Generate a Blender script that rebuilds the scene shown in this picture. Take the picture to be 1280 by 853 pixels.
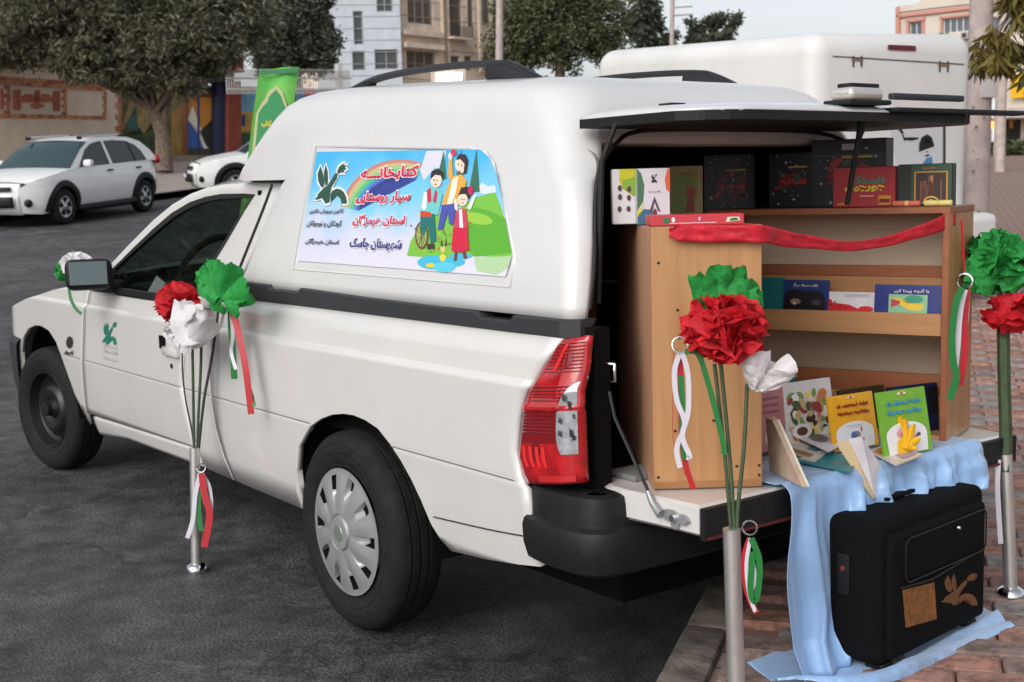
import bpy, bmesh, math, random
from mathutils import Vector, Matrix, noise
random.seed(7)
R = math.radians
scene = bpy.context.scene
for o in list(bpy.data.objects):
    bpy.data.objects.remove(o)
COL = scene.collection

# ------------------------------------------------------------------ camera
CAM = Vector((3.335, -1.826, 1.337))
FPX, YAW, PITCH, ROLL = 1580.24, R(53.505), R(6.79), R(-1.461)
_f = Vector((-math.sin(YAW) * math.cos(PITCH), math.cos(YAW) * math.cos(PITCH), -math.sin(PITCH)))
_r0 = Vector((math.cos(YAW), math.sin(YAW), 0)); _u0 = _r0.cross(_f)
_r = math.cos(ROLL) * _r0 + math.sin(ROLL) * _u0
_u = -math.sin(ROLL) * _r0 + math.cos(ROLL) * _u0
cd = bpy.data.cameras.new('camera'); cam = bpy.data.objects.new('camera', cd); COL.objects.link(cam)
cam.matrix_world = Matrix(((_r.x, _u.x, -_f.x, CAM.x), (_r.y, _u.y, -_f.y, CAM.y), (_r.z, _u.z, -_f.z, CAM.z), (0, 0, 0, 1)))
cd.sensor_width = 36.0; cd.lens = FPX / 1280 * 36.0; cd.clip_start = 0.05; cd.clip_end = 3000
cd.dof.use_dof = True; cd.dof.focus_distance = 3.5; cd.dof.aperture_fstop = 7.5
scene.camera = cam

# ------------------------------------------------------------------ sky, sun, exposure
SUN_EL, SUN_AZ = R(36), R(160)      # azimuth measured from +Y towards +X
world = bpy.data.worlds.new('World'); scene.world = world; world.use_nodes = True
nt = world.node_tree; nt.nodes.clear()
wo = nt.nodes.new('ShaderNodeOutputWorld'); bg = nt.nodes.new('ShaderNodeBackground')
sky = nt.nodes.new('ShaderNodeTexSky'); sky.sky_type = 'NISHITA'; sky.sun_disc = False
sky.sun_elevation = SUN_EL; sky.sun_rotation = SUN_AZ
sky.air_density = 1.0; sky.dust_density = 3.0; sky.ozone_density = 1.0
hs = nt.nodes.new('ShaderNodeHueSaturation'); hs.inputs['Saturation'].default_value = 0.28
nt.links.new(sky.outputs[0], hs.inputs['Color']); nt.links.new(hs.outputs[0], bg.inputs['Color'])
bg.inputs['Strength'].default_value = 0.14
nt.links.new(bg.outputs[0], wo.inputs['Surface'])
sd = bpy.data.lights.new('sun', 'SUN'); sd.energy = 0.75; sd.angle = R(45); sd.color = (1.0, 0.97, 0.945)
sun = bpy.data.objects.new('sun', sd); COL.objects.link(sun)
_sv = Vector((math.sin(SUN_AZ) * math.cos(SUN_EL), math.cos(SUN_AZ) * math.cos(SUN_EL), math.sin(SUN_EL)))
sun.rotation_euler = _sv.to_track_quat('Z', 'Y').to_euler(); sun.location = _sv * 30
scene.view_settings.view_transform = 'Standard'; scene.view_settings.look = 'None'
scene.view_settings.gamma = 1.0; scene.view_settings.exposure = 0.36
scene.view_settings.use_curve_mapping = False
scene.render.engine = 'CYCLES'
scene.cycles.use_denoising = True
scene.cycles.max_bounces = 8; scene.cycles.transparent_max_bounces = 12
scene.cycles.caustics_reflective = False; scene.cycles.caustics_refractive = False

# ------------------------------------------------------------------ pixel -> place helpers (photo pixels, 1280 wide)
def ray(u, v): return _f + (u - 640) / FPX * _r - (v - 426.5) / FPX * _u
def on_axis(ax, c, u, v):
    d = ray(u, v); return CAM + d * ((c - CAM[ax]) / d[ax])
def on_x(c, u, v): return on_axis(0, c, u, v)
def on_y(c, u, v): return on_axis(1, c, u, v)
def on_z(c, u, v): return on_axis(2, c, u, v)
def on_plane(P, N, u, v):
    d = ray(u, v); P = Vector(P); N = Vector(N)
    return CAM + d * ((P - CAM).dot(N) / d.dot(N))
def at_depth(u, v, dep): return CAM + ray(u, v) * dep
def slant(u, v, y0, k, z0=1.0):
    d = ray(u, v); t = (y0 + k * (CAM.z - z0) - CAM.y) / (d.y - k * d.z); return CAM + d * t
DD = Vector((-math.sin(YAW), math.cos(YAW)))
def ground(x, y):
    s = (x - CAM.x) * DD.x + (y - CAM.y) * DD.y; w = .6; q = (s - 7.7) / w
    return .067 * (s - 7.7) if q > 30 else .067 * w * math.log1p(math.exp(max(q, -50)))
def gz(P): return Vector((P[0], P[1], ground(P[0], P[1])))
GN = Vector((-DD.x * .067, -DD.y * .067, 1)).normalized()

# ------------------------------------------------------------------ materials
def lin(c):
    c = c / 255.0
    return c / 12.92 if c <= .04045 else ((c + .055) / 1.055) ** 2.4
def rgb(r, g, b): return (lin(r), lin(g), lin(b))
MATS = {}
def mat(name, col, rough=.5, metal=0.0, coat=0.0, spec=.5, noise_amt=0.0, noise_scale=20.0, bump=0.0, bump_scale=60.0,
        col2=None, c2_scale=4.0, emit=None, emit_s=0.0, transl=0.0, sheen=0.0, coords='Object'):
    if name in MATS: return MATS[name]
    m = bpy.data.materials.new(name); m.use_nodes = True; MATS[name] = m
    t = m.node_tree; b = t.nodes['Principled BSDF']
    b.inputs['Base Color'].default_value = (*col, 1); b.inputs['Roughness'].default_value = rough
    b.inputs['Metallic'].default_value = metal; b.inputs['Specular IOR Level'].default_value = spec
    b.inputs['Coat Weight'].default_value = coat; b.inputs['Coat Roughness'].default_value = .08
    if sheen: b.inputs['Sheen Weight'].default_value = sheen
    if emit: b.inputs['Emission Color'].default_value = (*emit, 1); b.inputs['Emission Strength'].default_value = emit_s
    tc = t.nodes.new('ShaderNodeTexCoord')
    if noise_amt or col2:
        n = t.nodes.new('ShaderNodeTexNoise'); n.inputs['Scale'].default_value = c2_scale if col2 else noise_scale
        n.inputs['Detail'].default_value = 6; n.inputs['Roughness'].default_value = .65
        t.links.new(tc.outputs[coords], n.inputs['Vector'])
        rp = t.nodes.new('ShaderNodeValToRGB'); rp.color_ramp.elements[0].position = .39; rp.color_ramp.elements[1].position = .61
        a = tuple(max(0, c * (1 - noise_amt)) for c in col)
        c2 = col2 if col2 else tuple(min(1, c * (1 + noise_amt)) for c in col)
        rp.color_ramp.elements[0].color = (*(col if col2 else a), 1); rp.color_ramp.elements[1].color = (*c2, 1)
        t.links.new(n.outputs['Fac'], rp.inputs['Fac'])
        if col2 and noise_amt:
            n2 = t.nodes.new('ShaderNodeTexNoise'); n2.inputs['Scale'].default_value = noise_scale; n2.inputs['Detail'].default_value = 5
            t.links.new(tc.outputs[coords], n2.inputs['Vector'])
            mr = t.nodes.new('ShaderNodeMapRange'); mr.inputs['From Min'].default_value = .38; mr.inputs['From Max'].default_value = .62
            mr.inputs['To Min'].default_value = 1 - noise_amt; mr.inputs['To Max'].default_value = 1 + noise_amt
            t.links.new(n2.outputs['Fac'], mr.inputs['Value'])
            mx = t.nodes.new('ShaderNodeVectorMath'); mx.operation = 'SCALE'
            t.links.new(rp.outputs['Color'], mx.inputs[0]); t.links.new(mr.outputs[0], mx.inputs['Scale'])
            t.links.new(mx.outputs[0], b.inputs['Base Color'])
        else:
            t.links.new(rp.outputs['Color'], b.inputs['Base Color'])
    if bump:
        n = t.nodes.new('ShaderNodeTexNoise'); n.inputs['Scale'].default_value = bump_scale; n.inputs['Detail'].default_value = 4
        t.links.new(tc.outputs[coords], n.inputs['Vector'])
        bp = t.nodes.new('ShaderNodeBump'); bp.inputs['Strength'].default_value = bump; bp.inputs['Distance'].default_value = .01
        t.links.new(n.outputs['Fac'], bp.inputs['Height']); t.links.new(bp.outputs[0], b.inputs['Normal'])
    if transl:
        tr = t.nodes.new('ShaderNodeBsdfTranslucent'); tr.inputs['Color'].default_value = (*col, 1)
        mxs = t.nodes.new('ShaderNodeMixShader'); mxs.inputs[0].default_value = transl
        out = t.nodes['Material Output']
        t.links.new(b.outputs[0], mxs.inputs[1]); t.links.new(tr.outputs[0], mxs.inputs[2]); t.links.new(mxs.outputs[0], out.inputs['Surface'])
    return m
def glass_mat(name, tint, refl=.5, rough=.02):
    if name in MATS: return MATS[name]
    m = bpy.data.materials.new(name); m.use_nodes = True; MATS[name] = m; t = m.node_tree; t.nodes.clear()
    out = t.nodes.new('ShaderNodeOutputMaterial'); tr = t.nodes.new('ShaderNodeBsdfTransparent'); gl = t.nodes.new('ShaderNodeBsdfGlossy')
    tr.inputs['Color'].default_value = (*tint, 1); gl.inputs['Roughness'].default_value = rough; gl.inputs['Color'].default_value = (.9, .95, .95, 1)
    lw = t.nodes.new('ShaderNodeLayerWeight'); lw.inputs['Blend'].default_value = .5
    pw = t.nodes.new('ShaderNodeMath'); pw.operation = 'POWER'; pw.inputs[1].default_value = 4.0; t.links.new(lw.outputs['Facing'], pw.inputs[0])
    mu = t.nodes.new('ShaderNodeMath'); mu.operation = 'MULTIPLY_ADD'; mu.inputs[1].default_value = .85; mu.inputs[2].default_value = refl * .1; mu.use_clamp = True
    t.links.new(pw.outputs[0], mu.inputs[0])
    mx = t.nodes.new('ShaderNodeMixShader'); t.links.new(mu.outputs[0], mx.inputs[0])
    t.links.new(tr.outputs[0], mx.inputs[1]); t.links.new(gl.outputs[0], mx.inputs[2]); t.links.new(mx.outputs[0], out.inputs['Surface'])
    return m
def wood_mat(name, c1, c2, axis_scale=(30, 30, 2.2), rough=.42):
    if name in MATS: return MATS[name]
    m = bpy.data.materials.new(name); m.use_nodes = True; MATS[name] = m; t = m.node_tree; b = t.nodes['Principled BSDF']
    tc = t.nodes.new('ShaderNodeTexCoord'); mp = t.nodes.new('ShaderNodeMapping'); mp.inputs['Scale'].default_value = axis_scale
    n = t.nodes.new('ShaderNodeTexNoise'); n.inputs['Scale'].default_value = 1.0; n.inputs['Detail'].default_value = 8; n.inputs['Distortion'].default_value = .8
    rp = t.nodes.new('ShaderNodeValToRGB'); rp.color_ramp.elements[0].position = .3; rp.color_ramp.elements[1].position = .72
    rp.color_ramp.elements[0].color = (*c1, 1); rp.color_ramp.elements[1].color = (*c2, 1)
    t.links.new(tc.outputs['Object'], mp.inputs[0]); t.links.new(mp.outputs[0], n.inputs['Vector']); t.links.new(n.outputs['Fac'], rp.inputs['Fac'])
    t.links.new(rp.outputs[0], b.inputs['Base Color']); b.inputs['Roughness'].default_value = rough
    return m

# ------------------------------------------------------------------ object helpers
def link(o, parent=None, label=None, cat=None, group=None, kind=None):
    COL.objects.link(o)
    if parent is not None: o.parent = parent; o.matrix_parent_inverse = parent.matrix_world.inverted()
    if label: o['label'] = label
    if cat: o['category'] = cat
    if group: o['group'] = group
    if kind: o['kind'] = kind
    return o
def mesh(name, verts, faces, m=None, parent=None, smooth=False, auto=None, **kw):
    me = bpy.data.meshes.new(name); me.from_pydata([tuple(v) for v in verts], [], faces); me.update()
    o = bpy.data.objects.new(name, me)
    if m is not None: me.materials.append(m)
    if smooth:
        for p in me.polygons: p.use_smooth = True
        if auto: me.set_sharp_from_angle(angle=R(auto))
    return link(o, parent, **kw)
def bm_obj(name, bm, m=None, parent=None, smooth=False, auto=35, **kw):
    me = bpy.data.meshes.new(name); bm.to_mesh(me); bm.free()
    if m is not None: me.materials.append(m)
    if smooth:
        for p in me.polygons: p.use_smooth = True
        me.set_sharp_from_angle(angle=R(auto))
    return link(bpy.data.objects.new(name, me), parent, **kw)
def empty(name, loc, label, cat, group=None):
    o = bpy.data.objects.new(name, None); o.empty_display_size = .1; o.location = loc
    link(o, None, label, cat, group); o.matrix_world = Matrix.Translation(Vector(loc)); return o
def add_box(bm, c, s, M=None, bevel=0.0, seg=2):
    r = bmesh.ops.create_cube(bm, size=1.0); vs = r['verts']
    T = Matrix.Translation(Vector(c)) @ Matrix.Diagonal((*s, 1))
    bmesh.ops.transform(bm, matrix=T, verts=vs)
    if bevel:
        es = list({e for v in vs for e in v.link_edges})
        rr = bmesh.ops.bevel(bm, geom=es, offset=bevel, segments=seg, profile=.5, affect='EDGES', clamp_overlap=True)
        vs = list({v for f in rr['faces'] for v in f.verts} | {v for v in vs if v.is_valid})
    if M is not None: bmesh.ops.transform(bm, matrix=M, verts=[v for v in vs if v.is_valid])
    return vs
def box(name, c, s, m, parent=None, M=None, bevel=0.0, seg=2, smooth=None, **kw):
    bm = bmesh.new(); add_box(bm, c, s, None, bevel, seg)
    if M is not None: bmesh.ops.transform(bm, matrix=M, verts=bm.verts)
    return bm_obj(name, bm, m, parent, smooth=bool(bevel) if smooth is None else smooth, **kw)
def frame_of(d):
    d = d.normalized(); a = Vector((0, 0, 1)) if abs(d.z) < .95 else Vector((1, 0, 0))
    x = a.cross(d).normalized(); return x, d.cross(x)
def tube_data(pts, rad, n=8, cap=True):
    pts = [Vector(p) for p in pts]; V = []; F = []
    rads = rad if isinstance(rad, (list, tuple)) else [rad] * len(pts)
    px = None
    for i, p in enumerate(pts):
        d = (pts[min(i + 1, len(pts) - 1)] - pts[max(i - 1, 0)])
        if d.length < 1e-9: d = Vector((0, 0, 1))
        d.normalize()
        if px is None: x, y = frame_of(d)
        else:
            x = px - d * px.dot(d)
            x = x.normalized() if x.length > 1e-6 else frame_of(d)[0]
            y = d.cross(x)
        px = x
        for k in range(n):
            a = 2 * math.pi * k / n; V.append(p + (x * math.cos(a) + y * math.sin(a)) * rads[i])
    for i in range(len(pts) - 1):
        for k in range(n):
            F.append((i * n + k, i * n + (k + 1) % n, (i + 1) * n + (k + 1) % n, (i + 1) * n + k))
    if cap: F.append(tuple(range(n - 1, -1, -1))); F.append(tuple((len(pts) - 1) * n + k for k in range(n)))
    return V, F
def tube(name, pts, rad, m, parent=None, n=8, **kw):
    V, F = tube_data(pts, rad, n); return mesh(name, V, F, m, parent, smooth=True, auto=50, **kw)
def multi_tube(name, lst, m, parent=None, n=6, **kw):
    V = []; F = []
    for pts, rad in lst:
        v, f = tube_data(pts, rad, n); o = len(V); V += v; F += [tuple(i + o for i in q) for q in f]
    return mesh(name, V, F, m, parent, smooth=True, auto=50, **kw)
def lathe(name, prof, m, parent=None, axis='Z', loc=(0, 0, 0), n=40, M=None, auto=35, **kw):
    V = []; F = []; k = len(prof)
    for i in range(n):
        a = 2 * math.pi * i / n
        for r, h in prof:
            p = Vector((r * math.cos(a), r * math.sin(a), h))
            if axis == 'Y': p = Vector((p.x, p.z, p.y))
            V.append(p + Vector(loc))
    for i in range(n):
        for j in range(k - 1):
            a, b, c, d = i * k + j, ((i + 1) % n) * k + j, ((i + 1) % n) * k + j + 1, i * k + j + 1
            F.append((a, b, c, d) if axis == 'Z' else (d, c, b, a))
    if M is not None: V = [M @ v for v in V]
    return mesh(name, V, F, m, parent, smooth=True, auto=auto, **kw)
def grid(name, nu, nv, fn, m, parent=None, smooth=True, thick=0.0, auto=None, **kw):
    V = [Vector(fn(i / nu, j / nv)) for j in range(nv + 1) for i in range(nu + 1)]
    F = [(j * (nu + 1) + i, j * (nu + 1) + i + 1, (j + 1) * (nu + 1) + i + 1, (j + 1) * (nu + 1) + i) for j in range(nv) for i in range(nu)]
    o = mesh(name, V, F, m, parent, smooth=smooth, auto=auto, **kw)
    if thick:
        md = o.modifiers.new('solidify', 'SOLIDIFY'); md.thickness = abs(thick); md.offset = 1 if thick > 0 else -1
    return o
def poly_prism(name, pts3, off, m, parent=None, bevel=0.0, **kw):
    """polygon in space extruded by the vector off"""
    n = len(pts3); off = Vector(off)
    bm = bmesh.new(); a = [bm.verts.new(Vector(p)) for p in pts3]; b = [bm.verts.new(Vector(p) + off) for p in pts3]
    bm.faces.new(a); bm.faces.new(b[::-1])
    for i in range(n): bm.faces.new((a[i], b[i], b[(i + 1) % n], a[(i + 1) % n]))
    bmesh.ops.recalc_face_normals(bm, faces=bm.faces)
    if bevel: bmesh.ops.bevel(bm, geom=list(bm.edges), offset=bevel, segments=2, profile=.5, affect='EDGES', clamp_overlap=True)
    return bm_obj(name, bm, m, parent, smooth=bool(bevel), **kw)
def interp(pts, x):
    if x <= pts[0][0]: return pts[0][1]
    for (a, b), (c, d) in zip(pts, pts[1:]):
        if x <= c: return b + (d - b) * (x - a) / (c - a) if c > a else d
    return pts[-1][1]
def smooth_pts(pts, n=6):
    """Catmull-Rom through points"""
    P = [Vector(p) for p in pts]; out = []
    for i in range(len(P) - 1):
        p0, p1, p2, p3 = P[max(i - 1, 0)], P[i], P[i + 1], P[min(i + 2, len(P) - 1)]
        for k in range(n):
            t = k / n
            out.append(.5 * ((2 * p1) + (p2 - p0) * t + (2 * p0 - 5 * p1 + 4 * p2 - p3) * t * t + (3 * p1 - p0 - 3 * p2 + p3) * t ** 3))
    out.append(P[-1]); return out
def ribbon(name, pts, width, m, parent=None, side=None, n=6, twist=0.0, thick=.0006, **kw):
    P = smooth_pts(pts, n); V = []; F = []; k = len(P)
    for i, p in enumerate(P):
        d = (P[min(i + 1, k - 1)] - P[max(i - 1, 0)]).normalized()
        s = Vector(side) if side is not None else _r.copy()
        s = (s - d * s.dot(d)); s = s.normalized() if s.length > 1e-5 else frame_of(d)[0]
        if twist:
            s = Matrix.Rotation(twist * i / k, 3, d) @ s
        V += [p - s * width / 2, p + s * width / 2]
    for i in range(k - 1): F.append((2 * i, 2 * i + 1, 2 * i + 3, 2 * i + 2))
    return mesh(name, V, F, m, parent, smooth=True, **kw)

# ------------------------------------------------------------------ lettering (Persian letters joined by hand)
_AR = {}
def _ar(ch, iso, fin, ini=None, med=None): _AR[ch] = (iso, fin, ini, med)
for _c, _b, _j in [('\u0622', 0xFE81, 0), ('\u0627', 0xFE8D, 0), ('\u0628', 0xFE8F, 1), ('\u062a', 0xFE95, 1), ('\u062b', 0xFE99, 1), ('\u062c', 0xFE9D, 1),
                   ('\u062d', 0xFEA1, 1), ('\u062e', 0xFEA5, 1), ('\u062f', 0xFEA9, 0), ('\u0630', 0xFEAB, 0), ('\u0631', 0xFEAD, 0), ('\u0632', 0xFEAF, 0),
                   ('\u0633', 0xFEB1, 1), ('\u0634', 0xFEB5, 1), ('\u0635', 0xFEB9, 1), ('\u0637', 0xFEC1, 1), ('\u0639', 0xFEC9, 1), ('\u063a', 0xFECD, 1), ('\u0641', 0xFED1, 1),
                   ('\u0642', 0xFED5, 1), ('\u0644', 0xFEDD, 1), ('\u0645', 0xFEE1, 1), ('\u0646', 0xFEE5, 1), ('\u0647', 0xFEE9, 1), ('\u0648', 0xFEED, 0),
                   ('\u067e', 0xFB56, 1), ('\u0686', 0xFB7A, 1), ('\u0698', 0xFB8A, 0), ('\u06a9', 0xFB8E, 1), ('\u06af', 0xFB92, 1), ('\u06cc', 0xFBFC, 1)]:
    _ar(_c, chr(_b), chr(_b + 1), chr(_b + 2) if _j else None, chr(_b + 3) if _j else None)
_AR['\u0640'] = ('\u0640',) * 4
_AR['\u0626'] = (chr(0xFE89), chr(0xFE8A), chr(0xFE8B), chr(0xFE8C))
def persian(s):
    out = []
    for i, ch in enumerate(s):
        if ch not in _AR: out.append(ch); continue
        prev = i > 0 and s[i - 1] in _AR and _AR[s[i - 1]][2] is not None
        nxt = i + 1 < len(s) and s[i + 1] in _AR and _AR[ch][2] is not None
        out.append(_AR[ch][3 if prev and nxt else 1 if prev else 2 if nxt else 0])
    return ''.join(reversed(out))
def text_mesh(s, bold=.0, res=2):
    c = bpy.data.curves.new('lettering', 'FONT'); c.body = s; c.resolution_u = res; c.offset = bold; c.fill_mode = 'FRONT'
    o = bpy.data.objects.new('lettering', c); COL.objects.link(o)
    dg = bpy.context.evaluated_depsgraph_get(); dg.update()
    me = bpy.data.meshes.new_from_object(o.evaluated_get(dg))
    V = [Vector(v.co) for v in me.vertices]; F = [tuple(p.vertices) for p in me.polygons]
    bpy.data.objects.remove(o); bpy.data.curves.remove(c); bpy.data.meshes.remove(me)
    return V, F
def lettering(s, fit, m, parent, mapf, bold=.012, name='lettering', farsi=True, shear=0.0):
    """lettering fitted into fit=(a0,b0,a1,b1) of a 2-D chart; mapf(a,b)->3-D"""
    V, F = text_mesh(persian(s) if farsi else s, bold)
    if not V: return None
    x0 = min(v.x for v in V); x1 = max(v.x for v in V); y0 = min(v.y for v in V); y1 = max(v.y for v in V)
    a0, b0, a1, b1 = fit; W = []
    for v in V:
        p = (v.x - x0) / (x1 - x0); q = (v.y - y0) / (y1 - y0)
        W.append(mapf(a0 + (a1 - a0) * p + shear * q * (b1 - b0), b0 + (b1 - b0) * q))
    return mesh(name, W, F, m, parent)
def flat(name, pts, m, parent, mapf):
    """flat print: polygon in the same chart"""
    bm = bmesh.new(); vs = [bm.verts.new(mapf(a, b)) for a, b in pts]
    f = bm.faces.new(vs); bmesh.ops.triangulate(bm, faces=[f], ngon_method='EAR_CLIP')
    return bm_obj(name, bm, m, parent)
def ell(cx, cy, rx, ry, n=18, a0=0, a1=2 * math.pi, rot=0.0):
    e = 1 if abs(a1 - a0) < 6.28 else 0
    out = []
    for k in range(n + e):
        a = a0 + (a1 - a0) * k / n; x, y = rx * math.cos(a), ry * math.sin(a)
        out.append((cx + x * math.cos(rot) - y * math.sin(rot), cy + x * math.sin(rot) + y * math.cos(rot)))
    return out
def copy_tree(o, parent=None, M=None):
    c = o.copy(); COL.objects.link(c)
    if parent is not None:
        c.parent = parent; c.matrix_parent_inverse = o.matrix_parent_inverse.copy()
    if M is not None: c.matrix_world = M
    for ch in list(o.children): copy_tree(ch, c)
    return c
# ------------------------------------------------------------------ ground, road, pavements
PAVE_H = .18
_k0 = on_z(PAVE_H, 880, 740); _k1 = on_z(PAVE_H, 820, 853)
KD = Vector((_k0.x - _k1.x, _k0.y - _k1.y)).normalized(); KN = Vector((KD.y, -KD.x)); K0 = Vector((_k0.x, _k0.y))   # near kerb line, KN points to the pavement
def kp(a, b, h=0.0):
    """a metres along the kerb, b metres from it towards the pavement"""
    p = K0 + KD * a + KN * b; return Vector((p.x, p.y, ground(p.x, p.y) + h))
def asphalt():
    m = bpy.data.materials.new('asphalt'); m.use_nodes = True; t = m.node_tree; b = t.nodes['Principled BSDF']
    tc = t.nodes.new('ShaderNodeTexCoord')
    def nz(s, d=6, r=.6, dist=0.0):
        n = t.nodes.new('ShaderNodeTexNoise'); n.inputs['Scale'].default_value = s; n.inputs['Detail'].default_value = d; n.inputs['Roughness'].default_value = r
        n.inputs['Distortion'].default_value = dist
        t.links.new(tc.outputs['Object'], n.inputs['Vector']); return n
    def ramp(n, p0, c0, p1, c1):
        r = t.nodes.new('ShaderNodeValToRGB'); r.color_ramp.elements[0].position = p0; r.color_ramp.elements[1].position = p1
        r.color_ramp.elements[0].color = (*c0, 1); r.color_ramp.elements[1].color = (*c1, 1); t.links.new(n.outputs['Fac'], r.inputs['Fac']); return r
    def mult(x, y):
        v = t.nodes.new('ShaderNodeMix'); v.data_type = 'RGBA'; v.blend_type = 'MULTIPLY'; v.inputs[0].default_value = 1
        t.links.new(x.outputs[0] if x.bl_idname != 'ShaderNodeMix' else x.outputs[2], v.inputs[6]); t.links.new(y.outputs[0], v.inputs[7]); return v
    big = ramp(nz(.55, 5, .6, .6), .36, (.036, .0365, .039), .66, (.074, .074, .077))
    mid = ramp(nz(5.5, 7, .7), .40, (.62, .62, .62), .60, (1.38, 1.36, 1.33))
    fine = ramp(nz(105, 3, .8), .42, (.28, .28, .28), .60, (2.1, 2.08, 2.05))
    c = mult(mult(big, mid), fine)
    pale = nz(1.9, 8, .75, 1.2)
    pr = ramp(pale, .57, (0, 0, 0), .66, (.8, .8, .8))
    mx = t.nodes.new('ShaderNodeMix'); mx.data_type = 'RGBA'; t.links.new(pr.outputs[0], mx.inputs[0]); t.links.new(c.outputs[2], mx.inputs[6]); mx.inputs[7].default_value = (.15, .15, .155, 1)
    t.links.new(mx.outputs[2], b.inputs['Base Color'])
    # cracks
    vo = t.nodes.new('ShaderNodeTexVoronoi'); vo.feature = 'DISTANCE_TO_EDGE'; vo.inputs['Scale'].default_value = .55
    wn = nz(2.2, 4); va = t.nodes.new('ShaderNodeVectorMath'); va.operation = 'MULTIPLY_ADD'; t.links.new(wn.outputs['Color'], va.inputs[0]); va.inputs[1].default_value = (.7, .7, .7)
    t.links.new(tc.outputs['Object'], va.inputs[2]); t.links.new(va.outputs[0], vo.inputs['Vector'])
    cr = t.nodes.new('ShaderNodeValToRGB'); cr.color_ramp.elements[0].position = 0; cr.color_ramp.elements[1].position = .012
    cr.color_ramp.elements[0].color = (.35, .35, .35, 1); cr.color_ramp.elements[1].color = (1, 1, 1, 1); t.links.new(vo.outputs['Distance'], cr.inputs['Fac'])
    m2 = t.nodes.new('ShaderNodeMix'); m2.data_type = 'RGBA'; m2.blend_type = 'MULTIPLY'; m2.inputs[0].default_value = .8
    t.links.new(mx.outputs[2], m2.inputs[6]); t.links.new(cr.outputs[0], m2.inputs[7]); t.links.new(m2.outputs[2], b.inputs['Base Color'])
    rr = t.nodes.new('ShaderNodeMapRange'); rr.inputs['To Min'].default_value = .45; rr.inputs['To Max'].default_value = .75
    t.links.new(nz(1.3, 5).outputs['Fac'], rr.inputs['Value']); t.links.new(rr.outputs[0], b.inputs['Roughness'])
    bp = t.nodes.new('ShaderNodeBump'); bp.inputs['Strength'].default_value = .8; bp.inputs['Distance'].default_value = .005
    ad = t.nodes.new('ShaderNodeMath'); ad.operation = 'MULTIPLY_ADD'; t.links.new(nz(105, 3, .8).outputs['Fac'], ad.inputs[0]); ad.inputs[1].default_value = 1.4; t.links.new(nz(38, 3).outputs['Fac'], ad.inputs[2])
    t.links.new(ad.outputs[0], bp.inputs['Height']); t.links.new(bp.outputs[0], b.inputs['Normal'])
    return m
M_ASPH = asphalt()
def steps(lo, hi, near):
    """coordinates dense near zero"""
    out = []; v = lo
    while v < hi:
        out.append(v); v += near + abs(v) * .12
    out.append(hi); return out
_a = steps(-90, 260, .6); _b = steps(-220, 160, .6)
V = []; F = []
for a in _a:
    for b_ in _b: V.append(kp(a, b_))
nb = len(_b)
for i in range(len(_a) - 1):
    for j in range(nb - 1): F.append((i * nb + j, (i + 1) * nb + j, (i + 1) * nb + j + 1, i * nb + j + 1))
road = mesh('road', V, F, M_ASPH, smooth=True, kind='structure'); road['label'] = 'worn dark asphalt road under and beyond the pickup'
M_SAND = mat('paving_bed', (.045, .035, .03), .95, noise_amt=.3, noise_scale=60)
M_BRICKFAR = None
def paving_far():
    m = bpy.data.materials.new('far_paving'); m.use_nodes = True; t = m.node_tree; b = t.nodes['Principled BSDF']
    tc = t.nodes.new('ShaderNodeTexCoord'); mp = t.nodes.new('ShaderNodeMapping'); mp.inputs['Rotation'].default_value = (0, 0, -math.atan2(KN.y, KN.x))
    br = t.nodes.new('ShaderNodeTexBrick'); br.inputs['Scale'].default_value = 1.0; br.inputs['Brick Width'].default_value = .215; br.inputs['Row Height'].default_value = .11
    br.inputs['Mortar Size'].default_value = .006; br.inputs['Color1'].default_value = (.28, .16, .125, 1); br.inputs['Color2'].default_value = (.25, .19, .165, 1); br.inputs['Mortar'].default_value = (.07, .05, .045, 1)
    t.links.new(tc.outputs['Object'], mp.inputs[0]); t.links.new(mp.outputs[0], br.inputs['Vector']); t.links.new(br.outputs[0], b.inputs['Base Color'])
    b.inputs['Roughness'].default_value = .85; return m
M_FARP = paving_far()
def pave_strip(name, b0, b1, h, m, a0=-60, a1=200, **kw):
    A = [a for a in steps(a0, a1, .8)]; B = [b0 + (b1 - b0) * k / 10 for k in range(11)]; V = []; F = []
    for a in A:
        for b_ in B: V.append(kp(a, b_, h))
    for i in range(len(A) - 1):
        for j in range(10): F.append((i * 11 + j, (i + 1) * 11 + j, (i + 1) * 11 + j + 1, i * 11 + j + 1))
    return mesh(name, V, F, m, smooth=True, **kw)
NEAR_A, NEAR_B = (-3.0, 9.0), (.12, 6.0)
sidewalk = pave_strip('sidewalk', .06, 16, PAVE_H - .016, M_FARP, kind='structure'); sidewalk['label'] = 'red and grey brick paved pavement beside the kerb'
# near pavers: every brick its own piece, joints recessed
PAV_M = [mat('paver_%d' % i, c, .82, noise_amt=.35, noise_scale=22, col2=None, bump=.45, bump_scale=120) for i, c in enumerate(
    [rgb(146, 110, 98), rgb(134, 100, 90), rgb(156, 114, 100), rgb(146, 122, 113), rgb(140, 132, 127), rgb(126, 106, 99), rgb(160, 124, 110), rgb(130, 122, 118)])]
def paver_mesh(seed):
    bm = bmesh.new(); add_box(bm, (0, 0, -.012), (.209, .104, .04))
    top = [e for e in bm.edges if all(v.co.z > 0 for v in e.verts)]
    bmesh.ops.bevel(bm, geom=top, offset=.005, segments=1, affect='EDGES')
    rs = random.Random(seed)
    for v in bm.verts: v.co += Vector((rs.uniform(-.0015, .0015), rs.uniform(-.0015, .0015), rs.uniform(-.0012, .0012)))
    me = bpy.data.meshes.new('paver'); bm.to_mesh(me); bm.free(); me.materials.append(PAV_M[seed % 8]); return me
PAVM = [paver_mesh(i) for i in range(24)]
spots = []
row = 0; a = -2.6
rp = random.Random(3)
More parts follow.
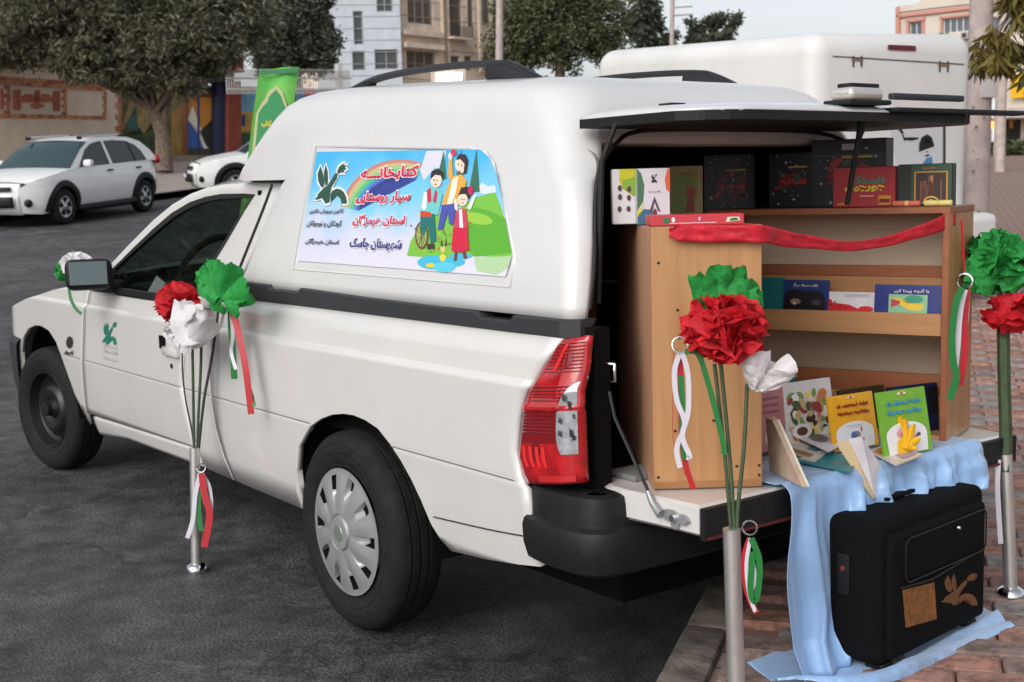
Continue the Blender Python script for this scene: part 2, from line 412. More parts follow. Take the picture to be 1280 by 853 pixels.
while a < 12:
    bb = .135 + (row % 2) * .1075 + .1045
    while bb < 6.2:
        P = kp(a, bb, PAVE_H); q = P - CAM; dep = q.dot(_f)
        if dep > .8:
            uu = 640 + FPX * q.dot(_r) / dep; vv = 426.5 - FPX * q.dot(_u) / dep
            if -60 < uu < 1400 and vv < 960 and uu > 780: spots.append((dep, uu, vv, a, bb))
        bb += .215
    a += .11; row += 1
def vis(s):   # hidden behind the pickup and its load
    dep, uu, vv = s[:3]
    if uu < 1190 and vv < 620: return False
    if 1000 < uu < 1190 and vv < 800: return False
    return uu < 1330
spots.sort(key=lambda s: s[0])
nearv = [s for s in spots if vis(s)][:300]; ns = set(id(s) for s in nearv)
for s in nearv:
    me = PAVM[rp.randrange(24)]; o = bpy.data.objects.new('paver', me)
    P = kp(s[3], s[4], PAVE_H + rp.uniform(-.003, .003))
    link(o, sidewalk)
    o.matrix_world = Matrix.Translation(P) @ GNROT if False else Matrix.Translation(P) @ Matrix.Rotation(math.atan2(KN.y, KN.x) + rp.uniform(-.012, .012), 4, 'Z') @ Matrix.Rotation(rp.uniform(-.012, .012), 4, 'X')
V = []; F = []; MI = []
for s in spots:
    if id(s) in ns: continue
    P = kp(s[3], s[4], PAVE_H + rp.uniform(-.002, .002)); ang = math.atan2(KN.y, KN.x)
    ux = Vector((math.cos(ang), math.sin(ang), 0)) * .1045; uy = Vector((-math.sin(ang), math.cos(ang), 0)) * .052
    up = Vector((0, 0, 1)); o = len(V)
    for zz, k in ((-.03, 1), (-.004, 1), (0, .93)):
        V += [P + (ux * sx + uy * sy) * k + up * zz for sx, sy in ((-1, -1), (1, -1), (1, 1), (-1, 1))]
    for l in (0, 4):
        for k in range(4): F.append((o + l + k, o + l + (k + 1) % 4, o + l + 4 + (k + 1) % 4, o + l + 4 + k))
    F.append((o + 8, o + 9, o + 10, o + 11)); MI += [rp.randrange(8)] * 9
rest = mesh('paver_field', V, F, None, sidewalk, kind='stuff')
for m in PAV_M: rest.data.materials.append(m)
for p, i in zip(rest.data.polygons, MI): p.material_index = i
# kerb stones
kerb = bpy.data.objects.new('kerb', None); link(kerb, kind='structure'); kerb['label'] = 'row of worn grey kerb stones along the road edge'
M_KERB = mat('kerb_stone', rgb(120, 110, 100), .9, noise_amt=.35, noise_scale=14, bump=.5, bump_scale=50, col2=rgb(92, 84, 78), c2_scale=3)
for i in range(26):
    a = -3.0 + i * .6
    bm = bmesh.new(); add_box(bm, (0, 0, -.05), (.592, .112, .33), bevel=.012)
    for v in bm.verts: v.co += Vector((0, noise.noise(v.co * 9 + Vector((i, 0, 0))), noise.noise(v.co * 8 + Vector((i, 3, 0))))) * .006
    P = kp(a, .055, PAVE_H); P1 = kp(a + .6, .055, PAVE_H)
    d = (P1 - P).normalized(); x, y = d, Vector((-d.y, d.x, 0)).normalized(); z = x.cross(y)
    Mx = Matrix(((x.x, y.x, z.x, P.x), (x.y, y.y, z.y, P.y), (x.z, y.z, z.z, P.z - .105), (0, 0, 0, 1)))
    bmesh.ops.transform(bm, matrix=Mx, verts=bm.verts)
    bm_obj('kerb_stone', bm, M_KERB, kerb, smooth=True)
# the far pavement across the road
M_FARWALK = mat('far_pavement', rgb(150, 140, 132), .9, noise_amt=.15, noise_scale=3)
fw = pave_strip('far_sidewalk', -60, -15.2, .14, M_FARWALK, -40, 160, kind='structure'); fw['label'] = 'pale pavement on the other side of the road'
fk = pave_strip('far_kerb', -15.2, -15.0, .15, M_KERB, -40, 160, kind='structure'); fk['label'] = 'pale kerb edging the far pavement'
# ------------------------------------------------------------------ the white pickup with its canopy
TW = 1.46; WB = 3.042
M_PAINT = mat('white_paint', (.66, .65, .635), .28, coat=.9, noise_amt=.025, noise_scale=2.5)
M_BLACKP = mat('black_plastic', (.010, .010, .011), .55, spec=.35, noise_amt=.2, noise_scale=40, bump=.15, bump_scale=200)
M_STRIP = mat('grey_rubber_strip', (.03, .032, .037), .6)
M_DARK = mat('dark_inside', (.008, .0075, .0075), .95, spec=.05)
M_TYRE = mat('tyre_rubber', (.011, .011, .0115), .8, spec=.3, noise_amt=.3, noise_scale=26, bump=.3, bump_scale=90)
M_SILVER = mat('silver_plastic', (.40, .41, .42), .42, metal=.5)
M_STEEL = mat('black_steel', (.022, .022, .024), .35, metal=.4)
M_CHROME = mat('chrome', (.75, .76, .78), .14, metal=1.0)
M_GLASS = glass_mat('tinted_window', (.34, .42, .39), .35)
M_WSGLASS = glass_mat('windscreen_glass', (.55, .62, .6), .5)
M_RED = mat('red_lens', (.42, .008, .012), .12, coat=.8, noise_amt=.25, noise_scale=18)
M_REDD = mat('red_lens_dark', (.2, .004, .008), .12, coat=.8)
M_CLEARL = mat('clear_lens', (.50, .52, .55), .12, metal=.5, noise_amt=.18, noise_scale=40)
M_LOGOGREEN = mat('dark_green_print', rgb(38, 80, 66), .5)
truck = empty('pickup_truck', (-1.0, .73, 0), 'white pickup truck with a high canopy, its rear window and tailgate open', 'pickup')

def ybody(x, z):
    y = interp([(.25, .055), (.32, .03), (.42, .012), (.612, 0), (.617, .0012), (.622, .0018), (.627, .001), (.859, .008), (.866, .012), (.876, .023), (.985, .043), (1.1, .09)], z)
    if x < -3.50: y += ((-3.50 - x) / .43) ** 2.2 * .30
    if x > 1.02: y += ((x - 1.02) / .11) ** 2 * .07
    return y
FA = [(-3.93, .33), (-3.5, .33), (-3.47, .36), (-3.46, .46), (-3.44, .56), (-3.38, .645), (-3.28, .70), (-3.16, .727), (-3.05, .732), (-2.93, .718), (-2.82, .672), (-2.73, .60), (-2.66, .525), (-2.58, .445), (-2.51, .38), (-2.455, .325), (-2.41, .282), (-2.38, .272)]
SILL = [(-2.38, .272), (-2.25, .285), (-2.0, .312), (-1.2, .322), (-.85, .316), (-.38, .312)]
RA = [(-.38, .312), (-.365, .36), (-.35, .40), (-.335, .447), (-.30, .531), (-.21, .612), (-.14, .645), (-.07, .668), (0, .68), (.06, .683), (.13, .677), (.20, .662), (.27, .625), (.32, .589), (.37, .54), (.41, .49), (.456, .425), (.49, .39), (.535, .367)]
REARLOW = [(.535, .367), (.70, .382), (.84, .402), (.93, .418)]
HOOD = [(-3.93, .69), (-3.84, .75), (-3.6, .79), (-3.3, .85), (-2.916, .915), (-2.563, .962), (-2.36, .985)]
def side_panel(name, x0, x1, low, up, par, xcols=None, rows=14, xl=None, xr=None, mirror=False, thick=.02, ts=.5, n=24, hold=False):
    """side sheet: columns between a lower and an upper outline; xl/xr bend the end columns with height"""
    xs = sorted(set([round(x0 + (x1 - x0) * i / n, 4) for i in range(n + 1)] + [p[0] for p in low if x0 <= p[0] <= x1]))
    levels = [None, .40, .50, .56, .606, .612, .617, .622, .627, .634, .70, .78, .83, .852, .859, .866, .876, .884, .92]
    levels = [l for l in levels if l is None or l < (up((x0 + x1) / 2) if callable(up) else up) - .012 or not hold] if rows > 5 else [None]
    V = []; F = []; rows = len(levels) + (0 if rows > 5 else rows); nr = rows + 1
    for x in xs:
        zl = interp(low, x); zu = up(x) if callable(up) else up
        if len(levels) > 1:
            zz = [zl]
            for k, l in enumerate(levels[1:]): zz.append(min(max(l, zl + .0006 * (k + 1)), zu - .0006 * (len(levels) - k)))
            zz.append(zu)
        else: zz = [zl + (zu - zl) * j / rows for j in range(nr)]
        for j in range(nr):
            z = zz[j]; xx = x
            t = (x - x0) / (x1 - x0)
            if xr is not None and t > ts: xx = x + (xr(z) - x1) * ((t - ts) / (1 - ts)) ** 1.0
            if xl is not None and t < .5: xx = x + (xl(z) - x0) * ((.5 - t) / .5) ** 1.0
            y = ybody(xx, z)
            V.append((xx, TW - y if mirror else y, z))
    for i in range(len(xs) - 1):
        for j in range(rows):
            q = (i * nr + j, (i + 1) * nr + j, (i + 1) * nr + j + 1, i * nr + j + 1)
            F.append(q[::-1] if mirror else q)
    o = mesh(name, V, F, M_PAINT, par, smooth=True, auto=30)
    md = o.modifiers.new('solidify', 'SOLIDIFY'); md.thickness = thick; md.offset = -1
    return o
door_rear = lambda z: interp([(.33, -1.16), (.41, -1.19), (.456, -1.208), (.629, -1.258), (.78, -1.226), (.95, -1.205)], z)
cab_seam = lambda z: interp([(.31, -.89), (.40, -.935), (.484, -.975), (.684, -1.0), (.821, -.983), (.928, -.913), (.985, -.87)], z)
door_front = lambda z: interp([(.27, -2.47), (.38, -2.489), (.62, -2.44), (.86, -2.392), (1.0, -2.37)], z)
lamp_front = lambda z: interp([(.40, .945), (.45, .947), (.514, .92), (.60, .922), (.626, .893), (.682, .862), (.805, .882), (.90, .935), (.965, .985), (.99, 1.02)], z)
for mir in (False, True):
    g = .0026
    side_panel('front_fender', -3.93, -2.44, FA, lambda x: interp(HOOD, x), truck, xr=lambda z: door_front(z) - g, mirror=mir)
    d = side_panel('door', -2.44, -1.22, [(-2.44, .365), (-1.22, .395)], lambda x: .945, truck, xl=lambda z: door_front(z) + g, xr=lambda z: door_rear(z) - g, mirror=mir)
    if not mir: door = d
    side_panel('sill_panel', -2.40, -1.2, SILL, lambda x: interp([(-2.44, .357), (-1.22, .388)], x), truck, rows=4, xr=lambda z: -1.17, mirror=mir)
    side_panel('cab_corner', -1.22, -.93, SILL, lambda x: .975, truck, xl=lambda z: door_rear(z) + g, xr=lambda z: cab_seam(z) - g, mirror=mir)
    side_panel('bed_side', -.93, .93, SILL + RA[1:] + REARLOW[1:], lambda x: .985, truck, xl=lambda z: cab_seam(z) + g, xr=lambda z: lamp_front(z) - .002, mirror=mir, ts=.80, n=50)
# dark box behind the seams, arches and inside the bed
box('inner_body', (-1.5, TW / 2, .62), (2.05, TW - .16, .56), M_DARK, truck)
box('chassis', (-1.15, TW / 2, .34), (4.2, TW - .55, .14), M_DARK, truck)
def liner(x, top):
    V = []; F = []; n = 16
    for k in range(n + 1):
        a = math.pi * k / n
        for y in (.035, .30): V.append((x + .40 * math.cos(a), y, .30 + (top - .30) * math.sin(a) + .012))
    for k in range(n): F.append((2 * k, 2 * k + 1, 2 * k + 3, 2 * k + 2))
    for mir in (0, 1):
        mesh('wheel_arch_liner', [(v[0], TW - v[1] if mir else v[1], v[2]) for v in V], F, M_DARK, truck, smooth=True)
        W = [(v[0], TW - .30 if mir else .30, v[2]) for v in V[1::2]] 
        mesh('wheel_well', W, [tuple(range(len(W)))], M_DARK, truck)
liner(-3.042, .74); liner(.03, .70)
# floor of the cargo bed, its front wall and inner sides
box('bed_floor', (.1, TW / 2, .615), (2.05, TW - .14, .02), M_DARK, truck)
box('bed_front_wall', (-.90, TW / 2, .83), (.03, TW - .14, .42), M_DARK, truck)
for y in (.085, TW - .085): box('bed_inner_side', (.08, y, .80), (1.95, .02, .35), M_DARK, truck)
# grey rubber strip along the bed rail with its notches
def strip(mir):
    top = [(-.835, 1.043), (-.56, 1.041), (-.545, 1.030), (-.345, 1.028), (-.325, 1.041), (.655, 1.03), (.675, 1.018), (.80, 1.018), (.815, 1.032), (1.085, 1.03)]
    top = [(-.835, 1.046), (-.558, 1.043), (-.545, 1.029), (-.345, 1.029), (-.33, 1.043), (.10, 1.034), (.655, 1.028), (.672, 1.013), (.80, 1.013), (.815, 1.028), (1.0, 1.03), (1.045, 1.03)]
    V = []; F = []
    for x, zt in top:
        for yy, z in ((.058, .984), (.040, .986), (.040, zt - .004), (.048, zt), (.09, zt)):
            y = yy + (max(0, x - .98) / .065) ** 2 * .03
            V.append((x, TW - y if mir else y, z))
    k = 5
    for i in range(len(top) - 1):
        for j in range(k - 1):
            q = (i * k + j, (i + 1) * k + j, (i + 1) * k + j + 1, i * k + j + 1); F.append(q[::-1] if mir else q)
    F.append((0, 1, 2, 3, 4)); n = len(V); F.append((n - 1, n - 2, n - 3, n - 4, n - 5))
    mesh('bed_rail_strip', V, F, M_STRIP, truck)
strip(0); strip(1)
# hood, cowl, windscreen, roof
def hood(u, v):
    x = -3.91 + (-2.36 + 3.91) * u; y0 = ybody(x, .95) - .0; z = interp(HOOD, x)
    return (x, y0 + (TW - 2 * y0) * v, z + .05 * math.sin(math.pi * v) ** .8 * (.4 + .6 * u))
grid('hood', 18, 14, hood, M_PAINT, truck)
ROOF = [(-2.37, .955), (-2.30, 1.0), (-2.22, 1.04), (-2.02, 1.15), (-1.82, 1.252), (-1.66, 1.315), (-1.5, 1.356), (-1.35, 1.378), (-1.2, 1.388), (-1.0, 1.389), (-.75, 1.383), (-.62, 1.378)]
ycab = lambda z: .052 + .35 * (z - 1.0)
WIN_OUT = [(-2.33, .935), (-2.24, .985), (-2.17, 1.03), (-1.985, 1.125), (-1.79, 1.220), (-1.645, 1.281), (-1.49, 1.322), (-1.345, 1.343), (-1.2, 1.352), (-1.0, 1.351), (-.90, 1.346), (-.90, 1.345)]
def cab_side(mir):
    # outer loop: roof line, cab seam; inner loop: the window frame
    outer = ROOF + [(-.68, 1.30), (-.74, 1.17), (-.80, 1.06), (-.84, .99), (-.90, .94)]
    inner = WIN_OUT + [(-.95, 1.29), (-1.03, 1.18), (-1.12, 1.07), (-1.17, .99), (-1.195, .935)]
    V = []; F = []; n = len(outer)
    for (x, z), (a, c) in zip(outer, inner):
        V.append((x, ycab(z), z)); V.append(((x + a) / 2, ycab((z + c) / 2) - .006, (z + c) / 2)); V.append((a, ycab(c), c)); V.append((a, ycab(c) + .02, c))
    if mir: V = [(v[0], TW - v[1], v[2]) for v in V]
    for i in range(n - 1):
        for j in range(3):
            q = (i * 4 + j, (i + 1) * 4 + j, (i + 1) * 4 + j + 1, i * 4 + j + 1); F.append(q[::-1] if not mir else q)
    mesh('cab_pillar', V, F, M_PAINT, truck, smooth=True, auto=35)
    # window frame and glass
    loop = inner[1:] + [(-1.6, .935), (-2.0, .935)]
    cx, cz = -1.5, 1.12; P = []; n = len(loop)
    def ins(p, w):
        x, z = p; dx, dz = cx - x, cz - z; l = math.hypot(dx * .55, dz); return (x + dx * .55 / l * w * 1.6, z + dz / l * w)
    V = []; F = []
    for p in loop:
        q = ins(p, .024)
        V += [(p[0], ycab(p[1]) - .001, p[1]), (q[0], ycab(q[1]) + .002, q[1]), (q[0], ycab(q[1]) + .02, q[1])]
    if mir: V = [(v[0], TW - v[1], v[2]) for v in V]
    for i in range(n):
        k = (i + 1) % n
        for j in range(2): F.append((i * 3 + j, k * 3 + j, k * 3 + j + 1, i * 3 + j + 1))
    mesh('window_frame', V, F, M_BLACKP, truck)
    g = [ins(p, .02) for p in loop]
    V = [(x, (TW - ycab(z) - .012) if mir else ycab(z) + .012, z) for x, z in g]
    mesh('side_window', V, [tuple(range(n))], M_GLASS, truck)
    # quarter triangle at the mirror
    tri = [(-2.335, .94), (-2.12, 1.045), (-2.10, .94)]
    poly_prism('mirror_triangle', [(x, (TW - ycab(z) + .006) if mir else ycab(z) - .006, z) for x, z in tri], (0, .012 if not mir else -.012, 0), M_BLACKP, truck)
    poly_prism('belt_moulding', [(x, (TW - ycab(.945) + .010) if mir else ycab(.945) - .010, z) for x, z in [(-2.36, .945), (-1.20, .940), (-1.20, .962), (-2.30, .968)]], (0, .03 if not mir else -.03, 0), M_BLACKP, truck)
cab_side(False); cab_side(True)
def roof(u, v):
    i = 5; pts = ROOF[5:]; x = pts[0][0] + (pts[-1][0] - pts[0][0]) * u; z = interp(pts, x); y = ycab(z)
    return (x, y + (TW - 2 * y) * v, z + .055 * math.sin(math.pi * v) ** .6)
grid('cab_roof', 14, 16, roof, M_PAINT, truck)
def wscreen(u, v):
    pts = ROOF[:6]; x = pts[0][0] + (pts[-1][0] - pts[0][0]) * u; z = interp(pts, x); y = ycab(z) + .012
    b = math.sin(math.pi * v) ** .6
    return (x - .10 * b, y + (TW - 2 * y) * v, z + .03 * b)
grid('windscreen', 10, 14, wscreen, M_WSGLASS, truck)
box('cab_rear_wall', (-.86, TW / 2, 1.14), (.03, TW - .34, .44), M_DARK, truck)
# seats, dashboard and steering wheel seen through the door window
M_SEAT = mat('grey_seat_cloth', (.035, .036, .04), .9)
for y in (.36, 1.08):
    bm = bmesh.new(); add_box(bm, (-1.28, y, .72), (.48, .44, .16), bevel=.05); add_box(bm, (-1.06, y, 1.0), (.14, .42, .55), Matrix.Translation((-1.06, y, .9)) @ Matrix.Rotation(R(-12), 4, 'Y').inverted() @ Matrix.Translation((1.06, -y, -.9)), bevel=.05)
    add_box(bm, (-1.0, y, 1.27), (.09, .24, .14), bevel=.04)
    bm_obj('seat', bm, M_SEAT, truck, smooth=True)
box('dashboard', (-2.05, TW / 2, .90), (.42, TW - .3, .14), M_BLACKP, truck, bevel=.04)
sw = []
for k in range(33):
    a = 2 * math.pi * k / 32; sw.append(Vector((-1.75, .40, 1.0)) + Vector((.0, .19 * math.cos(a), .19 * math.sin(a))).x * Vector((0, 0, 0)) + Vector((.07 * math.sin(a), .19 * math.cos(a), .175 * math.sin(a))))
multi_tube('steering_wheel', [(sw, .015), ([(-1.75, .22, 1.0), (-1.76, .58, 1.0)], .014), ([(-1.75, .40, 1.0), (-1.98, .40, .92)], .03)], M_BLACKP, truck)
# front end
M_HEAD = mat('headlamp_lens', (.6, .63, .65), .1, metal=.3)
def fascia(u, v):
    z = .30 + .46 * v; y = .22 + (TW - .44) * u; return (-3.91 - .10 * math.sin(math.pi * u) ** .7 - .03 * math.sin(math.pi * min(1, v * 1.4)), y, z)
grid('front_bumper', 16, 6, fascia, M_BLACKP, truck)
for mir in (0, 1):
    pts = [(-3.52, .50), (-3.50, .62), (-3.60, .66), (-3.68, .64), (-3.69, .36), (-3.56, .33), (-3.49, .36)]
    pts = [(-3.475, .36), (-3.452, .52), (-3.435, .585), (-3.50, .625), (-3.62, .648), (-3.78, .655), (-3.92, .655), (-3.93, .36), (-3.78, .325), (-3.60, .325), (-3.50, .325)]
    def fcorner(u, v):
        z = .325 + .345 * v; xa = interp([(.325, -3.485), (.36, -3.462), (.52, -3.44), (.58, -3.425), (.66, -3.40)], z) ; x = xa + (-3.925 - xa) * u
        y = ybody(x, z) - .022 * (1 if .02 < v < .98 else .2); return (x, TW - y if mir else y, z - .03 * max(0, v - .8) / .2 * (1 - u))
    grid('front_bumper_corner', 14, 10, fcorner, M_STRIP, truck)
    box('headlamp', (-3.82, .34 if not mir else TW - .30, .70), (.14, .30, .10), M_HEAD, truck, bevel=.03)
# rear lamps
def lamp_pt(t, z, out=0.0, mir=False):
    """point on the rear lamp: t runs from the front edge round to the rear"""
    x0 = lamp_front(z) + .003; k = min(1, t * 1.12)
    x = x0 + (1.094 - .010 * (z - .622) / .363 - x0) * k; y = ybody(min(x, 1.02), z) - .006
    if x > 1.03: y += (x - 1.03) ** 2 * 9
    if t * 1.12 > 1: y += (t * 1.12 - 1) * .12
    y += .012 * (1 - min(1, t * 8)) - out
    zz = z + (1 - (z - .622) / .363) * .030 * k + .012 * k * (z - .622) / .363
    return Vector((x + out * .3, TW - y if mir else y, zz))
def tail_lamp(mir):
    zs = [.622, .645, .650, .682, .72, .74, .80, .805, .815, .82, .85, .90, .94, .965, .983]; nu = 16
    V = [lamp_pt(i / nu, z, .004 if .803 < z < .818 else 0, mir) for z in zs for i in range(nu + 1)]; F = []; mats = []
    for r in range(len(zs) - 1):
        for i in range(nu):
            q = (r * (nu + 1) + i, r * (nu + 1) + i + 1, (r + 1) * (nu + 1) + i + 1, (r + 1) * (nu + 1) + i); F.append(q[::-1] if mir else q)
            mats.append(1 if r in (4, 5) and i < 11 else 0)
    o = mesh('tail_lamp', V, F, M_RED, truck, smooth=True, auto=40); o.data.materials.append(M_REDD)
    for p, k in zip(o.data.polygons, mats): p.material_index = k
    md = o.modifiers.new('solidify', 'SOLIDIFY'); md.thickness = .03; md.offset = -1
    if mir: return
    def lens(u, v):
        z = .695 + .178 * v; t0 = .66 + .17 * (abs(v - .42) * 1.75) ** 3; t0 = min(t0, .84); return lamp_pt(t0 + (.868 - t0) * u, z, .0025)
    grid('reversing_lens', 8, 14, lens, M_CLEARL, o, auto=60)
    q = random.Random(5)
    for k in range(9):
        u, v = q.uniform(.2, .9), q.uniform(.1, .9); p = lens(u, v); c = q.choice([M_STRIP, M_CHROME, M_SILVER, M_SILVER]); a = q.uniform(.005, .011)
        mesh('reflector_facet', [p + Vector((dx * a, -.002, dz * a)) for dx, dz in ((-1, -.6), (.8, -1), (1, .7), (-.6, 1))], [(0, 1, 2, 3)], c, o)
    for k in range(17):
        z = .828 + k * .0088; tube('lens_rib', [lamp_pt(.06 + .80 * t / 8, z, .0004) for t in range(9)], .0016, M_REDD, o, n=4)
    for k in range(7):
        z = .748 + k * .0085; tube('lens_rib', [lamp_pt(.06 + .55 * t / 8, z, .0004) for t in range(9)], .0016, M_REDD, o, n=4)
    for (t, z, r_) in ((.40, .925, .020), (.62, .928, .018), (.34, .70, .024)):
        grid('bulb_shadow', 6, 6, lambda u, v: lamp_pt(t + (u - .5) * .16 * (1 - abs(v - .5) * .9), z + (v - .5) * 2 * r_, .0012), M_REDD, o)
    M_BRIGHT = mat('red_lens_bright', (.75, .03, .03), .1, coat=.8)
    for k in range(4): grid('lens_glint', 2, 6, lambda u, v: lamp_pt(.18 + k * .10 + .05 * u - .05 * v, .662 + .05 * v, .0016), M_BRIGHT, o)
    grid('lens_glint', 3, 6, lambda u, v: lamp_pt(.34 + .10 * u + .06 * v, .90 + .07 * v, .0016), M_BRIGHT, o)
    grid('reflector_strip', 6, 2, lambda u, v: lamp_pt(.34 + .5 * u, .627 + .016 * v, .002), mat('red_reflector', (.5, .02, .025), .15, coat=.5), o)
tail_lamp(False); tail_lamp(True)
# door jamb of the bed at the rear and the latch striker
for mir in (0, 1):
    y = .11; box('rear_post', (1.04, y if not mir else TW - y, .80), (.07, .05, .42), M_DARK, truck)
tube('latch_striker', [(1.085, .112, .925), (1.11, .118, .925), (1.11, .118, .885), (1.085, .112, .885)], .004, M_CHROME, truck, n=6)
# rear bumper
def bumper(prof_z, prof_off, name, x0=.905, rear=1.178, mm=M_BLACKP):
    path = [(x0, .0), (.98, -.012), (1.06, -.010), (1.12, .002), (1.155, .03), (1.172, .08), (rear, .20), (rear, .5), (rear, TW / 2)]
    path = path + [(x, TW - y) for x, y in path[-2::-1]]
    sp = [(p.x, p.y) for p in smooth_pts([(x, y, 0) for x, y in path], 4)]
    V = []; F = []; k = len(prof_z); c = Vector((.6, TW / 2))
    for i, (x, y) in enumerate(sp):
        a = Vector(sp[min(i + 1, len(sp) - 1)]); b_ = Vector(sp[max(i - 1, 0)]); d = (a - b_).normalized(); nrm = Vector((d.y, -d.x))
        for z, of in zip(prof_z, prof_off): V.append((x + nrm.x * of, y + nrm.y * of, z))
    for i in range(len(sp) - 1):
        for j in range(k - 1): F.append((i * k + j, (i + 1) * k + j, (i + 1) * k + j + 1, i * k + j + 1))
    mesh(name, V, F, mm, truck, smooth=True, auto=40)
bumper([.42, .425, .44, .48, .525, .540, .548, .60, .618, .624, .626], [-.10, -.03, -.004, .008, .010, .004, -.012, -.016, -.020, -.035, -.22], 'rear_bumper')
tube('exhaust_tip', [(.7, .32, .40), (1.02, .32, .395)], .02, M_STEEL, truck, n=12)
# tailgate, folded down level
TGX, TGZ = 1.393, .632
tg0 = Vector((0, 0, 0))
def tailgate():
    out = [(1.02, .165), (1.05, .122), (1.09, .105), (1.14, .102), (1.30, .118), (TGX - .012, .122)]
    ring = out + [(x, TW - y) for x, y in out[::-1]]
    V = [];
    lev = [(TGZ, .012), (TGZ - .006, 0), (TGZ - .062, 0), (TGZ - .07, .01)]
    for z, ins in lev:
        for x, y in ring:
            cx, cy = 1.2, TW / 2; V.append((x + (ins if x < cx else -ins), y + (ins if y < cy else -ins), z))
    n = len(ring); F = [tuple(range(n))]
    for l in range(3):
        for i in range(n): F.append((l * n + i, (l + 1) * n + i, (l + 1) * n + (i + 1) % n, l * n + (i + 1) % n))
    F.append(tuple(range(4 * n - 1, 3 * n - 1, -1)))
    t = mesh('tailgate', V, F, M_PAINT, truck)
    box('tailgate_edge', (TGX - .004, TW / 2, TGZ - .040), (.016, TW - .25, .072), M_BLACKP, t)
    box('tailgate_red_line', (TGX + .003, TW / 2, TGZ - .071), (.010, TW - .26, .006), mat('dark_red_trim', (.12, .015, .02), .5), t)
    # latch plate and cable
    p = on_y(.114, 856, 641)
    bm = bmesh.new(); vs = []
    for a, b_ in [(-.045, .0), (-.03, .014), (-.008, .016), (.01, .010), (.03, .012), (.045, 0), (.03, -.012), (.012, -.012), (.008, -.026), (-.01, -.026), (-.015, -.012), (-.03, -.012)]:
        vs.append(bm.verts.new((1.315 + a, .1145, .597 + b_)))
    f = bm.faces.new(vs); r_ = bmesh.ops.extrude_face_region(bm, geom=[f])
    for v in [g_ for g_ in r_['geom'] if isinstance(g_, bmesh.types.BMVert)]: v.co.y -= .004
    bmesh.ops.recalc_face_normals(bm, faces=bm.faces)
    bm_obj('latch_plate', bm, M_SILVER, t)
    lathe('latch_bolt', [(.0001, -.010), (.008, -.010), (.008, 0)], M_CHROME, t, axis='Y', loc=(1.315, .1105, .597), n=12)
    tube('support_cable', [(1.10, .11, .86), (1.12, .108, .80), (1.25, .104, .625)], .0045, M_STEEL, t, n=6)
    tube('cable_eye', [(1.235, .104, .645), (1.25, .103, .622), (1.272, .102, .604), (1.28, .102, .600)], [.006, .008, .010, .012], M_SILVER, t, n=8)
tailgate()
box('bed_sill_plate', (1.06, TW / 2, .640), (.10, TW - .36, .012), mat('grey_sheet', (.22, .22, .225), .5), truck)
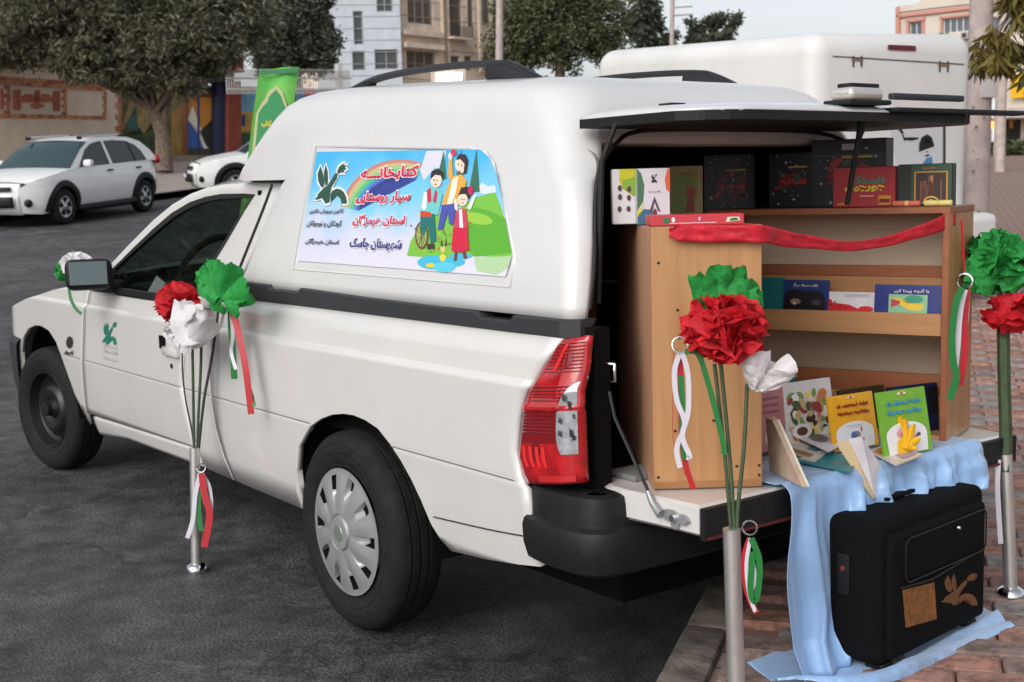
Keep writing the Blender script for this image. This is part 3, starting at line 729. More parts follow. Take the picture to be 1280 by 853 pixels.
# wheels
def wheel(x, y, front, mir):
    sg = -1 if not mir else 1
    w = bpy.data.objects.new('wheel', None); w.location = (x, y, .31); link(w, truck); w.location = (x, y, .31); w.matrix_parent_inverse = truck.matrix_world.inverted()
    bpy.context.view_layer.update()
    L = .31; loc = (x, y, .31)
    # profile: radius, offset along -sg (outwards)
    prof = [(.185, -.01), (.198, -.004), (.206, .002), (.209, .0005), (.212, .003), (.235, .008), (.2385, .0062), (.242, .0085), (.265, .009), (.268, .007), (.271, .008), (.286, .003), (.296, -.006), (.303, -.014), (.307, -.026), (.309, -.038), (.303, -.039), (.303, -.046), (.3095, -.047), (.3095, -.068), (.303, -.069), (.303, -.076), (.3095, -.077), (.3095, -.098), (.303, -.099), (.303, -.106), (.309, -.107), (.307, -.130), (.298, -.152), (.25, -.165), (.19, -.158)]
    lathe('tyre', [(r, h * -sg * -1 if False else h * (sg)) for r, h in prof], M_TYRE, w, axis='Y', loc=loc, n=64)
    if front:
        prof = [(.195, -.010), (.190, -.001), (.182, -.004), (.176, -.026), (.168, -.05), (.150, -.062), (.132, -.055), (.118, -.030), (.100, -.020), (.066, -.026), (.048, -.040), (.038, -.022), (.03, -.006), (.0005, -.004)]
        lathe('steel_rim', [(r, h * sg) for r, h in prof], M_STEEL, w, axis='Y', loc=loc, n=48)
        for k in range(10):
            a = 2 * math.pi * k / 10; lathe('rim_hole', [(.014, 0), (.0005, .0006)], M_DARK, w, axis='Y', loc=(x + .135 * math.cos(a), y + sg * -.0555, .31 + .135 * math.sin(a)), n=10)
        lathe('hub_cap', [(.036, -.02), (.034, .012), (.02, .018), (.0005, .02)], M_SILVER, w, axis='Y', loc=loc, n=20) if False else lathe('hub_cap', [(r, h * sg) for r, h in [(.036, -.02), (.034, .006), (.02, .010), (.0005, .011)]], M_STEEL, w, axis='Y', loc=loc, n=20)
        return w
    n, ks = 200, [.0005, .03, .05, .0555, .060, .072, .095, .115, .135, .150, .165, .178, .188, .194, .197]
    V = []; F = []
    for i in range(n):
        a = 2 * math.pi * i / n; ph = (a * 10 / (2 * math.pi)) % 1.0; sp = abs(ph - .5) * 2      # 1 at slots
        for r in ks:
            dome = .024 * (1 - (r / .197) ** 2) + .004
            if r < .052: h = dome + .004
            elif r < .058: h = dome - .006
            else:
                rib = max(0, 1 - sp * 1.25) ; rib = rib ** .5
                m_ = math.sin(math.pi * min(1, max(0, (r - .065) / .125)))
                h = dome + (.008 * rib - .004) * m_
                if sp > .70 and .128 < r < .172: h -= .016
                if r > .190: h = .006
            V.append((x + r * math.cos(a), y + sg * h, .31 + r * math.sin(a)))
    k = len(ks)
    for i in range(n):
        for j in range(k - 1):
            q = (i * k + j, ((i + 1) % n) * k + j, ((i + 1) % n) * k + j + 1, i * k + j + 1); F.append(q if sg < 0 else q[::-1])
    o = mesh('wheel_cover', V, F, M_SILVER, w, smooth=True, auto=38)
    o.data.materials.append(M_DARK)
    for p in o.data.polygons:
        c = p.center; r = math.hypot(c.x - x, c.z - .31); a = math.atan2(c.z - .31, c.x - x) % (2 * math.pi); sp = abs((a * 10 / (2 * math.pi)) % 1.0 - .5) * 2
        if sp > .66 and .126 < r < .174: p.material_index = 1
    lathe('wheel_emblem', [(r, h * sg) for r, h in [(.026, .031), (.024, .0335), (.0005, .034)]], mat('grey_badge', (.25, .3, .27), .4, metal=.5), w, axis='Y', loc=loc, n=20)
    for k in range(64):     # tread blocks along the shoulder
        a = 2 * math.pi * k / 64; c, sn = math.cos(a), math.sin(a)
        pass
    return w
for x, fr in ((0, False), (-WB, True)):
    for y, mir in ((.008, False), (TW - .008, True)):
        w_ = wheel(x - (.02 if not fr else .03), y, fr, mir)
        if fr: w_.rotation_euler.z = R(11)
# door furniture
def door_chart(u, v):
    p = on_y(.004, u, v); return Vector((p.x, ybody(p.x, p.z) - .0035, p.z))
pm = on_y(.0, 202, 428)
box('handle_recess', (pm.x + .0, ybody(0, pm.z) + .004, pm.z), (.055, .02, .05), M_DARK, door)
pm = on_y(.0, 213, 436)
box('door_handle', (pm.x + .01, ybody(0, pm.z) - .008, pm.z - .012), (.15, .022, .036), M_PAINT, door, bevel=.008)
pm = on_y(.0, 214, 458); lathe('keyhole', [(r, h) for r, h in [(.0005, -.004), (.009, -.004), (.011, 0)]], M_STEEL, door, axis='Y', loc=(pm.x, ybody(0, pm.z), pm.z), n=16)
BIRD = [[(.19, .93), (.10, .74), (.12, .55), (.20, .42), (.27, .40), (.31, .50), (.29, .66), (.24, .82)], [(.35, .97), (.295, .80), (.30, .58), (.345, .45), (.41, .47), (.425, .62), (.41, .80)],
        [(.70, .80), (.76, .91), (.85, .97), (.93, 1.0), (.905, .935), (1.0, .965), (.94, .885), (.985, .85), (.90, .815), (.93, .765), (.82, .765), (.73, .73)],
        [(.72, .73), (.69, .62), (.60, .50), (.53, .40), (.49, .28), (.465, .03), (.33, .0), (.30, .06), (.23, .14), (.12, .10), (.0, .10), (.08, .17), (.12, .25), (.22, .33), (.33, .40), (.42, .46), (.50, .57), (.58, .68), (.65, .76)],
        [(.50, .05), (.49, .22), (.56, .32), (.68, .37), (.80, .355), (.90, .29), (.97, .18), (1.0, .05), (.99, .0), (.83, .0), (.81, .10), (.75, .17), (.67, .19), (.60, .15)]]
def bird(rect, m, parent, mapf, name='bird_emblem', grow=0.0):
    """the leafy bird emblem inside rect=(a0,b0,a1,b1)"""
    a0, b0, a1, b1 = rect; V = []; F = []
    bm = bmesh.new()
    for poly in BIRD:
        if grow:
            cx = sum(p[0] for p in poly) / len(poly); cy = sum(p[1] for p in poly) / len(poly)
            poly = [(x + (x - cx) / max(.02, math.hypot(x - cx, y - cy)) * grow, y + (y - cy) / max(.02, math.hypot(x - cx, y - cy)) * grow) for x, y in poly]
        sp = [Vector((x, y, 0)) for x, y in poly]
        f = bm.faces.new([bm.verts.new(mapf(a0 + (a1 - a0) * p.x, b0 + (b1 - b0) * p.y)) for p in sp])
    bmesh.ops.triangulate(bm, faces=bm.faces, ngon_method='EAR_CLIP')
    return bm_obj(name, bm, m, parent)
bird((128, 431, 146, 402), mat('teal_print', rgb(20, 120, 100), .5), door, door_chart, name='door_emblem')
M_GREYP = mat('grey_print', rgb(150, 150, 150), .5)
def dl(s, u0, v0, u1, v1):
    a0 = on_y(0, u0, (v0 + v1) / 2).x; a1 = on_y(0, u1, (v0 + v1) / 2).x; zb = on_y(0, (u0 + u1) / 2, v1).z; zt = on_y(0, (u0 + u1) / 2, v0).z
    lettering(s, (a0, zb, a1, zt), M_GREYP, door, lambda a, b: Vector((a, ybody(a, b) - .0035, b)), bold=.0, name='door_lettering')
dl('کانون پرورش فکری', 129, 431, 147, 436); dl('کودکان و نوجوانان', 129, 437, 147, 443); dl('استان هرمزگان', 129, 446, 147, 452)
# fender badge
def fc(u, v):
    p = on_y(.004, u, v); return Vector((p.x, ybody(p.x, p.z) - .004, p.z))
fen = [o for o in truck.children if o.name.startswith('front_fender')][0]
flat('fender_badge', ell(88, 428, 4, 7.5, 16), mat('badge_grey', (.06, .06, .065), .35, metal=.6), fen, fc)
lettering('4x4', (82, 444, 93, 438), mat('badge_grey', (.06, .06, .065)), fen, fc, farsi=False, bold=.02, name='fender_lettering')
# door mirror
mi = bpy.data.objects.new('door_mirror', None); mi.location = (-2.05, -.06, 1.0); link(mi, truck); mi.location = (-2.05, -.06, 1.0); bpy.context.view_layer.update()
Mm = Matrix.Translation((-2.03, -.075, 1.028)) @ Matrix.Rotation(R(-20), 4, 'Z') @ Matrix.Rotation(R(-7), 4, 'Y')
bm = bmesh.new(); add_box(bm, (0, 0, 0), (.13, .19, .128), bevel=.03, seg=3); bmesh.ops.transform(bm, matrix=Mm, verts=bm.verts)
bm_obj('mirror_shell', bm, M_BLACKP, mi, smooth=True, auto=50)
bm = bmesh.new(); add_box(bm, (.0655, .0, .002), (.003, .150, .098), bevel=.001); bmesh.ops.transform(bm, matrix=Mm, verts=bm.verts)
bm_obj('mirror_glass', bm, mat('mirror_glass', (.13, .155, .155), .03, metal=1.0), mi)
box('mirror_arm', (-2.06, .035, .975), (.09, .10, .045), M_BLACKP, mi, bevel=.012)

# lower body seam behind the rear wheel; mid crease's shade painted as a grey ribbon
ribbon('body_seam_crease_shade', [(x, ybody(x, z) - .0015, z) for x, z in ((.47, .452), (.62, .462), (.78, .474), (.915, .488))], .004, M_STRIP, truck, side=(0, 0, 1))
for x0_, x1_ in ((-2.725, -2.46), (-2.43, -1.27), (-1.25, -1.0), (-.98, -.22), (.27, .86)):
    ribbon('body_seam_crease_shade', [(x0_ + (x1_ - x0_) * k / 6, ybody(-1, .621) - .0012, .621) for k in range(7)], .0035, mat('crease_shade_grey', (.16, .155, .15), .6), truck, side=(0, 0, 1))
# ------------------------------------------------------------------ canopy
CY = TW / 2
RINGS = [(1.03, -0.832, 1.038, 0.054, 0.045), (1.06, -0.822, 1.033, 0.058, 0.05), (1.12, -0.795, 1.023, 0.072, 0.055), (1.22, -0.745, 1.002, 0.094, 0.06), (1.3, -0.702, 0.98, 0.112, 0.065), (1.375, -0.655, 0.955, 0.129, 0.07), (1.392, -0.64, 0.95, 0.133, 0.08), (1.396, -0.99, 0.948, 0.134, 0.08), (1.402, -1.03, 0.946, 0.135, 0.09), (1.44, -1.012, 0.93, 0.144, 0.1), (1.5, -0.955, 0.905, 0.157, 0.11), (1.56, -0.885, 0.876, 0.17, 0.12), (1.61, -0.82, 0.85, 0.182, 0.13), (1.645, -0.765, 0.826, 0.198, 0.13), (1.668, -0.715, 0.8, 0.222, 0.13), (1.684, -0.66, 0.765, 0.262, 0.13), (1.694, -0.58, 0.7, 0.335, 0.13), (1.701, -0.46, 0.58, 0.43, 0.13), (1.705, -0.25, 0.36, 0.56, 0.1)]   # z, x front, x rear, y left, corner radius
def zdrop(x, z): return z - .078 * max(0, (x + .45) / 1.4) ** 1.2 * max(0, (z - 1.2) / .5)
def ring_pts(xf, xr, yl, rc, z):
    yr = TW - yl; P = []
    def arc(cx, cy, a0, n=8):
        for k in range(n + 1):
            a = R(a0 + 90 * k / n); P.append((cx + rc * math.cos(a), cy + rc * math.sin(a)))
    def seg(a, b, n):
        for k in range(1, n): P.append((a[0] + (b[0] - a[0]) * k / n, a[1] + (b[1] - a[1]) * k / n))
    arc(xf + rc, yl + rc, 180); seg((xf + rc, yl), (xr - rc, yl), 16); arc(xr - rc, yl + rc, 270)
    seg((xr, yl + rc), (xr, yr - rc), 10); arc(xr - rc, yr - rc, 0); seg((xr - rc, yr), (xf + rc, yr), 16); arc(xf + rc, yr - rc, 90); seg((xf, yr - rc), (xf, yl + rc), 10)
    return [Vector((x, y, zdrop(x, z))) for x, y in P]
V = []; F = []; n = None; rear0, rear1 = 9 + 15 + 8, 9 + 15 + 9 + 9
for z, xf, xr, yl, rc in RINGS:
    P = ring_pts(xf, xr, yl, rc, z); n = len(P); V += P
for l in range(len(RINGS) - 1):
    for i in range(n):
        j = (i + 1) % n
        if RINGS[l + 1][0] <= 1.505 and rear0 <= i <= rear1 : continue       # the rear opening
        F.append((l * n + i, l * n + j, (l + 1) * n + j, (l + 1) * n + i))
F.append(tuple((len(RINGS) - 1) * n + i for i in range(n)))
M_CAN = mat('canopy_white', (.65, .65, .648), .30, coat=.6, noise_amt=.02, noise_scale=3)
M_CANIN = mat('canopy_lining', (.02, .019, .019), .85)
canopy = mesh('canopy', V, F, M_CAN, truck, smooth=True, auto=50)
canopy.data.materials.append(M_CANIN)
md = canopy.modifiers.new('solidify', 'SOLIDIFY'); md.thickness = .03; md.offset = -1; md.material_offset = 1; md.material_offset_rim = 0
def ycan(z): return .0450 + .22 * (z - 1.0) + (max(0, z - 1.5) ** 2) * 1.2
# black line between cab and canopy
ribbon('cab_gap_seal', [(-.845, .045, 1.03), (-.79, .062, 1.12), (-.70, .098, 1.28), (-.645, .118, 1.38)], .022, M_BLACKP, canopy, side=(1, 0, 0))
# seal round the rear opening and inner lamp
op = [(1.03, .112, 1.05), (1.015, .142, 1.16), (.978, .182, 1.32), (.955, .225, 1.40), (.938, .29, 1.45), (.92, .36, 1.475), (.91, .5, 1.484)]
sp = smooth_pts(op + [(p[0], TW - p[1], p[2]) for p in op[::-1]], 5)
tube('opening_seal', sp, .006, M_BLACKP, canopy, n=8)
lathe('interior_lamp', [(.045, 0), (.04, .012), (.0005, .018)], mat('lamp_lens', (.55, .52, .48), .4), canopy, axis='Y', loc=(.90, .215, 1.39), n=20)
# canopy roof rails
def rail(mir):
    y = .34 if not mir else TW - .34
    base = [(-.545, 1.668), (-.47, 1.684), (-.27, 1.712), (.05, 1.714), (.36, 1.698), (.47, 1.676), (.625, 1.608)]
    top = smooth_pts([(x, y, z) for x, z in base], 6)
    r = rail_o = bpy.data.objects.new('roof_rail', None); link(r, truck); r.location = (0, y, 1.68); bpy.context.view_layer.update()
    V = []; F = []; k = 6
    for i, p in enumerate(top):
        for a in range(k):
            an = 2 * math.pi * a / k; V.append((p.x, p.y + .020 * math.cos(an), p.z + .011 * math.sin(an)))
    for i in range(len(top) - 1):
        for a in range(k): F.append((i * k + a, i * k + (a + 1) % k, (i + 1) * k + (a + 1) % k, (i + 1) * k + a))
    F += [tuple(range(k - 1, -1, -1)), tuple((len(top) - 1) * k + a for a in range(k))]
    mesh('rail_bar', V, F, M_RAIL, r, smooth=True, auto=50)
    for pts in ([(-.56, 1.645), (-.545, 1.672), (-.44, 1.692), (-.32, 1.704), (-.36, 1.67), (-.40, 1.645)], [(.65, 1.590), (.62, 1.615), (.47, 1.685), (.34, 1.704), (.33, 1.66), (.40, 1.610)]):
        poly_prism('rail_foot', [(x, y - .018, z) for x, z in pts], (0, .036, 0), M_RAIL, r, bevel=.004)
M_RAIL = mat('black_rail', (.012, .0125, .016), .45)
rail(0); rail(1)
# lifted rear window door: white shell above, black frame and glass below
hatch = bpy.data.objects.new('rear_hatch', None); link(hatch, truck); hatch.location = (1.0, CY, 1.5); bpy.context.view_layer.update()
def hout(u, v, grow=0.0):
    """outline of the hatch seen from above"""
    y = .20 + (TW - .36) * v; yy = (v - .5) * 2; xr = 1.335 - .10 * max(0, abs(yy) - .72) / .28 * max(0, abs(yy) - .72) / .28
    return .90 + (xr - .90 + grow) * u, y
def htop(u, v):
    x, y = hout(u, v); e = math.sin(math.pi * min(1, max(0, v))) ** .35; k = math.sin(math.pi * min(1, u * .72 + .28)) ** .5
    return (x, y, 1.5085 + .034 * e * k)
grid('hatch_shell', 16, 28, htop, M_CAN, hatch, thick=-.006)
bm = bmesh.new()
ring = [hout(1, v / 24) for v in range(25)]; pts = [(.90, .20)] + ring + [(.90, TW - .16)]
a = [bm.verts.new((x, y, 1.506)) for x, y in pts]; b_ = [bm.verts.new((x * 1.0, y, 1.484)) for x, y in pts]
bm.faces.new(a); bm.faces.new(b_[::-1])
for i in range(len(pts)): bm.faces.new((a[i], b_[i], b_[(i + 1) % len(pts)], a[(i + 1) % len(pts)]))
bmesh.ops.recalc_face_normals(bm, faces=bm.faces)
bm_obj('hatch_frame', bm, M_BLACKP, hatch)
box('hatch_lip', (1.335, TW / 2 + .40, 1.512), (.05, .58, .012), M_BLACKP, hatch, bevel=.003)
box('hatch_lock_bar', (1.318, 1.02, 1.548), (.02, .30, .016), M_STRIP, hatch, bevel=.004)
box('hatch_hinge', (1.02, .40, 1.535), (.05, .05, .014), M_BLACKP, hatch, bevel=.004)
bm = bmesh.new(); add_box(bm, (1.30, .76, 1.550), (.07, .125, .034), bevel=.012, seg=3)
bm_obj('number_plate_lamp', bm, mat('clear_lamp', (.6, .58, .54), .15, metal=.4), hatch, smooth=True)
box('number_plate_lamp_cap', (1.30, .765, 1.571), (.045, .11, .012), M_BLACKP, hatch, bevel=.004)
box('number_plate_lamp_base', (1.302, .76, 1.530), (.085, .16, .012), M_BLACKP, hatch, bevel=.004)
tube('hatch_strut', [(1.30, .78, 1.49), (1.30, .78, 1.475), (1.285, .785, 1.44), (1.24, .80, 1.28)], [.018, .012, .007, .007], M_BLACKP, hatch, n=8)
tube('hatch_gas_strut', [(1.0, .165, 1.06), (1.01, .175, 1.40), (1.03, .205, 1.49)], .007, M_BLACKP, hatch, n=8)
# ------------------------------------------------------------------ decal on the canopy side
def dec(u, v, lift=.003):
    p = slant(u, v, .045, .22); return Vector((p.x, ycan(p.z) - lift, p.z))
decal = bpy.data.objects.new('side_decal', None); link(decal, truck); decal.location = (.15, .10, 1.3); bpy.context.view_layer.update()
edge = [(373, 326), (397, 190), (601, 187), (612, 196), (622, 218), (642, 318), (633, 346)]
# raised frame of the blanked canopy window
fr = [(366, 338), (392, 181), (590, 183), (606, 189), (617, 204), (645, 322), (640, 361)]
frp = [dec(u, v, 0.0) for u, v in fr]
V = []; F = []
for i, p in enumerate(frp):
    for w, l in ((.0, -.003), (.006, .0018), (.014, .0018), (.022, -.001)):
        c = Vector((.14, 0, 1.28)); d = (c - Vector((p.x, 0, p.z))); d.normalize(); q = p + d * w; V.append((q.x, ycan(q.z) - l, q.z))
k = len(frp)
for i in range(k):
    for j in range(3): F.append((i * 4 + j, ((i + 1) % k) * 4 + j, ((i + 1) % k) * 4 + j + 1, i * 4 + j + 1))
mesh('window_blank_frame', V, F, M_CAN, decal, smooth=True)
def decal_mat():
    m = bpy.data.materials.new('decal_sky_print'); m.use_nodes = True; t = m.node_tree; b = t.nodes['Principled BSDF']; b.inputs['Roughness'].default_value = .35
    tc = t.nodes.new('ShaderNodeTexCoord'); sx = t.nodes.new('ShaderNodeSeparateXYZ'); t.links.new(tc.outputs['Object'], sx.inputs[0])
    n = t.nodes.new('ShaderNodeTexNoise'); n.inputs['Scale'].default_value = 6; n.inputs['Detail'].default_value = 3; t.links.new(tc.outputs['Object'], n.inputs['Vector'])
    a = t.nodes.new('ShaderNodeMath'); a.operation = 'MULTIPLY_ADD'; t.links.new(n.outputs['Fac'], a.inputs[0]); a.inputs[1].default_value = .22; t.links.new(sx.outputs['Z'], a.inputs[2])
    r = t.nodes.new('ShaderNodeValToRGB'); mr = t.nodes.new('ShaderNodeMapRange'); mr.inputs['From Min'].default_value = 1.24; mr.inputs['From Max'].default_value = 1.58
    t.links.new(a.outputs[0], mr.inputs['Value']); t.links.new(mr.outputs[0], r.inputs['Fac'])
    e = r.color_ramp.elements; e[0].position = 0; e[0].color = (*rgb(222, 218, 232), 1); e[1].position = 1; e[1].color = (*rgb(62, 176, 232), 1)
    q = e.new(.25); q.color = (*rgb(206, 212, 236), 1); q = e.new(.55); q.color = (*rgb(128, 204, 236), 1)
    t.links.new(r.outputs[0], b.inputs['Base Color']); return m
V = [dec(u, v) for u, v in edge]
bm = bmesh.new(); f = bm.faces.new([bm.verts.new(p) for p in V]); bmesh.ops.triangulate(bm, faces=[f])
for _ in range(3): bmesh.ops.subdivide_edges(bm, edges=bm.edges[:], cuts=1)
for v in bm.verts: v.co.y = ycan(v.co.z) - .003
bm_obj('decal_sheet', bm, decal_mat(), decal)
def pr(c, name=None): return mat('print_%d_%d_%d' % c, rgb(*c), .45)
L = [0]
def dp(pts, c, lift=None, name='decal_print'):
    L[0] += 1; l = .0036 + L[0] * .00003 if lift is None else lift
    # photo crop coordinates (4.267 px per photo px, origin 360,170)
    bm = bmesh.new(); f = bm.faces.new([bm.verts.new(dec(360 + a / 4.267, 170 + b / 4.267, l)) for a, b in pts])
    bmesh.ops.triangulate(bm, faces=[f], ngon_method='EAR_CLIP')
    return bm_obj(name, bm, pr(c), decal)
# meadow, hills, mountain, pond
dp([(640, 640), (660, 560), (720, 470), (800, 420), (900, 400), (1000, 330), (1110, 300), (1150, 400), (1200, 620), (1195, 650), (1000, 640), (800, 650)], (120, 190, 70))
dp([(900, 470), (1000, 380), (1080, 400), (1165, 440), (1200, 625), (1000, 645), (930, 560)], (92, 172, 52))
dp([(1000, 650), (1198, 640), (1180, 700), (1120, 740), (1010, 720)], (176, 208, 160))
dp([(1000, 300), (1040, 250), (1075, 270), (1110, 262), (1118, 300), (1060, 310)], (214, 224, 236))
dp([(745, 80), (850, 78), (830, 200), (790, 170), (730, 240), (710, 180)], (214, 214, 232))
dp(ell(1010, 440, 90, 30, 18, rot=.2), (150, 200, 70))
# rainbow
for (r0, r1, c) in ((330, 312, (196, 130, 120)), (312, 296, (206, 178, 130)), (296, 280, (150, 196, 140)), (280, 262, (92, 190, 120)), (262, 246, (70, 150, 200)), (246, 234, (84, 100, 190))):
    A = [(608 + r0 * 1.0 * math.cos(R(a)), 455 - r0 * 1.0 * math.sin(R(a))) for a in range(70, 172, 6)]
    B = [(608 + r1 * 1.0 * math.cos(R(a)), 455 - r1 * 1.0 * math.sin(R(a))) for a in range(70, 172, 6)]
    dp(A + B[::-1], c)
# pond and cypress trees
dp(ell(790, 675, 95, 38, 20), (70, 184, 216)); dp(ell(885, 672, 66, 26, 18), (70, 184, 216)); dp(ell(840, 700, 60, 28, 16), (92, 200, 224)); dp(ell(930, 640, 60, 16, 14), (80, 180, 210))
dp(ell(765, 690, 24, 12, 12), (226, 200, 60)); dp(ell(832, 600, 12, 24, 12), (236, 196, 120)); dp(ell(832, 650, 16, 20, 12), (240, 210, 70)); dp([(820, 590), (826, 540), (836, 585)], (90, 70, 50)); dp([(842, 590), (850, 540), (858, 585)], (90, 70, 50))
for x, y0, y1, w in ((826, 75, 230, 26), (920, 70, 240, 22), (1000, 72, 300, 30)): dp([(x + 12, y0), (x + w, y1), (x - w, y1)], (52, 110, 84))
for k in range(46):
    rr = random.Random(k); x, y = rr.uniform(660, 990), rr.uniform(460, 620)
    dp(ell(x, y, 5, 6, 5), rr.choice([(214, 70, 60), (230, 190, 60), (90, 150, 60), (190, 80, 90), (120, 90, 60)]))
# wheelchair of the seated child and the three children
dp(ell(722, 530, 36, 74, 22), (120, 70, 60)); dp(ell(722, 530, 27, 62, 22), (140, 180, 90))
for k in range(6): a = k * math.pi / 6; dp([(722 + 27 * math.cos(a) - 2, 530 + 62 * math.sin(a)), (722 + 27 * math.cos(a) + 2, 530 + 62 * math.sin(a)), (722 - 27 * math.cos(a) + 2, 530 - 62 * math.sin(a)), (722 - 27 * math.cos(a) - 2, 530 - 62 * math.sin(a))], (120, 70, 60))
# seated boy
dp([(735, 300), (770, 270), (815, 285), (835, 310), (810, 420), (715, 430), (725, 360)], (110, 200, 200)); dp([(750, 290), (772, 275), (775, 350), (755, 360)], (196, 50, 80)); dp([(795, 285), (808, 300), (800, 360), (782, 350)], (196, 50, 80))
dp([(735, 300), (750, 300), (748, 380), (735, 400), (722, 380)], (244, 240, 240)); dp([(715, 420), (790, 415), (800, 560), (770, 575), (755, 470), (735, 540), (715, 500)], (30, 112, 110)); dp([(715, 400), (770, 405), (775, 430), (715, 432)], (204, 70, 40))
dp(ell(800, 235, 30, 42, 16), (246, 214, 194)); dp([(768, 235), (775, 190), (810, 172), (838, 195), (838, 240), (824, 212), (795, 208), (780, 222)], (44, 38, 40)); dp([(752, 575), (790, 575), (792, 600), (752, 605)], (70, 50, 50))
# standing boy with a flower
dp([(860, 270), (890, 215), (935, 205), (965, 240), (945, 300), (935, 370), (830, 368)], (222, 168, 70)); dp([(888, 230), (918, 215), (905, 300), (880, 370), (858, 366)], (246, 240, 220)); dp([(868, 120), (885, 118), (890, 215), (875, 240), (862, 210)], (222, 168, 70))
dp(ell(876, 108, 12, 18, 10), (246, 214, 194)); dp(ell(893, 88, 16, 18, 12), (206, 60, 80)); dp([(830, 368), (905, 360), (895, 470), (870, 470), (862, 400), (835, 500), (808, 500)], (74, 82, 170))
dp(ell(930, 155, 28, 44, 16, rot=-.2), (246, 214, 194)); dp([(905, 130), (920, 98), (955, 98), (970, 130), (962, 195), (945, 205), (952, 150), (930, 125)], (60, 42, 38)); dp([(920, 185), (935, 190), (928, 198), (918, 194)], (190, 60, 60))
# girl in the red dress
dp([(905, 400), (930, 385), (960, 390), (970, 490), (895, 490)], (204, 64, 92)); dp([(922, 395), (938, 390), (945, 490), (925, 490)], (246, 236, 240)); dp([(890, 490), (968, 488), (975, 605), (930, 622), (882, 612)], (206, 34, 66))
dp([(965, 385), (985, 350), (1005, 310), (1015, 318), (985, 392)], (246, 240, 240)); dp([(905, 330), (915, 370), (915, 400), (900, 390), (897, 345)], (246, 240, 240)); dp(ell(942, 340, 27, 34, 14), (246, 214, 194)); dp([(915, 325), (935, 275), (975, 270), (990, 300), (975, 340), (960, 310), (930, 312)], (50, 36, 40)); dp(ell(985, 290, 14, 26, 12), (196, 40, 90)); dp([(900, 615), (912, 615), (910, 660), (895, 668)], (120, 60, 50)); dp([(940, 615), (955, 612), (965, 650), (948, 655)], (120, 60, 50))
for (x, y) in ((790, 236), (806, 238), (920, 152), (938, 158), (936, 338), (950, 340)): dp(ell(x, y, 3.5, 5, 7), (60, 40, 40))
for (x, y) in ((798, 258), (942, 358)): dp(ell(x, y, 8, 3, 8), (196, 70, 70))
# emblem and lettering
def cz(s, rect, c, bold, outline=None):
    a0, v0, a1, v1 = [rect[0] / 4.267 + 360, rect[1] / 4.267 + 170, rect[2] / 4.267 + 360, rect[3] / 4.267 + 170]
    vm = (v0 + v1) / 2; um = (a0 + a1) / 2; x0 = dec(a0, vm).x; x1 = dec(a1, vm).x; zb = dec(um, v1).z; zt = dec(um, v0).z
    tilt = (dec(a1, vm).z - dec(a0, vm).z) / (x1 - x0)
    mp = lambda l: (lambda a, b: Vector((a, ycan(b) - l, b)))
    if outline: lettering(s, (x0 - .004, zb - .004, x1 + .004, zt + .004), pr(outline), decal, mp(.0066), bold=bold + .035, name='decal_lettering_edge')
    lettering(s, (x0, zb, x1, zt), pr(c), decal, mp(.0072), bold=bold, name='decal_lettering')
WHT = (240, 240, 240)
cz('کتابخانـــه', (400, 162, 705, 236), (222, 40, 74), .042, WHT)
cz('سیار روستایی', (372, 296, 662, 362), (222, 40, 74), .042, WHT)
cz('استان هرمزگان', (356, 418, 636, 484), (222, 40, 74), .042, WHT)
cz('شهرستان جاسک', (338, 545, 616, 612), (52, 46, 130), .042, WHT)
cz('کانون پرورش فکری', (124, 388, 306, 418), (40, 40, 48), .026)
cz('کودکان و نوجوانان', (110, 450, 296, 488), (40, 40, 48), .026)
cz('استان هرمزگان', (102, 546, 280, 582), (40, 40, 48), .026)
bird((358 + 150 / 4.267 + 2, 170 + 362 / 4.267, 360 + 325 / 4.267, 170 + 145 / 4.267), pr((236, 238, 240)), decal, lambda a, b: dec(a, b, .0062), grow=.055, name='emblem_halo')
bird((358 + 150 / 4.267 + 2, 170 + 362 / 4.267, 360 + 325 / 4.267, 170 + 145 / 4.267), M_LOGOGREEN, decal, lambda a, b: dec(a, b, .0068), name='emblem')
# ------------------------------------------------------------------ the bookcases on the tailgate
M_BEECH = wood_mat('beech_veneer', rgb(172, 124, 82), rgb(196, 148, 102), (26, 26, 1.6))
M_BEECHH = wood_mat('beech_veneer_across', rgb(172, 124, 82), rgb(194, 146, 100), (1.6, 1.6, 26))
M_BROWN = wood_mat('brown_edge', rgb(140, 84, 54), rgb(158, 98, 64), (2, 2, 26))
M_PANEL = wood_mat('pale_back_panel', rgb(216, 196, 172), rgb(226, 206, 184), (1.5, 1.5, 18), .6)
M_BACK = wood_mat('reddish_back_panel', rgb(186, 136, 108), rgb(198, 150, 120), (22, 22, 1.4), .55)
M_SCREW = mat('screw_hole', (.02, .012, .01), .8)
TZ = .634; CTOP = 1.246
E1 = Vector((.579, .815, 0)).normalized(); E2 = Vector((-E1.y, E1.x, 0)); C1 = Vector((1.202, .154, TZ))
F2 = Vector((-.939, -.344, 0)).normalized(); B2 = Vector((F2.y, -F2.x, 0)); C2 = Vector((1.349, 1.081, TZ))
def fmat(o, x, y, z=Vector((0, 0, 1))): return Matrix(((x.x, y.x, z.x, o.x), (x.y, y.y, z.y, o.y), (x.z, y.z, z.z, o.z), (0, 0, 0, 1)))
MC1 = fmat(C1, E1, E2); MC2 = fmat(C2, F2, -B2 if False else Vector((-F2.y, F2.x, 0)))
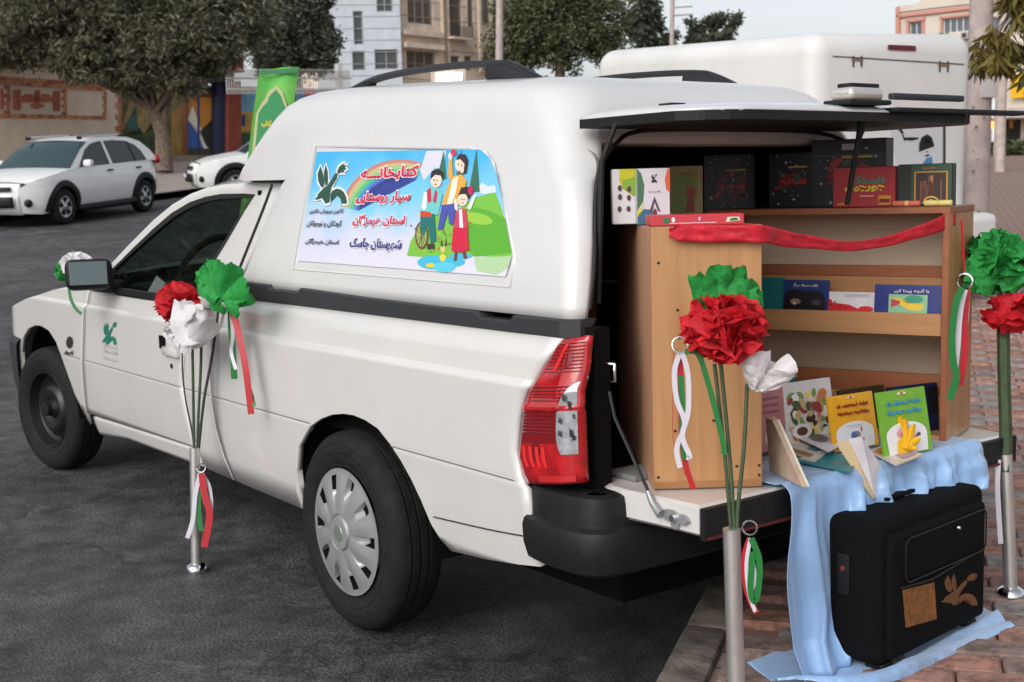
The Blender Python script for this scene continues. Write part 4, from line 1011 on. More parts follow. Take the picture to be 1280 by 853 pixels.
# case 1 chart: x = depth (0 back, .254 front), y = along its length, z up
CH = CTOP - TZ
case1 = empty('bookcase', MC1 @ Vector((.127, .37, 0)), 'beech bookcase seen from its plain side and back, paper flowers in front of it', 'bookcase')
def cb(name, c, s, m, par, M, **kw): return box(name, c, s, m, par, M=M, bevel=.0015, seg=1, smooth=False, **kw)
L1, T, DP = .74, .018, .254
cb('side_panel', (DP / 2, T / 2, CH / 2), (DP, T, CH), M_BEECH, case1, MC1)
cb('side_panel', (DP / 2, L1 - T / 2, CH / 2), (DP, T, CH), M_BEECH, case1, MC1)
cb('back_panel', (.003, L1 / 2, CH / 2), (.006, L1 - 2 * T - .001, CH - .002), M_BACK, case1, MC1)
cb('top_panel', (DP / 2 + .004, L1 / 2, CH - T / 2 - .001), (DP - .010, L1 - 2 * T - .001, T), M_BEECHH, case1, MC1)
cb('bottom_panel', (DP / 2 + .004, L1 / 2, T / 2 + .001), (DP - .010, L1 - 2 * T - .001, T), M_BEECHH, case1, MC1)
for h in (.22, .42): cb('shelf', (DP / 2 + .004, L1 / 2, h), (DP - .012, L1 - 2 * T - .001, T), M_BEECHH, case1, MC1)
cb('base_trim', (DP / 2, -.002, .010), (DP - .001, .004, .016), wood_mat('base_trim_wood', rgb(150, 106, 68), rgb(170, 122, 80), (2, 2, 26)), case1, MC1)
for (u, v) in ((844, 539), (892, 526), (921, 583), (949, 582), (949, 594), (847, 388), (823, 329), (823, 597)):
    p = on_plane(C1 - E2 * .0012, E2, u, v); q = MC1.inverted() @ p
    lathe('screw_hole', [(.0034, 0), (.0005, -.0006)], M_SCREW, case1, axis='Y', loc=(0, 0, 0), n=10, M=Matrix.Translation(p) @ fmat(Vector((0, 0, 0)), E1, E2))
# case 2 chart: x along its front from the right end, y backwards, z up
MC2 = fmat(C2, F2, Vector((-F2.y, F2.x, 0)) if Vector((-F2.y, F2.x, 0)).y > 0 else Vector((F2.y, -F2.x, 0)))
BK = (MC2.to_3x3() @ Vector((0, 1, 0)))
def zf(v, back=0.0, u=1100): return on_plane(C2 + BK * back, BK, u, v).z - TZ
L2 = .69; CH2 = zf(267)
case2 = empty('bookcase', MC2 @ Vector((L2 / 2, .127, 0)), 'beech bookcase with open display shelves holding picture books', 'bookcase')
cb('side_panel', (T / 2, DP / 2, CH2 / 2), (T, DP, CH2), M_BEECH, case2, MC2)
cb('side_panel', (L2 - T / 2, DP / 2, CH2 / 2), (T, DP, CH2), M_BEECH, case2, MC2)
cb('edge_band', (T / 2, -.0015, CH2 / 2), (T, .003, CH2 - .002), M_BROWN, case2, MC2)
cb('top_panel', (L2 / 2, DP / 2, CH2 + T / 2 - .002), (L2 + .004, DP + .002, T), M_BROWN, case2, MC2)
cb('back_panel', (L2 / 2, DP - .004, CH2 / 2), (L2 - 2 * T - .001, .006, CH2 - .004), M_PANEL, case2, MC2)
W2 = L2 - 2 * T - .002
def tier(v_lip0, v_lip1, v_step_top, v_step_front):
    zl1 = zf(v_lip0); zl0 = zf(v_lip1)
    cb('front_lip', (L2 / 2, .009, (zl0 + zl1) / 2), (W2, T, zl1 - zl0), M_BEECHH, case2, MC2)
    cb('shelf', (L2 / 2, .132, zl0 + .010), (W2, .228, T), M_BEECHH, case2, MC2)
    zs = zf(v_step_front, .11)
    cb('display_step', (L2 / 2, .176, (zl0 + .02 + zs) / 2), (W2, .14, zs - zl0 - .02), M_BEECHH, case2, MC2)
    zt = zf(v_step_top, .11); cb('step_board', (L2 / 2, .118, (zs + zt) / 2), (W2, .016, zt - zs), M_BROWN, case2, MC2)
    return zl0 + .019, zs
z_mid, _ = tier(391, 418, 332, 346)
cb('bottom_panel', (L2 / 2, DP / 2, .010), (W2, DP - .012, T), M_BEECHH, case2, MC2)
zs = zf(490, .11)
cb('display_step', (L2 / 2, .176, (.02 + zs) / 2), (W2, .14, zs - .021), M_BEECHH, case2, MC2)
zt = zf(465, .11); cb('step_board', (L2 / 2, .118, (zs + zt) / 2), (W2, .016, zt - zs), M_BROWN, case2, MC2)
# a dark wardrobe-like case further inside the bed
box('cabinet_carcass', (.45, .30, .97), (.5, .22, .66), mat('dark_brown_veneer', rgb(92, 54, 40), .6, noise_amt=.2, noise_scale=8), empty('inner_cabinet', (.45, .30, .63), 'dark brown cabinet deep inside the canopy behind the white game boxes', 'cabinet'), bevel=.003)
box('cabinet_door', (.705, .30, .97), (.016, .21, .64), mat('dark_brown_veneer', rgb(92, 54, 40)), bpy.data.objects['inner_cabinet'], bevel=.002)

# ------------------------------------------------------------------ books and boxes
M_PAGES = mat('paper_pages', rgb(228, 222, 206), .8)
def chart_of(P, X, U, w, h, lift=.0012):
    N = X.cross(U).normalized()
    return lambda a, b: P + X * (w * a) + U * (h * b) + N * lift
def book(name, label, P, X, w, h, th, tilt, col, cat='book', group=None, lean_axis=None):
    """standing book: P bottom-left of its front cover, X to the right; leans back by tilt"""
    X = X.normalized(); N0 = Vector((X.y, -X.x, 0))           # outwards, towards the viewer
    U = (Vector((0, 0, 1)) * math.cos(tilt) - N0 * math.sin(tilt)).normalized(); N = X.cross(U).normalized()
    r = empty(name, P, label, cat, group)
    M = fmat(P, X, -N, U)
    box('cover', (w / 2, .0015, h / 2), (w, .003, h), mat('cover_%d_%d_%d' % col, rgb(*col), .35, noise_amt=.06, noise_scale=30), r, M=M)
    if th > .006: box('pages', (w / 2, th / 2, h / 2), (w - .004, th - .0062, h - .006), M_PAGES, r, M=M)
    box('back_cover', (w / 2, th - .0015, h / 2), (w, .003, h), mat('cover_%d_%d_%d' % col, rgb(*col)), r, M=M)
    box('spine', (.0015, th / 2, h / 2), (.003, th - .006, h), mat('cover_%d_%d_%d' % col, rgb(*col)), r, M=M)
    return r, chart_of(P, X, U, w, h)
PC = [0]
def art(par, ch, pts, c, lift=0.0, name='cover_art'):
    bm = bmesh.new(); f = bm.faces.new([bm.verts.new(ch(a, b)) for a, b in pts]); bmesh.ops.triangulate(bm, faces=[f], ngon_method='EAR_CLIP')
    return bm_obj(name, bm, mat('print_%d_%d_%d' % c, rgb(*c), .4), par)
def lifted(ch, k):
    n = (ch(1, 0) - ch(0, 0)).cross(ch(0, 1) - ch(0, 0)).normalized(); return lambda a, b: ch(a, b) + n * (k * .0005)
def rect(a0, b0, a1, b1): return [(a0, b0), (a1, b0), (a1, b1), (a0, b1)]
def title(par, ch, s, r, c, k=4, bold=.02, farsi=True): lettering(s, r, mat('print_%d_%d_%d' % c, rgb(*c), .4), par, lifted(ch, k), bold=bold, farsi=farsi, name='cover_lettering')
def scribble(par, ch, r, c, k=4, seed=1, wt=.16):
    """joined handwriting-like strokes too blurred to read"""
    q = random.Random(seed); a0, b0, a1, b1 = r; h = b1 - b0; cl = lifted(ch, k); bm = bmesh.new(); x = a1
    while x > a0 + .02:
        wl = min(x - a0, q.uniform(.25, .5) * (a1 - a0)); n = max(4, int(wl / (a1 - a0) * 22)); top = []; bot = []
        for i in range(n + 1):
            xx = x - wl * i / n; y = b0 + h * (.30 + .07 * math.sin(i * 1.1 + seed))
            top.append((xx, y + h * wt)); bot.append((xx, y - h * .02))
        for i in range(n):
            f = bm.faces.new([bm.verts.new(cl(*p)) for p in (bot[i], bot[i + 1], top[i + 1], top[i])])
        for i in range(q.randint(2, 4)):
            dx = x - wl * q.random(); hh_ = h * q.uniform(.35, .62); ww = (a1 - a0) * .016
            bm.faces.new([bm.verts.new(cl(*p)) for p in ((dx - ww, b0 + h * .3), (dx + ww, b0 + h * .3), (dx + ww * .6, b0 + h * .3 + hh_), (dx - ww * 1.1, b0 + h * .3 + hh_))])
        for i in range(q.randint(2, 4)):
            dx = x - wl * q.random(); dy = b0 + h * q.choice([.02, .9]); d = h * .08
            bm.faces.new([bm.verts.new(cl(dx + d * .5 * sx, dy + d * sy)) for sx, sy in ((0, -1), (1, 0), (0, 1), (-1, 0))])
        x -= wl + .05 * (a1 - a0)
    return bm_obj('cover_lettering', bm, mat('print_%d_%d_%d' % c, rgb(*c), .4), par)
XR = -F2
def on_case(u, v, back): return on_plane(C2 + BK * back, BK, u, v)
def shelf_book(name, label, u0, u1, vtop, back, th, tilt, col, zb=None, **kw):
    a = on_case(u0, vtop, back); b = on_case(u1, vtop, back); w = (b - a).length; zb = TZ + z_mid if zb is None else zb
    P = Vector((a.x, a.y, zb)); h = (a.z - zb) / math.cos(tilt)
    r_, c_ = book(name, label, P, XR, w, h, th, tilt, col, **kw); vis = max(.2, (a.z - TZ - zf(391)) / (a.z - zb) + .03)
    return r_, (lambda a_, b_: c_(a_, 1 - vis + b_ * vis))
# middle shelf, from the inner end
r, ch = shelf_book('picture_book', 'teal picture book standing behind the shelf lip beside the plain panel', 942, 978, 347, .045, .008, R(7), (26, 116, 118))
r, ch = shelf_book('picture_book', 'dark blue picture book with a night scene on the middle shelf', 978, 1034, 350, .035, .010, R(7), (30, 56, 116))
art(r, lifted(ch, 1), [(0, .0), (.95, .0), (.93, .42), (.85, .62), (.1, .66), (.03, .4)], (18, 18, 26)); art(r, lifted(ch, 2), ell(.28, .28, .12, .10), (150, 120, 96)); art(r, lifted(ch, 2), ell(.75, .26, .10, .10), (70, 62, 70)); art(r, lifted(ch, 3), ell(.26, .22, .04, .05), (210, 196, 180))
scribble(r, ch, (.22, .74, .78, .90), (206, 196, 170), seed=1)
r, ch = shelf_book('picture_book', 'white picture book with red ladybird shapes on the middle shelf', 1030, 1093, 365, .040, .008, R(9), (226, 224, 228))
art(r, lifted(ch, 1), [(0, 0), (0, .62), (.12, .60), (.16, .42), (.5, .32), (.68, .12), (.72, 0)], (210, 30, 44)); art(r, lifted(ch, 1), ell(.82, .12, .15, .16, 16), (210, 30, 44))
for a, b in ((.12, .3), (.3, .24), (.42, .14), (.06, .16), (.2, .45)): art(r, lifted(ch, 2), ell(a, b, .025, .035, 10), (20, 16, 18))
for k in range(3): art(r, lifted(ch, 2), rect(.38, .74 + k * .07, .88, .755 + k * .07), (140, 140, 148))
r, ch = shelf_book('picture_book', 'blue picture book with a yellow bird on its cover, by the end panel', 1092, 1176, 356, .030, .012, R(7), (34, 48, 122))
art(r, lifted(ch, 1), rect(.22, .0, .80, .66), (140, 190, 150)); art(r, lifted(ch, 2), [(.26, .5), (.34, .44), (.40, .3), (.52, .12), (.70, .1), (.76, .3), (.6, .36), (.48, .34), (.42, .5), (.36, .54)], (232, 200, 60)); art(r, lifted(ch, 3), ell(.6, .5, .14, .14), (60, 150, 120)); art(r, lifted(ch, 3), [(.26, .5), (.4, .42), (.38, .3), (.26, .2)], (190, 60, 80))
title(r, ch, 'با آنچه پیدا کن', (.3, .70, .82, .86), (226, 222, 230), k=4)
# books standing on the cloth in front of the bookcase
CZ = TZ + .014
def floor_book(name, label, u0, vb0, u1, vb1, vtop, th, tilt, col, dz=0, **kw):
    a = on_z(CZ, u0, vb0); b = on_z(CZ, u1, vb1); X = (b - a); w = X.length; X.normalize(); N0 = Vector((X.y, -X.x, 0))
    mid = (u0 + u1) / 2; p = on_plane((a + b) / 2, N0, mid, vtop); h = (p.z - CZ) / math.cos(tilt) * (1 + .13 * math.sin(tilt))
    return book(name, label, a, X, w, h, th, tilt, col, **kw)
r, ch = floor_book('picture_book', 'pink book standing beside the plain panel on the tailgate', 950, 566, 984, 560, 482, .010, R(6), (186, 120, 122))
for k in range(3): art(r, lifted(ch, 1), rect(.2, .76 - k * .10, .8, .80 - k * .10), (150, 90, 96))
art(r, lifted(ch, 1), ell(.4, .18, .2, .14), (206, 186, 178)); art(r, lifted(ch, 2), ell(.45, .18, .08, .07), (60, 40, 44))
r, ch = floor_book('picture_book', 'teal spined book behind the cover of collaged pictures', 974, 556, 998, 552, 474, .012, R(3), (22, 92, 104))
r, ch = floor_book('picture_book', 'white book covered in a collage of small pictures', 985, 560, 1046, 549, 479, .012, R(9), (216, 212, 210))
rr = random.Random(4)
for k in range(70):
    c = rr.choice([(70, 96, 60), (206, 120, 60), (150, 60, 60), (226, 214, 196), (196, 170, 120), (60, 46, 44), (236, 206, 110), (120, 150, 90), (170, 130, 140), (230, 230, 226)])
    art(r, lifted(ch, 1 + k * .04), ell(rr.uniform(.12, .88), rr.uniform(.10, .80), rr.uniform(.04, .11), rr.uniform(.03, .08), 9, rot=rr.uniform(0, 3)), c)
art(r, lifted(ch, 5), ell(.3, .22, .2, .12), (232, 228, 224)); art(r, lifted(ch, 6), ell(.3, .22, .11, .07), (92, 66, 50))
r, ch = floor_book('picture_book', 'dark olive book standing behind the orange one', 1052, 545, 1108, 536, 486, .010, R(5), (64, 56, 36))
r, ch = floor_book('picture_book', 'navy blue book standing behind the green one', 1114, 548, 1174, 540, 483, .012, R(5), (24, 34, 66))
scribble(r, ch, (.16, .88, .70, .95), (150, 170, 190), seed=2); art(r, lifted(ch, 1), rect(.80, .4, 1.0, .93), (18, 18, 26))
def kid_book(label, u0, v0, u1, v1, vt, col, ink, inks, fig):
    r, ch = floor_book('picture_book', label, u0, v0, u1, v1, vt, .006, R(11), col)
    for j, (b0, b1) in enumerate(((.74, .86), (.60, .73))):
        scribble(r, ch, (.16, b0, .86, b1), inks[j], k=4, seed=21 + j, wt=.3)
    arch = [(.10, .02), (.90, .02), (.92, .28)] + [(.5 + .42 * math.cos(R(a)), .30 + .20 * math.sin(R(a))) for a in range(10, 171, 10)] + [(.08, .28)]
    art(r, lifted(ch, 1), arch, (236, 234, 236))
    art(r, lifted(ch, 1), ell(.5, .94, .10, .022, 12), (236, 226, 190)); art(r, lifted(ch, 2), ell(.5, .94, .035, .02, 10), (200, 60, 50))
    for k in range(2): art(r, lifted(ch, 2), rect(.32, .425 - k * .03, .68, .432 - k * .03), (170, 160, 176))
    for pts, c in fig: art(r, lifted(ch, 3), pts, c)
    return r, ch
kid_book('orange childrens book with a white arch on its cover, on the blue cloth', 1043, 566, 1099, 556, 496, (238, 170, 40), 0, [(166, 60, 30), (166, 60, 30)],
         [(ell(.50, .25, .11, .07), (70, 120, 190)), (ell(.54, .25, .07, .055), (240, 206, 180)), ([(.38, .10), (.66, .10), (.68, .17), (.6, .2), (.42, .2), (.36, .15)], (206, 40, 120)), ([(.62, .3), (.65, .3), (.66, .38), (.63, .38)], (170, 60, 90))])
kid_book('lime green childrens book with a white arch on its cover, on the blue cloth', 1106, 573, 1166, 562, 491, (118, 176, 52), 0, [(60, 150, 190), (60, 150, 190)],
         [(ell(.40, .33, .11, .07), (226, 150, 170)), (ell(.42, .31, .07, .055), (240, 206, 180)), ([(.26, .02), (.56, .02), (.52, .24), (.44, .28), (.34, .27), (.28, .2)], (244, 190, 30)), ([(.55, .16), (.72, .26), (.70, .28), (.54, .19)], (90, 80, 90)), (ell(.74, .28, .04, .03), (90, 80, 90))])
# loose booklets on the cloth
def slab(name, label, px, z, th, col, group=None, cat='booklet'):
    pts = [on_z(z, u, v) for u, v in px]; bm = bmesh.new()
    a = [bm.verts.new(p) for p in pts]; b_ = [bm.verts.new(p + Vector((0, 0, th))) for p in pts]; n = len(pts)
    bm.faces.new(a[::-1]); bm.faces.new(b_)
    for i in range(n): bm.faces.new((a[i], a[(i + 1) % n], b_[(i + 1) % n], b_[i]))
    bmesh.ops.recalc_face_normals(bm, faces=bm.faces)
    o = bm_obj('cover', bm, mat('cover_%d_%d_%d' % col, rgb(*col), .4, noise_amt=.06, noise_scale=30), None)
    c = sum(pts, Vector()) / n; r = empty(name, c, label, cat, group); o.parent = r; o.matrix_parent_inverse = r.matrix_world.inverted()
    q = [p + Vector((0, 0, th + .0008)) for p in pts]
    def chart(a_, b2): return (q[0] * (1 - a_) + q[1] * a_) * (1 - b2) + (q[3] * (1 - a_) + q[2] * a_) * b2
    return r, chart
r, ch = slab('booklet', 'teal and white booklet lying under the grey printed one', [(992, 577), (1063, 592), (1072, 576), (1018, 562)], CZ, .004, (36, 128, 132))
art(r, ch, rect(.05, .1, .35, .9), (206, 200, 190))
r, ch = slab('booklet', 'colourful booklet lying nearest the leaning beige book', [(984, 566), (1012, 575), (1036, 562), (1000, 552)], CZ + .005, .004, (214, 206, 196))
art(r, ch, rect(.05, .05, .95, .3), (150, 110, 60)); art(r, lifted(ch, 1), rect(.5, .5, .9, .9), (90, 130, 140))
r, ch = slab('booklet', 'pale booklet with a grey printed picture lying on top of others', [(990, 545), (1036, 566), (1057, 554), (1018, 536)], CZ + .018, .003, (222, 220, 224))
art(r, ch, ell(.45, .5, .26, .3, 14), (120, 118, 130)); art(r, lifted(ch, 1), ell(.45, .5, .16, .2, 10), (90, 88, 100))
r, ch = slab('booklet', 'pale magazine lying below the yellow paper flower', [(1086, 566), (1120, 583), (1154, 570), (1112, 555)], CZ, .004, (216, 204, 190))
art(r, ch, rect(.08, .1, .5, .5), (206, 130, 70)); art(r, lifted(ch, 1), rect(.5, .4, .9, .9), (170, 150, 170)); art(r, lifted(ch, 1), rect(.2, .6, .45, .85), (110, 60, 70))
# leaning beige book beside the plain panel
def free_board(name, label, pts, th, col, cat='book'):
    n = (pts[1] - pts[0]).cross(pts[3] - pts[0]).normalized()
    r = empty(name, sum(pts, Vector()) / 4, label, cat)
    poly_prism('cover', pts, -n * th, mat('cover_%d_%d_%d' % col, rgb(*col), .5, noise_amt=.1, noise_scale=25), r)
    return r, (lambda a, b: (pts[0] * (1 - a) + pts[1] * a) * (1 - b) + (pts[3] * (1 - a) + pts[2] * a) * b + n * .001), n
b0 = on_z(CZ, 962, 588); b1 = on_z(CZ, 1003, 609); dv = (b1 - b0)
p3 = on_plane(b0, Vector((dv.y, -dv.x, 0)), 957, 522); side = Vector((-dv.y, dv.x, 0)).normalized()
t0 = p3; t1 = p3 + dv * .22
r, ch, n = free_board('hardback_book', 'beige hardback leaning against the plain panel on the tailgate edge', [b0, b1, t1, t0], .012, (196, 170, 146))
poly_prism('pages', [b0 - n * .0125, b1 - n * .0125, t1 - n * .0125, t0 - n * .0125], -n * .006, M_PAGES, r)
# ------------------------------------------------------------------ boxes and bags standing on top of the bookcases
M_TOPZ = CTOP + .001; TOP2 = TZ + CH2 + T - .001
def carton(name, label, u0, u1, vb, vt, depth, X, col, colside, cat='box', z=None, group=None, back=None):
    z = M_TOPZ if z is None else z
    a = on_z(z, u0, vb) if back is None else on_case(u0, vb, back); a.z = z; X = X.normalized(); N0 = Vector((X.y, -X.x, 0)); b = on_plane(a, N0, u1, vb); w = (b - a).dot(X); t = on_plane(a, N0, u0, vt); h = t.z - z
    M = fmat(a, X, -N0); r = empty(name, a, label, cat, group)
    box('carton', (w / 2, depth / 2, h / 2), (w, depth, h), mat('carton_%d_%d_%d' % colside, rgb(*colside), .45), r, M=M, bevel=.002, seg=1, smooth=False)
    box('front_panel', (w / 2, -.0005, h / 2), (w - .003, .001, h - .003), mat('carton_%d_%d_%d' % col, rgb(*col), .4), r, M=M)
    return r, chart_of(a, X, Vector((0, 0, 1)), w, h, .0016)
CAMX = Vector((_r.x, _r.y, 0)).normalized()
X1 = (CAMX + E1 * .6).normalized()
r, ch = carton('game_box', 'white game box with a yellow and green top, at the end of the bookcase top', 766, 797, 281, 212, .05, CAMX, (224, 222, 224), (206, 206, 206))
art(r, ch, [(.3, 1), (1, 1), (1, .55), (.85, .5), (.7, .62), (.4, .66), (.28, .8)], (206, 200, 40)); art(r, lifted(ch, 1), [(.4, .8), (.95, .86), (.98, .55), (.85, .5), (.7, .62), (.42, .64)], (140, 176, 60))
for a, b in ((.30, .66), (.68, .64), (.30, .50), (.66, .48), (.28, .28), (.64, .28)): art(r, lifted(ch, 2), ell(a, b, .09, .055, 9), (110, 56, 70)); art(r, lifted(ch, 3), ell(a + .02, b - .02, .04, .04, 8), (60, 60, 66))
r, ch = carton('game_box', 'white game box with a small bird emblem and an orange corner', 797, 838, 281, 211, .05, CAMX, (212, 206, 214), (190, 190, 190))
art(r, ch, [(0, 1), (.12, .92), (.22, .70), (.18, .42), (0, .25)], (70, 110, 80)); art(r, lifted(ch, 1), [(0, .25), (.12, .3), (.2, .42), (.12, .2), (0, .12)], (206, 206, 60)); art(r, lifted(ch, 1), [(0, 0), (1, 0), (1, .10), (.7, .12), (.4, .26), (.2, .28), (0, .16)], (60, 104, 130))
art(r, lifted(ch, 1), [(1, 1), (.92, .97), (.84, .8), (.88, .62), (1, .56)], (214, 96, 60)); bird((.42, .74, .60, .90), mat('print_30_40_50', rgb(30, 40, 50)), r, lifted(ch, 2), name='bird_emblem')
art(r, lifted(ch, 2), [(.36, .22), (.52, .5), (.70, .22), (.62, .24), (.52, .40), (.44, .22)], (90, 60, 80)); scribble(r, ch, (.34, .56, .70, .61), (130, 100, 110), seed=3); art(r, lifted(ch, 3), ell(.53, .2, .06, .08), (120, 50, 60))
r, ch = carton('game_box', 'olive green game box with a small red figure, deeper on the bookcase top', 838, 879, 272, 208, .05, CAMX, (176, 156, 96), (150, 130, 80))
art(r, ch, [(0, .05), (.7, .05), (.85, .5), (.7, .9), (.1, .85)], (130, 150, 50)); art(r, lifted(ch, 1), ell(.62, .48, .14, .12), (176, 60, 50)); art(r, lifted(ch, 1), [(.45, .1), (.75, .1), (.72, .36), (.55, .36)], (150, 50, 50)); scribble(r, ch, (.36, .80, .86, .88), (190, 90, 60), seed=11)
def star_bag(label, u0, u1, vb, vt, z, depth=.07, back=None):
    r, ch = carton('gift_bag', label, u0, u1, vb, vt, depth, CAMX if back is None else XR, (20, 24, 42), (16, 18, 32), 'bag', z=z, group=None, back=back)
    rr = random.Random(int(u0))
    for k in range(26):
        s = rr.uniform(.006, .024); art(r, lifted(ch, 1), ell(rr.uniform(.06, .94), rr.uniform(.05, .95), s * 1.2, s, 7), rr.choice([(150, 156, 166), (110, 116, 130), (190, 190, 190)]))
    for k in range(14): art(r, lifted(ch, 2), ell(.5 + rr.uniform(-.28, .28), .48 + rr.uniform(-.2, .2), rr.uniform(.05, .11), rr.uniform(.02, .05), 8, rot=rr.uniform(0, 3)), rr.choice([(150, 30, 44), (176, 40, 50), (120, 26, 40), (40, 90, 60)]))
    scribble(r, ch, (.24, .36, .80, .62), (196, 46, 54), seed=4); art(r, lifted(ch, 3), rect(.42, .72, .82, .75), (206, 170, 50))
    return r, ch
star_bag('dark navy gift bag with red lettering beside the olive game box', 880, 944, 269, 194, M_TOPZ)
star_bag('dark navy gift bag with red lettering half behind the black handled one', 961, 1020, 268, 192, TOP2, back=.14)
r, ch = star_bag('tall black speckled gift bag with a handle slot behind the red box', 1014, 1107, 265, 176, TOP2, back=.10)
art(r, lifted(ch, 5), rect(.42, .84, .66, .93), (196, 198, 204), name='handle_slot'); art(r, lifted(ch, 5), rect(.04, .755, .96, .775), (70, 74, 80))
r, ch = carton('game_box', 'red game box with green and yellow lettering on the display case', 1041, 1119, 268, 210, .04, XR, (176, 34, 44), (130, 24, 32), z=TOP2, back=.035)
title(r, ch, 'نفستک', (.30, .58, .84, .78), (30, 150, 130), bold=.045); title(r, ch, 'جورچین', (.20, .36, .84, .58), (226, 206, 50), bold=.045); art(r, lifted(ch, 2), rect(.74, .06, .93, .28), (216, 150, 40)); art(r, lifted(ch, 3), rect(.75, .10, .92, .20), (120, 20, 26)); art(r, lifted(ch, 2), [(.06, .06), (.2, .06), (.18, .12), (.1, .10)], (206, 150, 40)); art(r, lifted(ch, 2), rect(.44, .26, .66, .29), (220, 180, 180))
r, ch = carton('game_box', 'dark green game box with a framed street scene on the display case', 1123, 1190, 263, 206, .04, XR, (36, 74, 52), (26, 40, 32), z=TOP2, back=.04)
art(r, ch, rect(.0, .0, .24, 1), (24, 34, 32)); art(r, lifted(ch, 1), rect(.30, .06, .92, .82), (196, 134, 56)); art(r, lifted(ch, 2), rect(.33, .09, .89, .79), (52, 36, 32)); 
for k in range(10):
    q = random.Random(k + 9); a = q.uniform(.36, .8); art(r, lifted(ch, 3), rect(a, .12, a + q.uniform(.03, .07), q.uniform(.3, .74)), q.choice([(150, 90, 60), (120, 70, 56), (176, 120, 76), (90, 80, 70), (110, 60, 50)]))
art(r, lifted(ch, 4), ell(.62, .06, .16, .18, 12, 0, math.pi), (206, 160, 60)); art(r, lifted(ch, 5), ell(.62, .06, .13, .14, 12, 0, math.pi), (30, 60, 44)); art(r, lifted(ch, 6), ell(.62, .12, .05, .05, 10), (190, 160, 60)); scribble(r, ch, (.46, .87, .70, .93), (196, 120, 50), seed=5)
def roll(label, u0, u1, v, c, c2):
    a = on_z(M_TOPZ + .010 + CH2 + T - CH + .0, u0, v); a = on_plane(C2 - BK * -.02, BK, u0, v); b = on_plane(C2 - BK * -.02, BK, u1, v); zz = TZ + CH2 + T + .007; a.z = b.z = zz
    r = empty('wrapped_roll', (a + b) / 2, label, 'sweet roll'); d = (b - a)
    tube('wrapper', [a, b], .008, mat('wrap_%d_%d_%d' % c, rgb(*c), .4), r, n=12); tube('wrapper_band', [a + d * .45, a + d * .58], .0084, mat('wrap_%d_%d_%d' % c2, rgb(*c2), .4), r, n=12)
roll('pink wrapped roll lying in front of the red box', 1117, 1150, 264, (214, 110, 96), (232, 190, 120)); roll('pale yellow wrapped roll lying in front of the green box', 1156, 1190, 263, (220, 206, 130), (206, 186, 100))
# flat red box on the plain bookcase
P = on_plane(C1, E2, 814, 285); P.z = CTOP + .001; Q = on_plane(C1, E2, 931, 283); w = (Q - P).length
r = empty('flat_box', P, 'flat red pencil box lying along the top edge of the plain bookcase', 'box')
Mx = fmat(P + E2 * .006, E1, E2)
box('carton', (w / 2, .05, .0125), (w, .10, .025), mat('carton_200_64_76', rgb(200, 64, 76), .4), r, M=Mx, bevel=.002, seg=1, smooth=False)
ch = chart_of(P + E2 * .006, E1, Vector((0, 0, 1)), w, .025, .0012)
art(r, ch, rect(.20, .2, .70, .28), (226, 190, 196)); art(r, ch, rect(.13, .3, .20, .75), (60, 120, 80)); art(r, ch, [(.80, .25), (.96, .35), (.94, .7), (.82, .7)], (226, 220, 190)); art(r, lifted(ch, 1), [(.84, .35), (.94, .4), (.92, .62), (.86, .6)], (40, 110, 80)); art(r, ch, ell(.24, .55, .02, .25, 8), (236, 230, 230)); art(r, ch, ell(.52, .6, .012, .2, 8), (236, 190, 220))
# red fabric band
M_REDC = mat('red_fabric', rgb(196, 22, 44), .55, noise_amt=.15, noise_scale=40, bump=.3, bump_scale=60)
d0 = (on_plane(C1 - E2 * .012, E2, 838, 291) - CAM).dot(_f); d1 = (on_plane(C1 - E2 * .012, E2, 953, 291) - CAM).dot(_f); d2 = (C2 - CAM).dot(_f) - .03
pts = [at_depth(836, 291, d0), at_depth(870, 292, d0 + (d1 - d0) * .3), at_depth(915, 292, d0 + (d1 - d0) * .67), at_depth(953, 292, d1)]
for k, (u, v) in enumerate(((975, 297), (1005, 302), (1040, 307), (1075, 307), (1110, 301), (1150, 289), (1180, 278), (1194, 272))): pts.append(at_depth(u, v, d1 + (d2 - d1) * min(1, (k + 1) / 7.5)))
P = smooth_pts(pts, 8); V = []; F = []; n = len(P); NW = 6
for i, p in enumerate(P):
    t = i / n; wd = (.040 if t < .38 else .040 - .016 * math.sin(math.pi * min(1, (t - .38) / .5))) * (.6 if i < 3 else 1)
    for j in range(NW + 1):
        s = j / NW - .5; wob = noise.noise(Vector((i * .16, j * .9, 0))) * .010
        V.append(p + Vector((0, 0, 1)) * (s * wd + noise.noise(Vector((i * .1, 5, 0))) * .003) - Vector((_f.x, _f.y, 0)) * (abs(wob) + .003))
for i in range(n - 1):
    for j in range(NW): F.append((i * (NW + 1) + j, (i + 1) * (NW + 1) + j, (i + 1) * (NW + 1) + j + 1, i * (NW + 1) + j + 1))
o = mesh('fabric_band', V, F, M_REDC, smooth=True, label='red fabric band swagged from the plain bookcase to the open one', cat='ribbon')
md = o.modifiers.new('solidify', 'SOLIDIFY'); md.thickness = .001
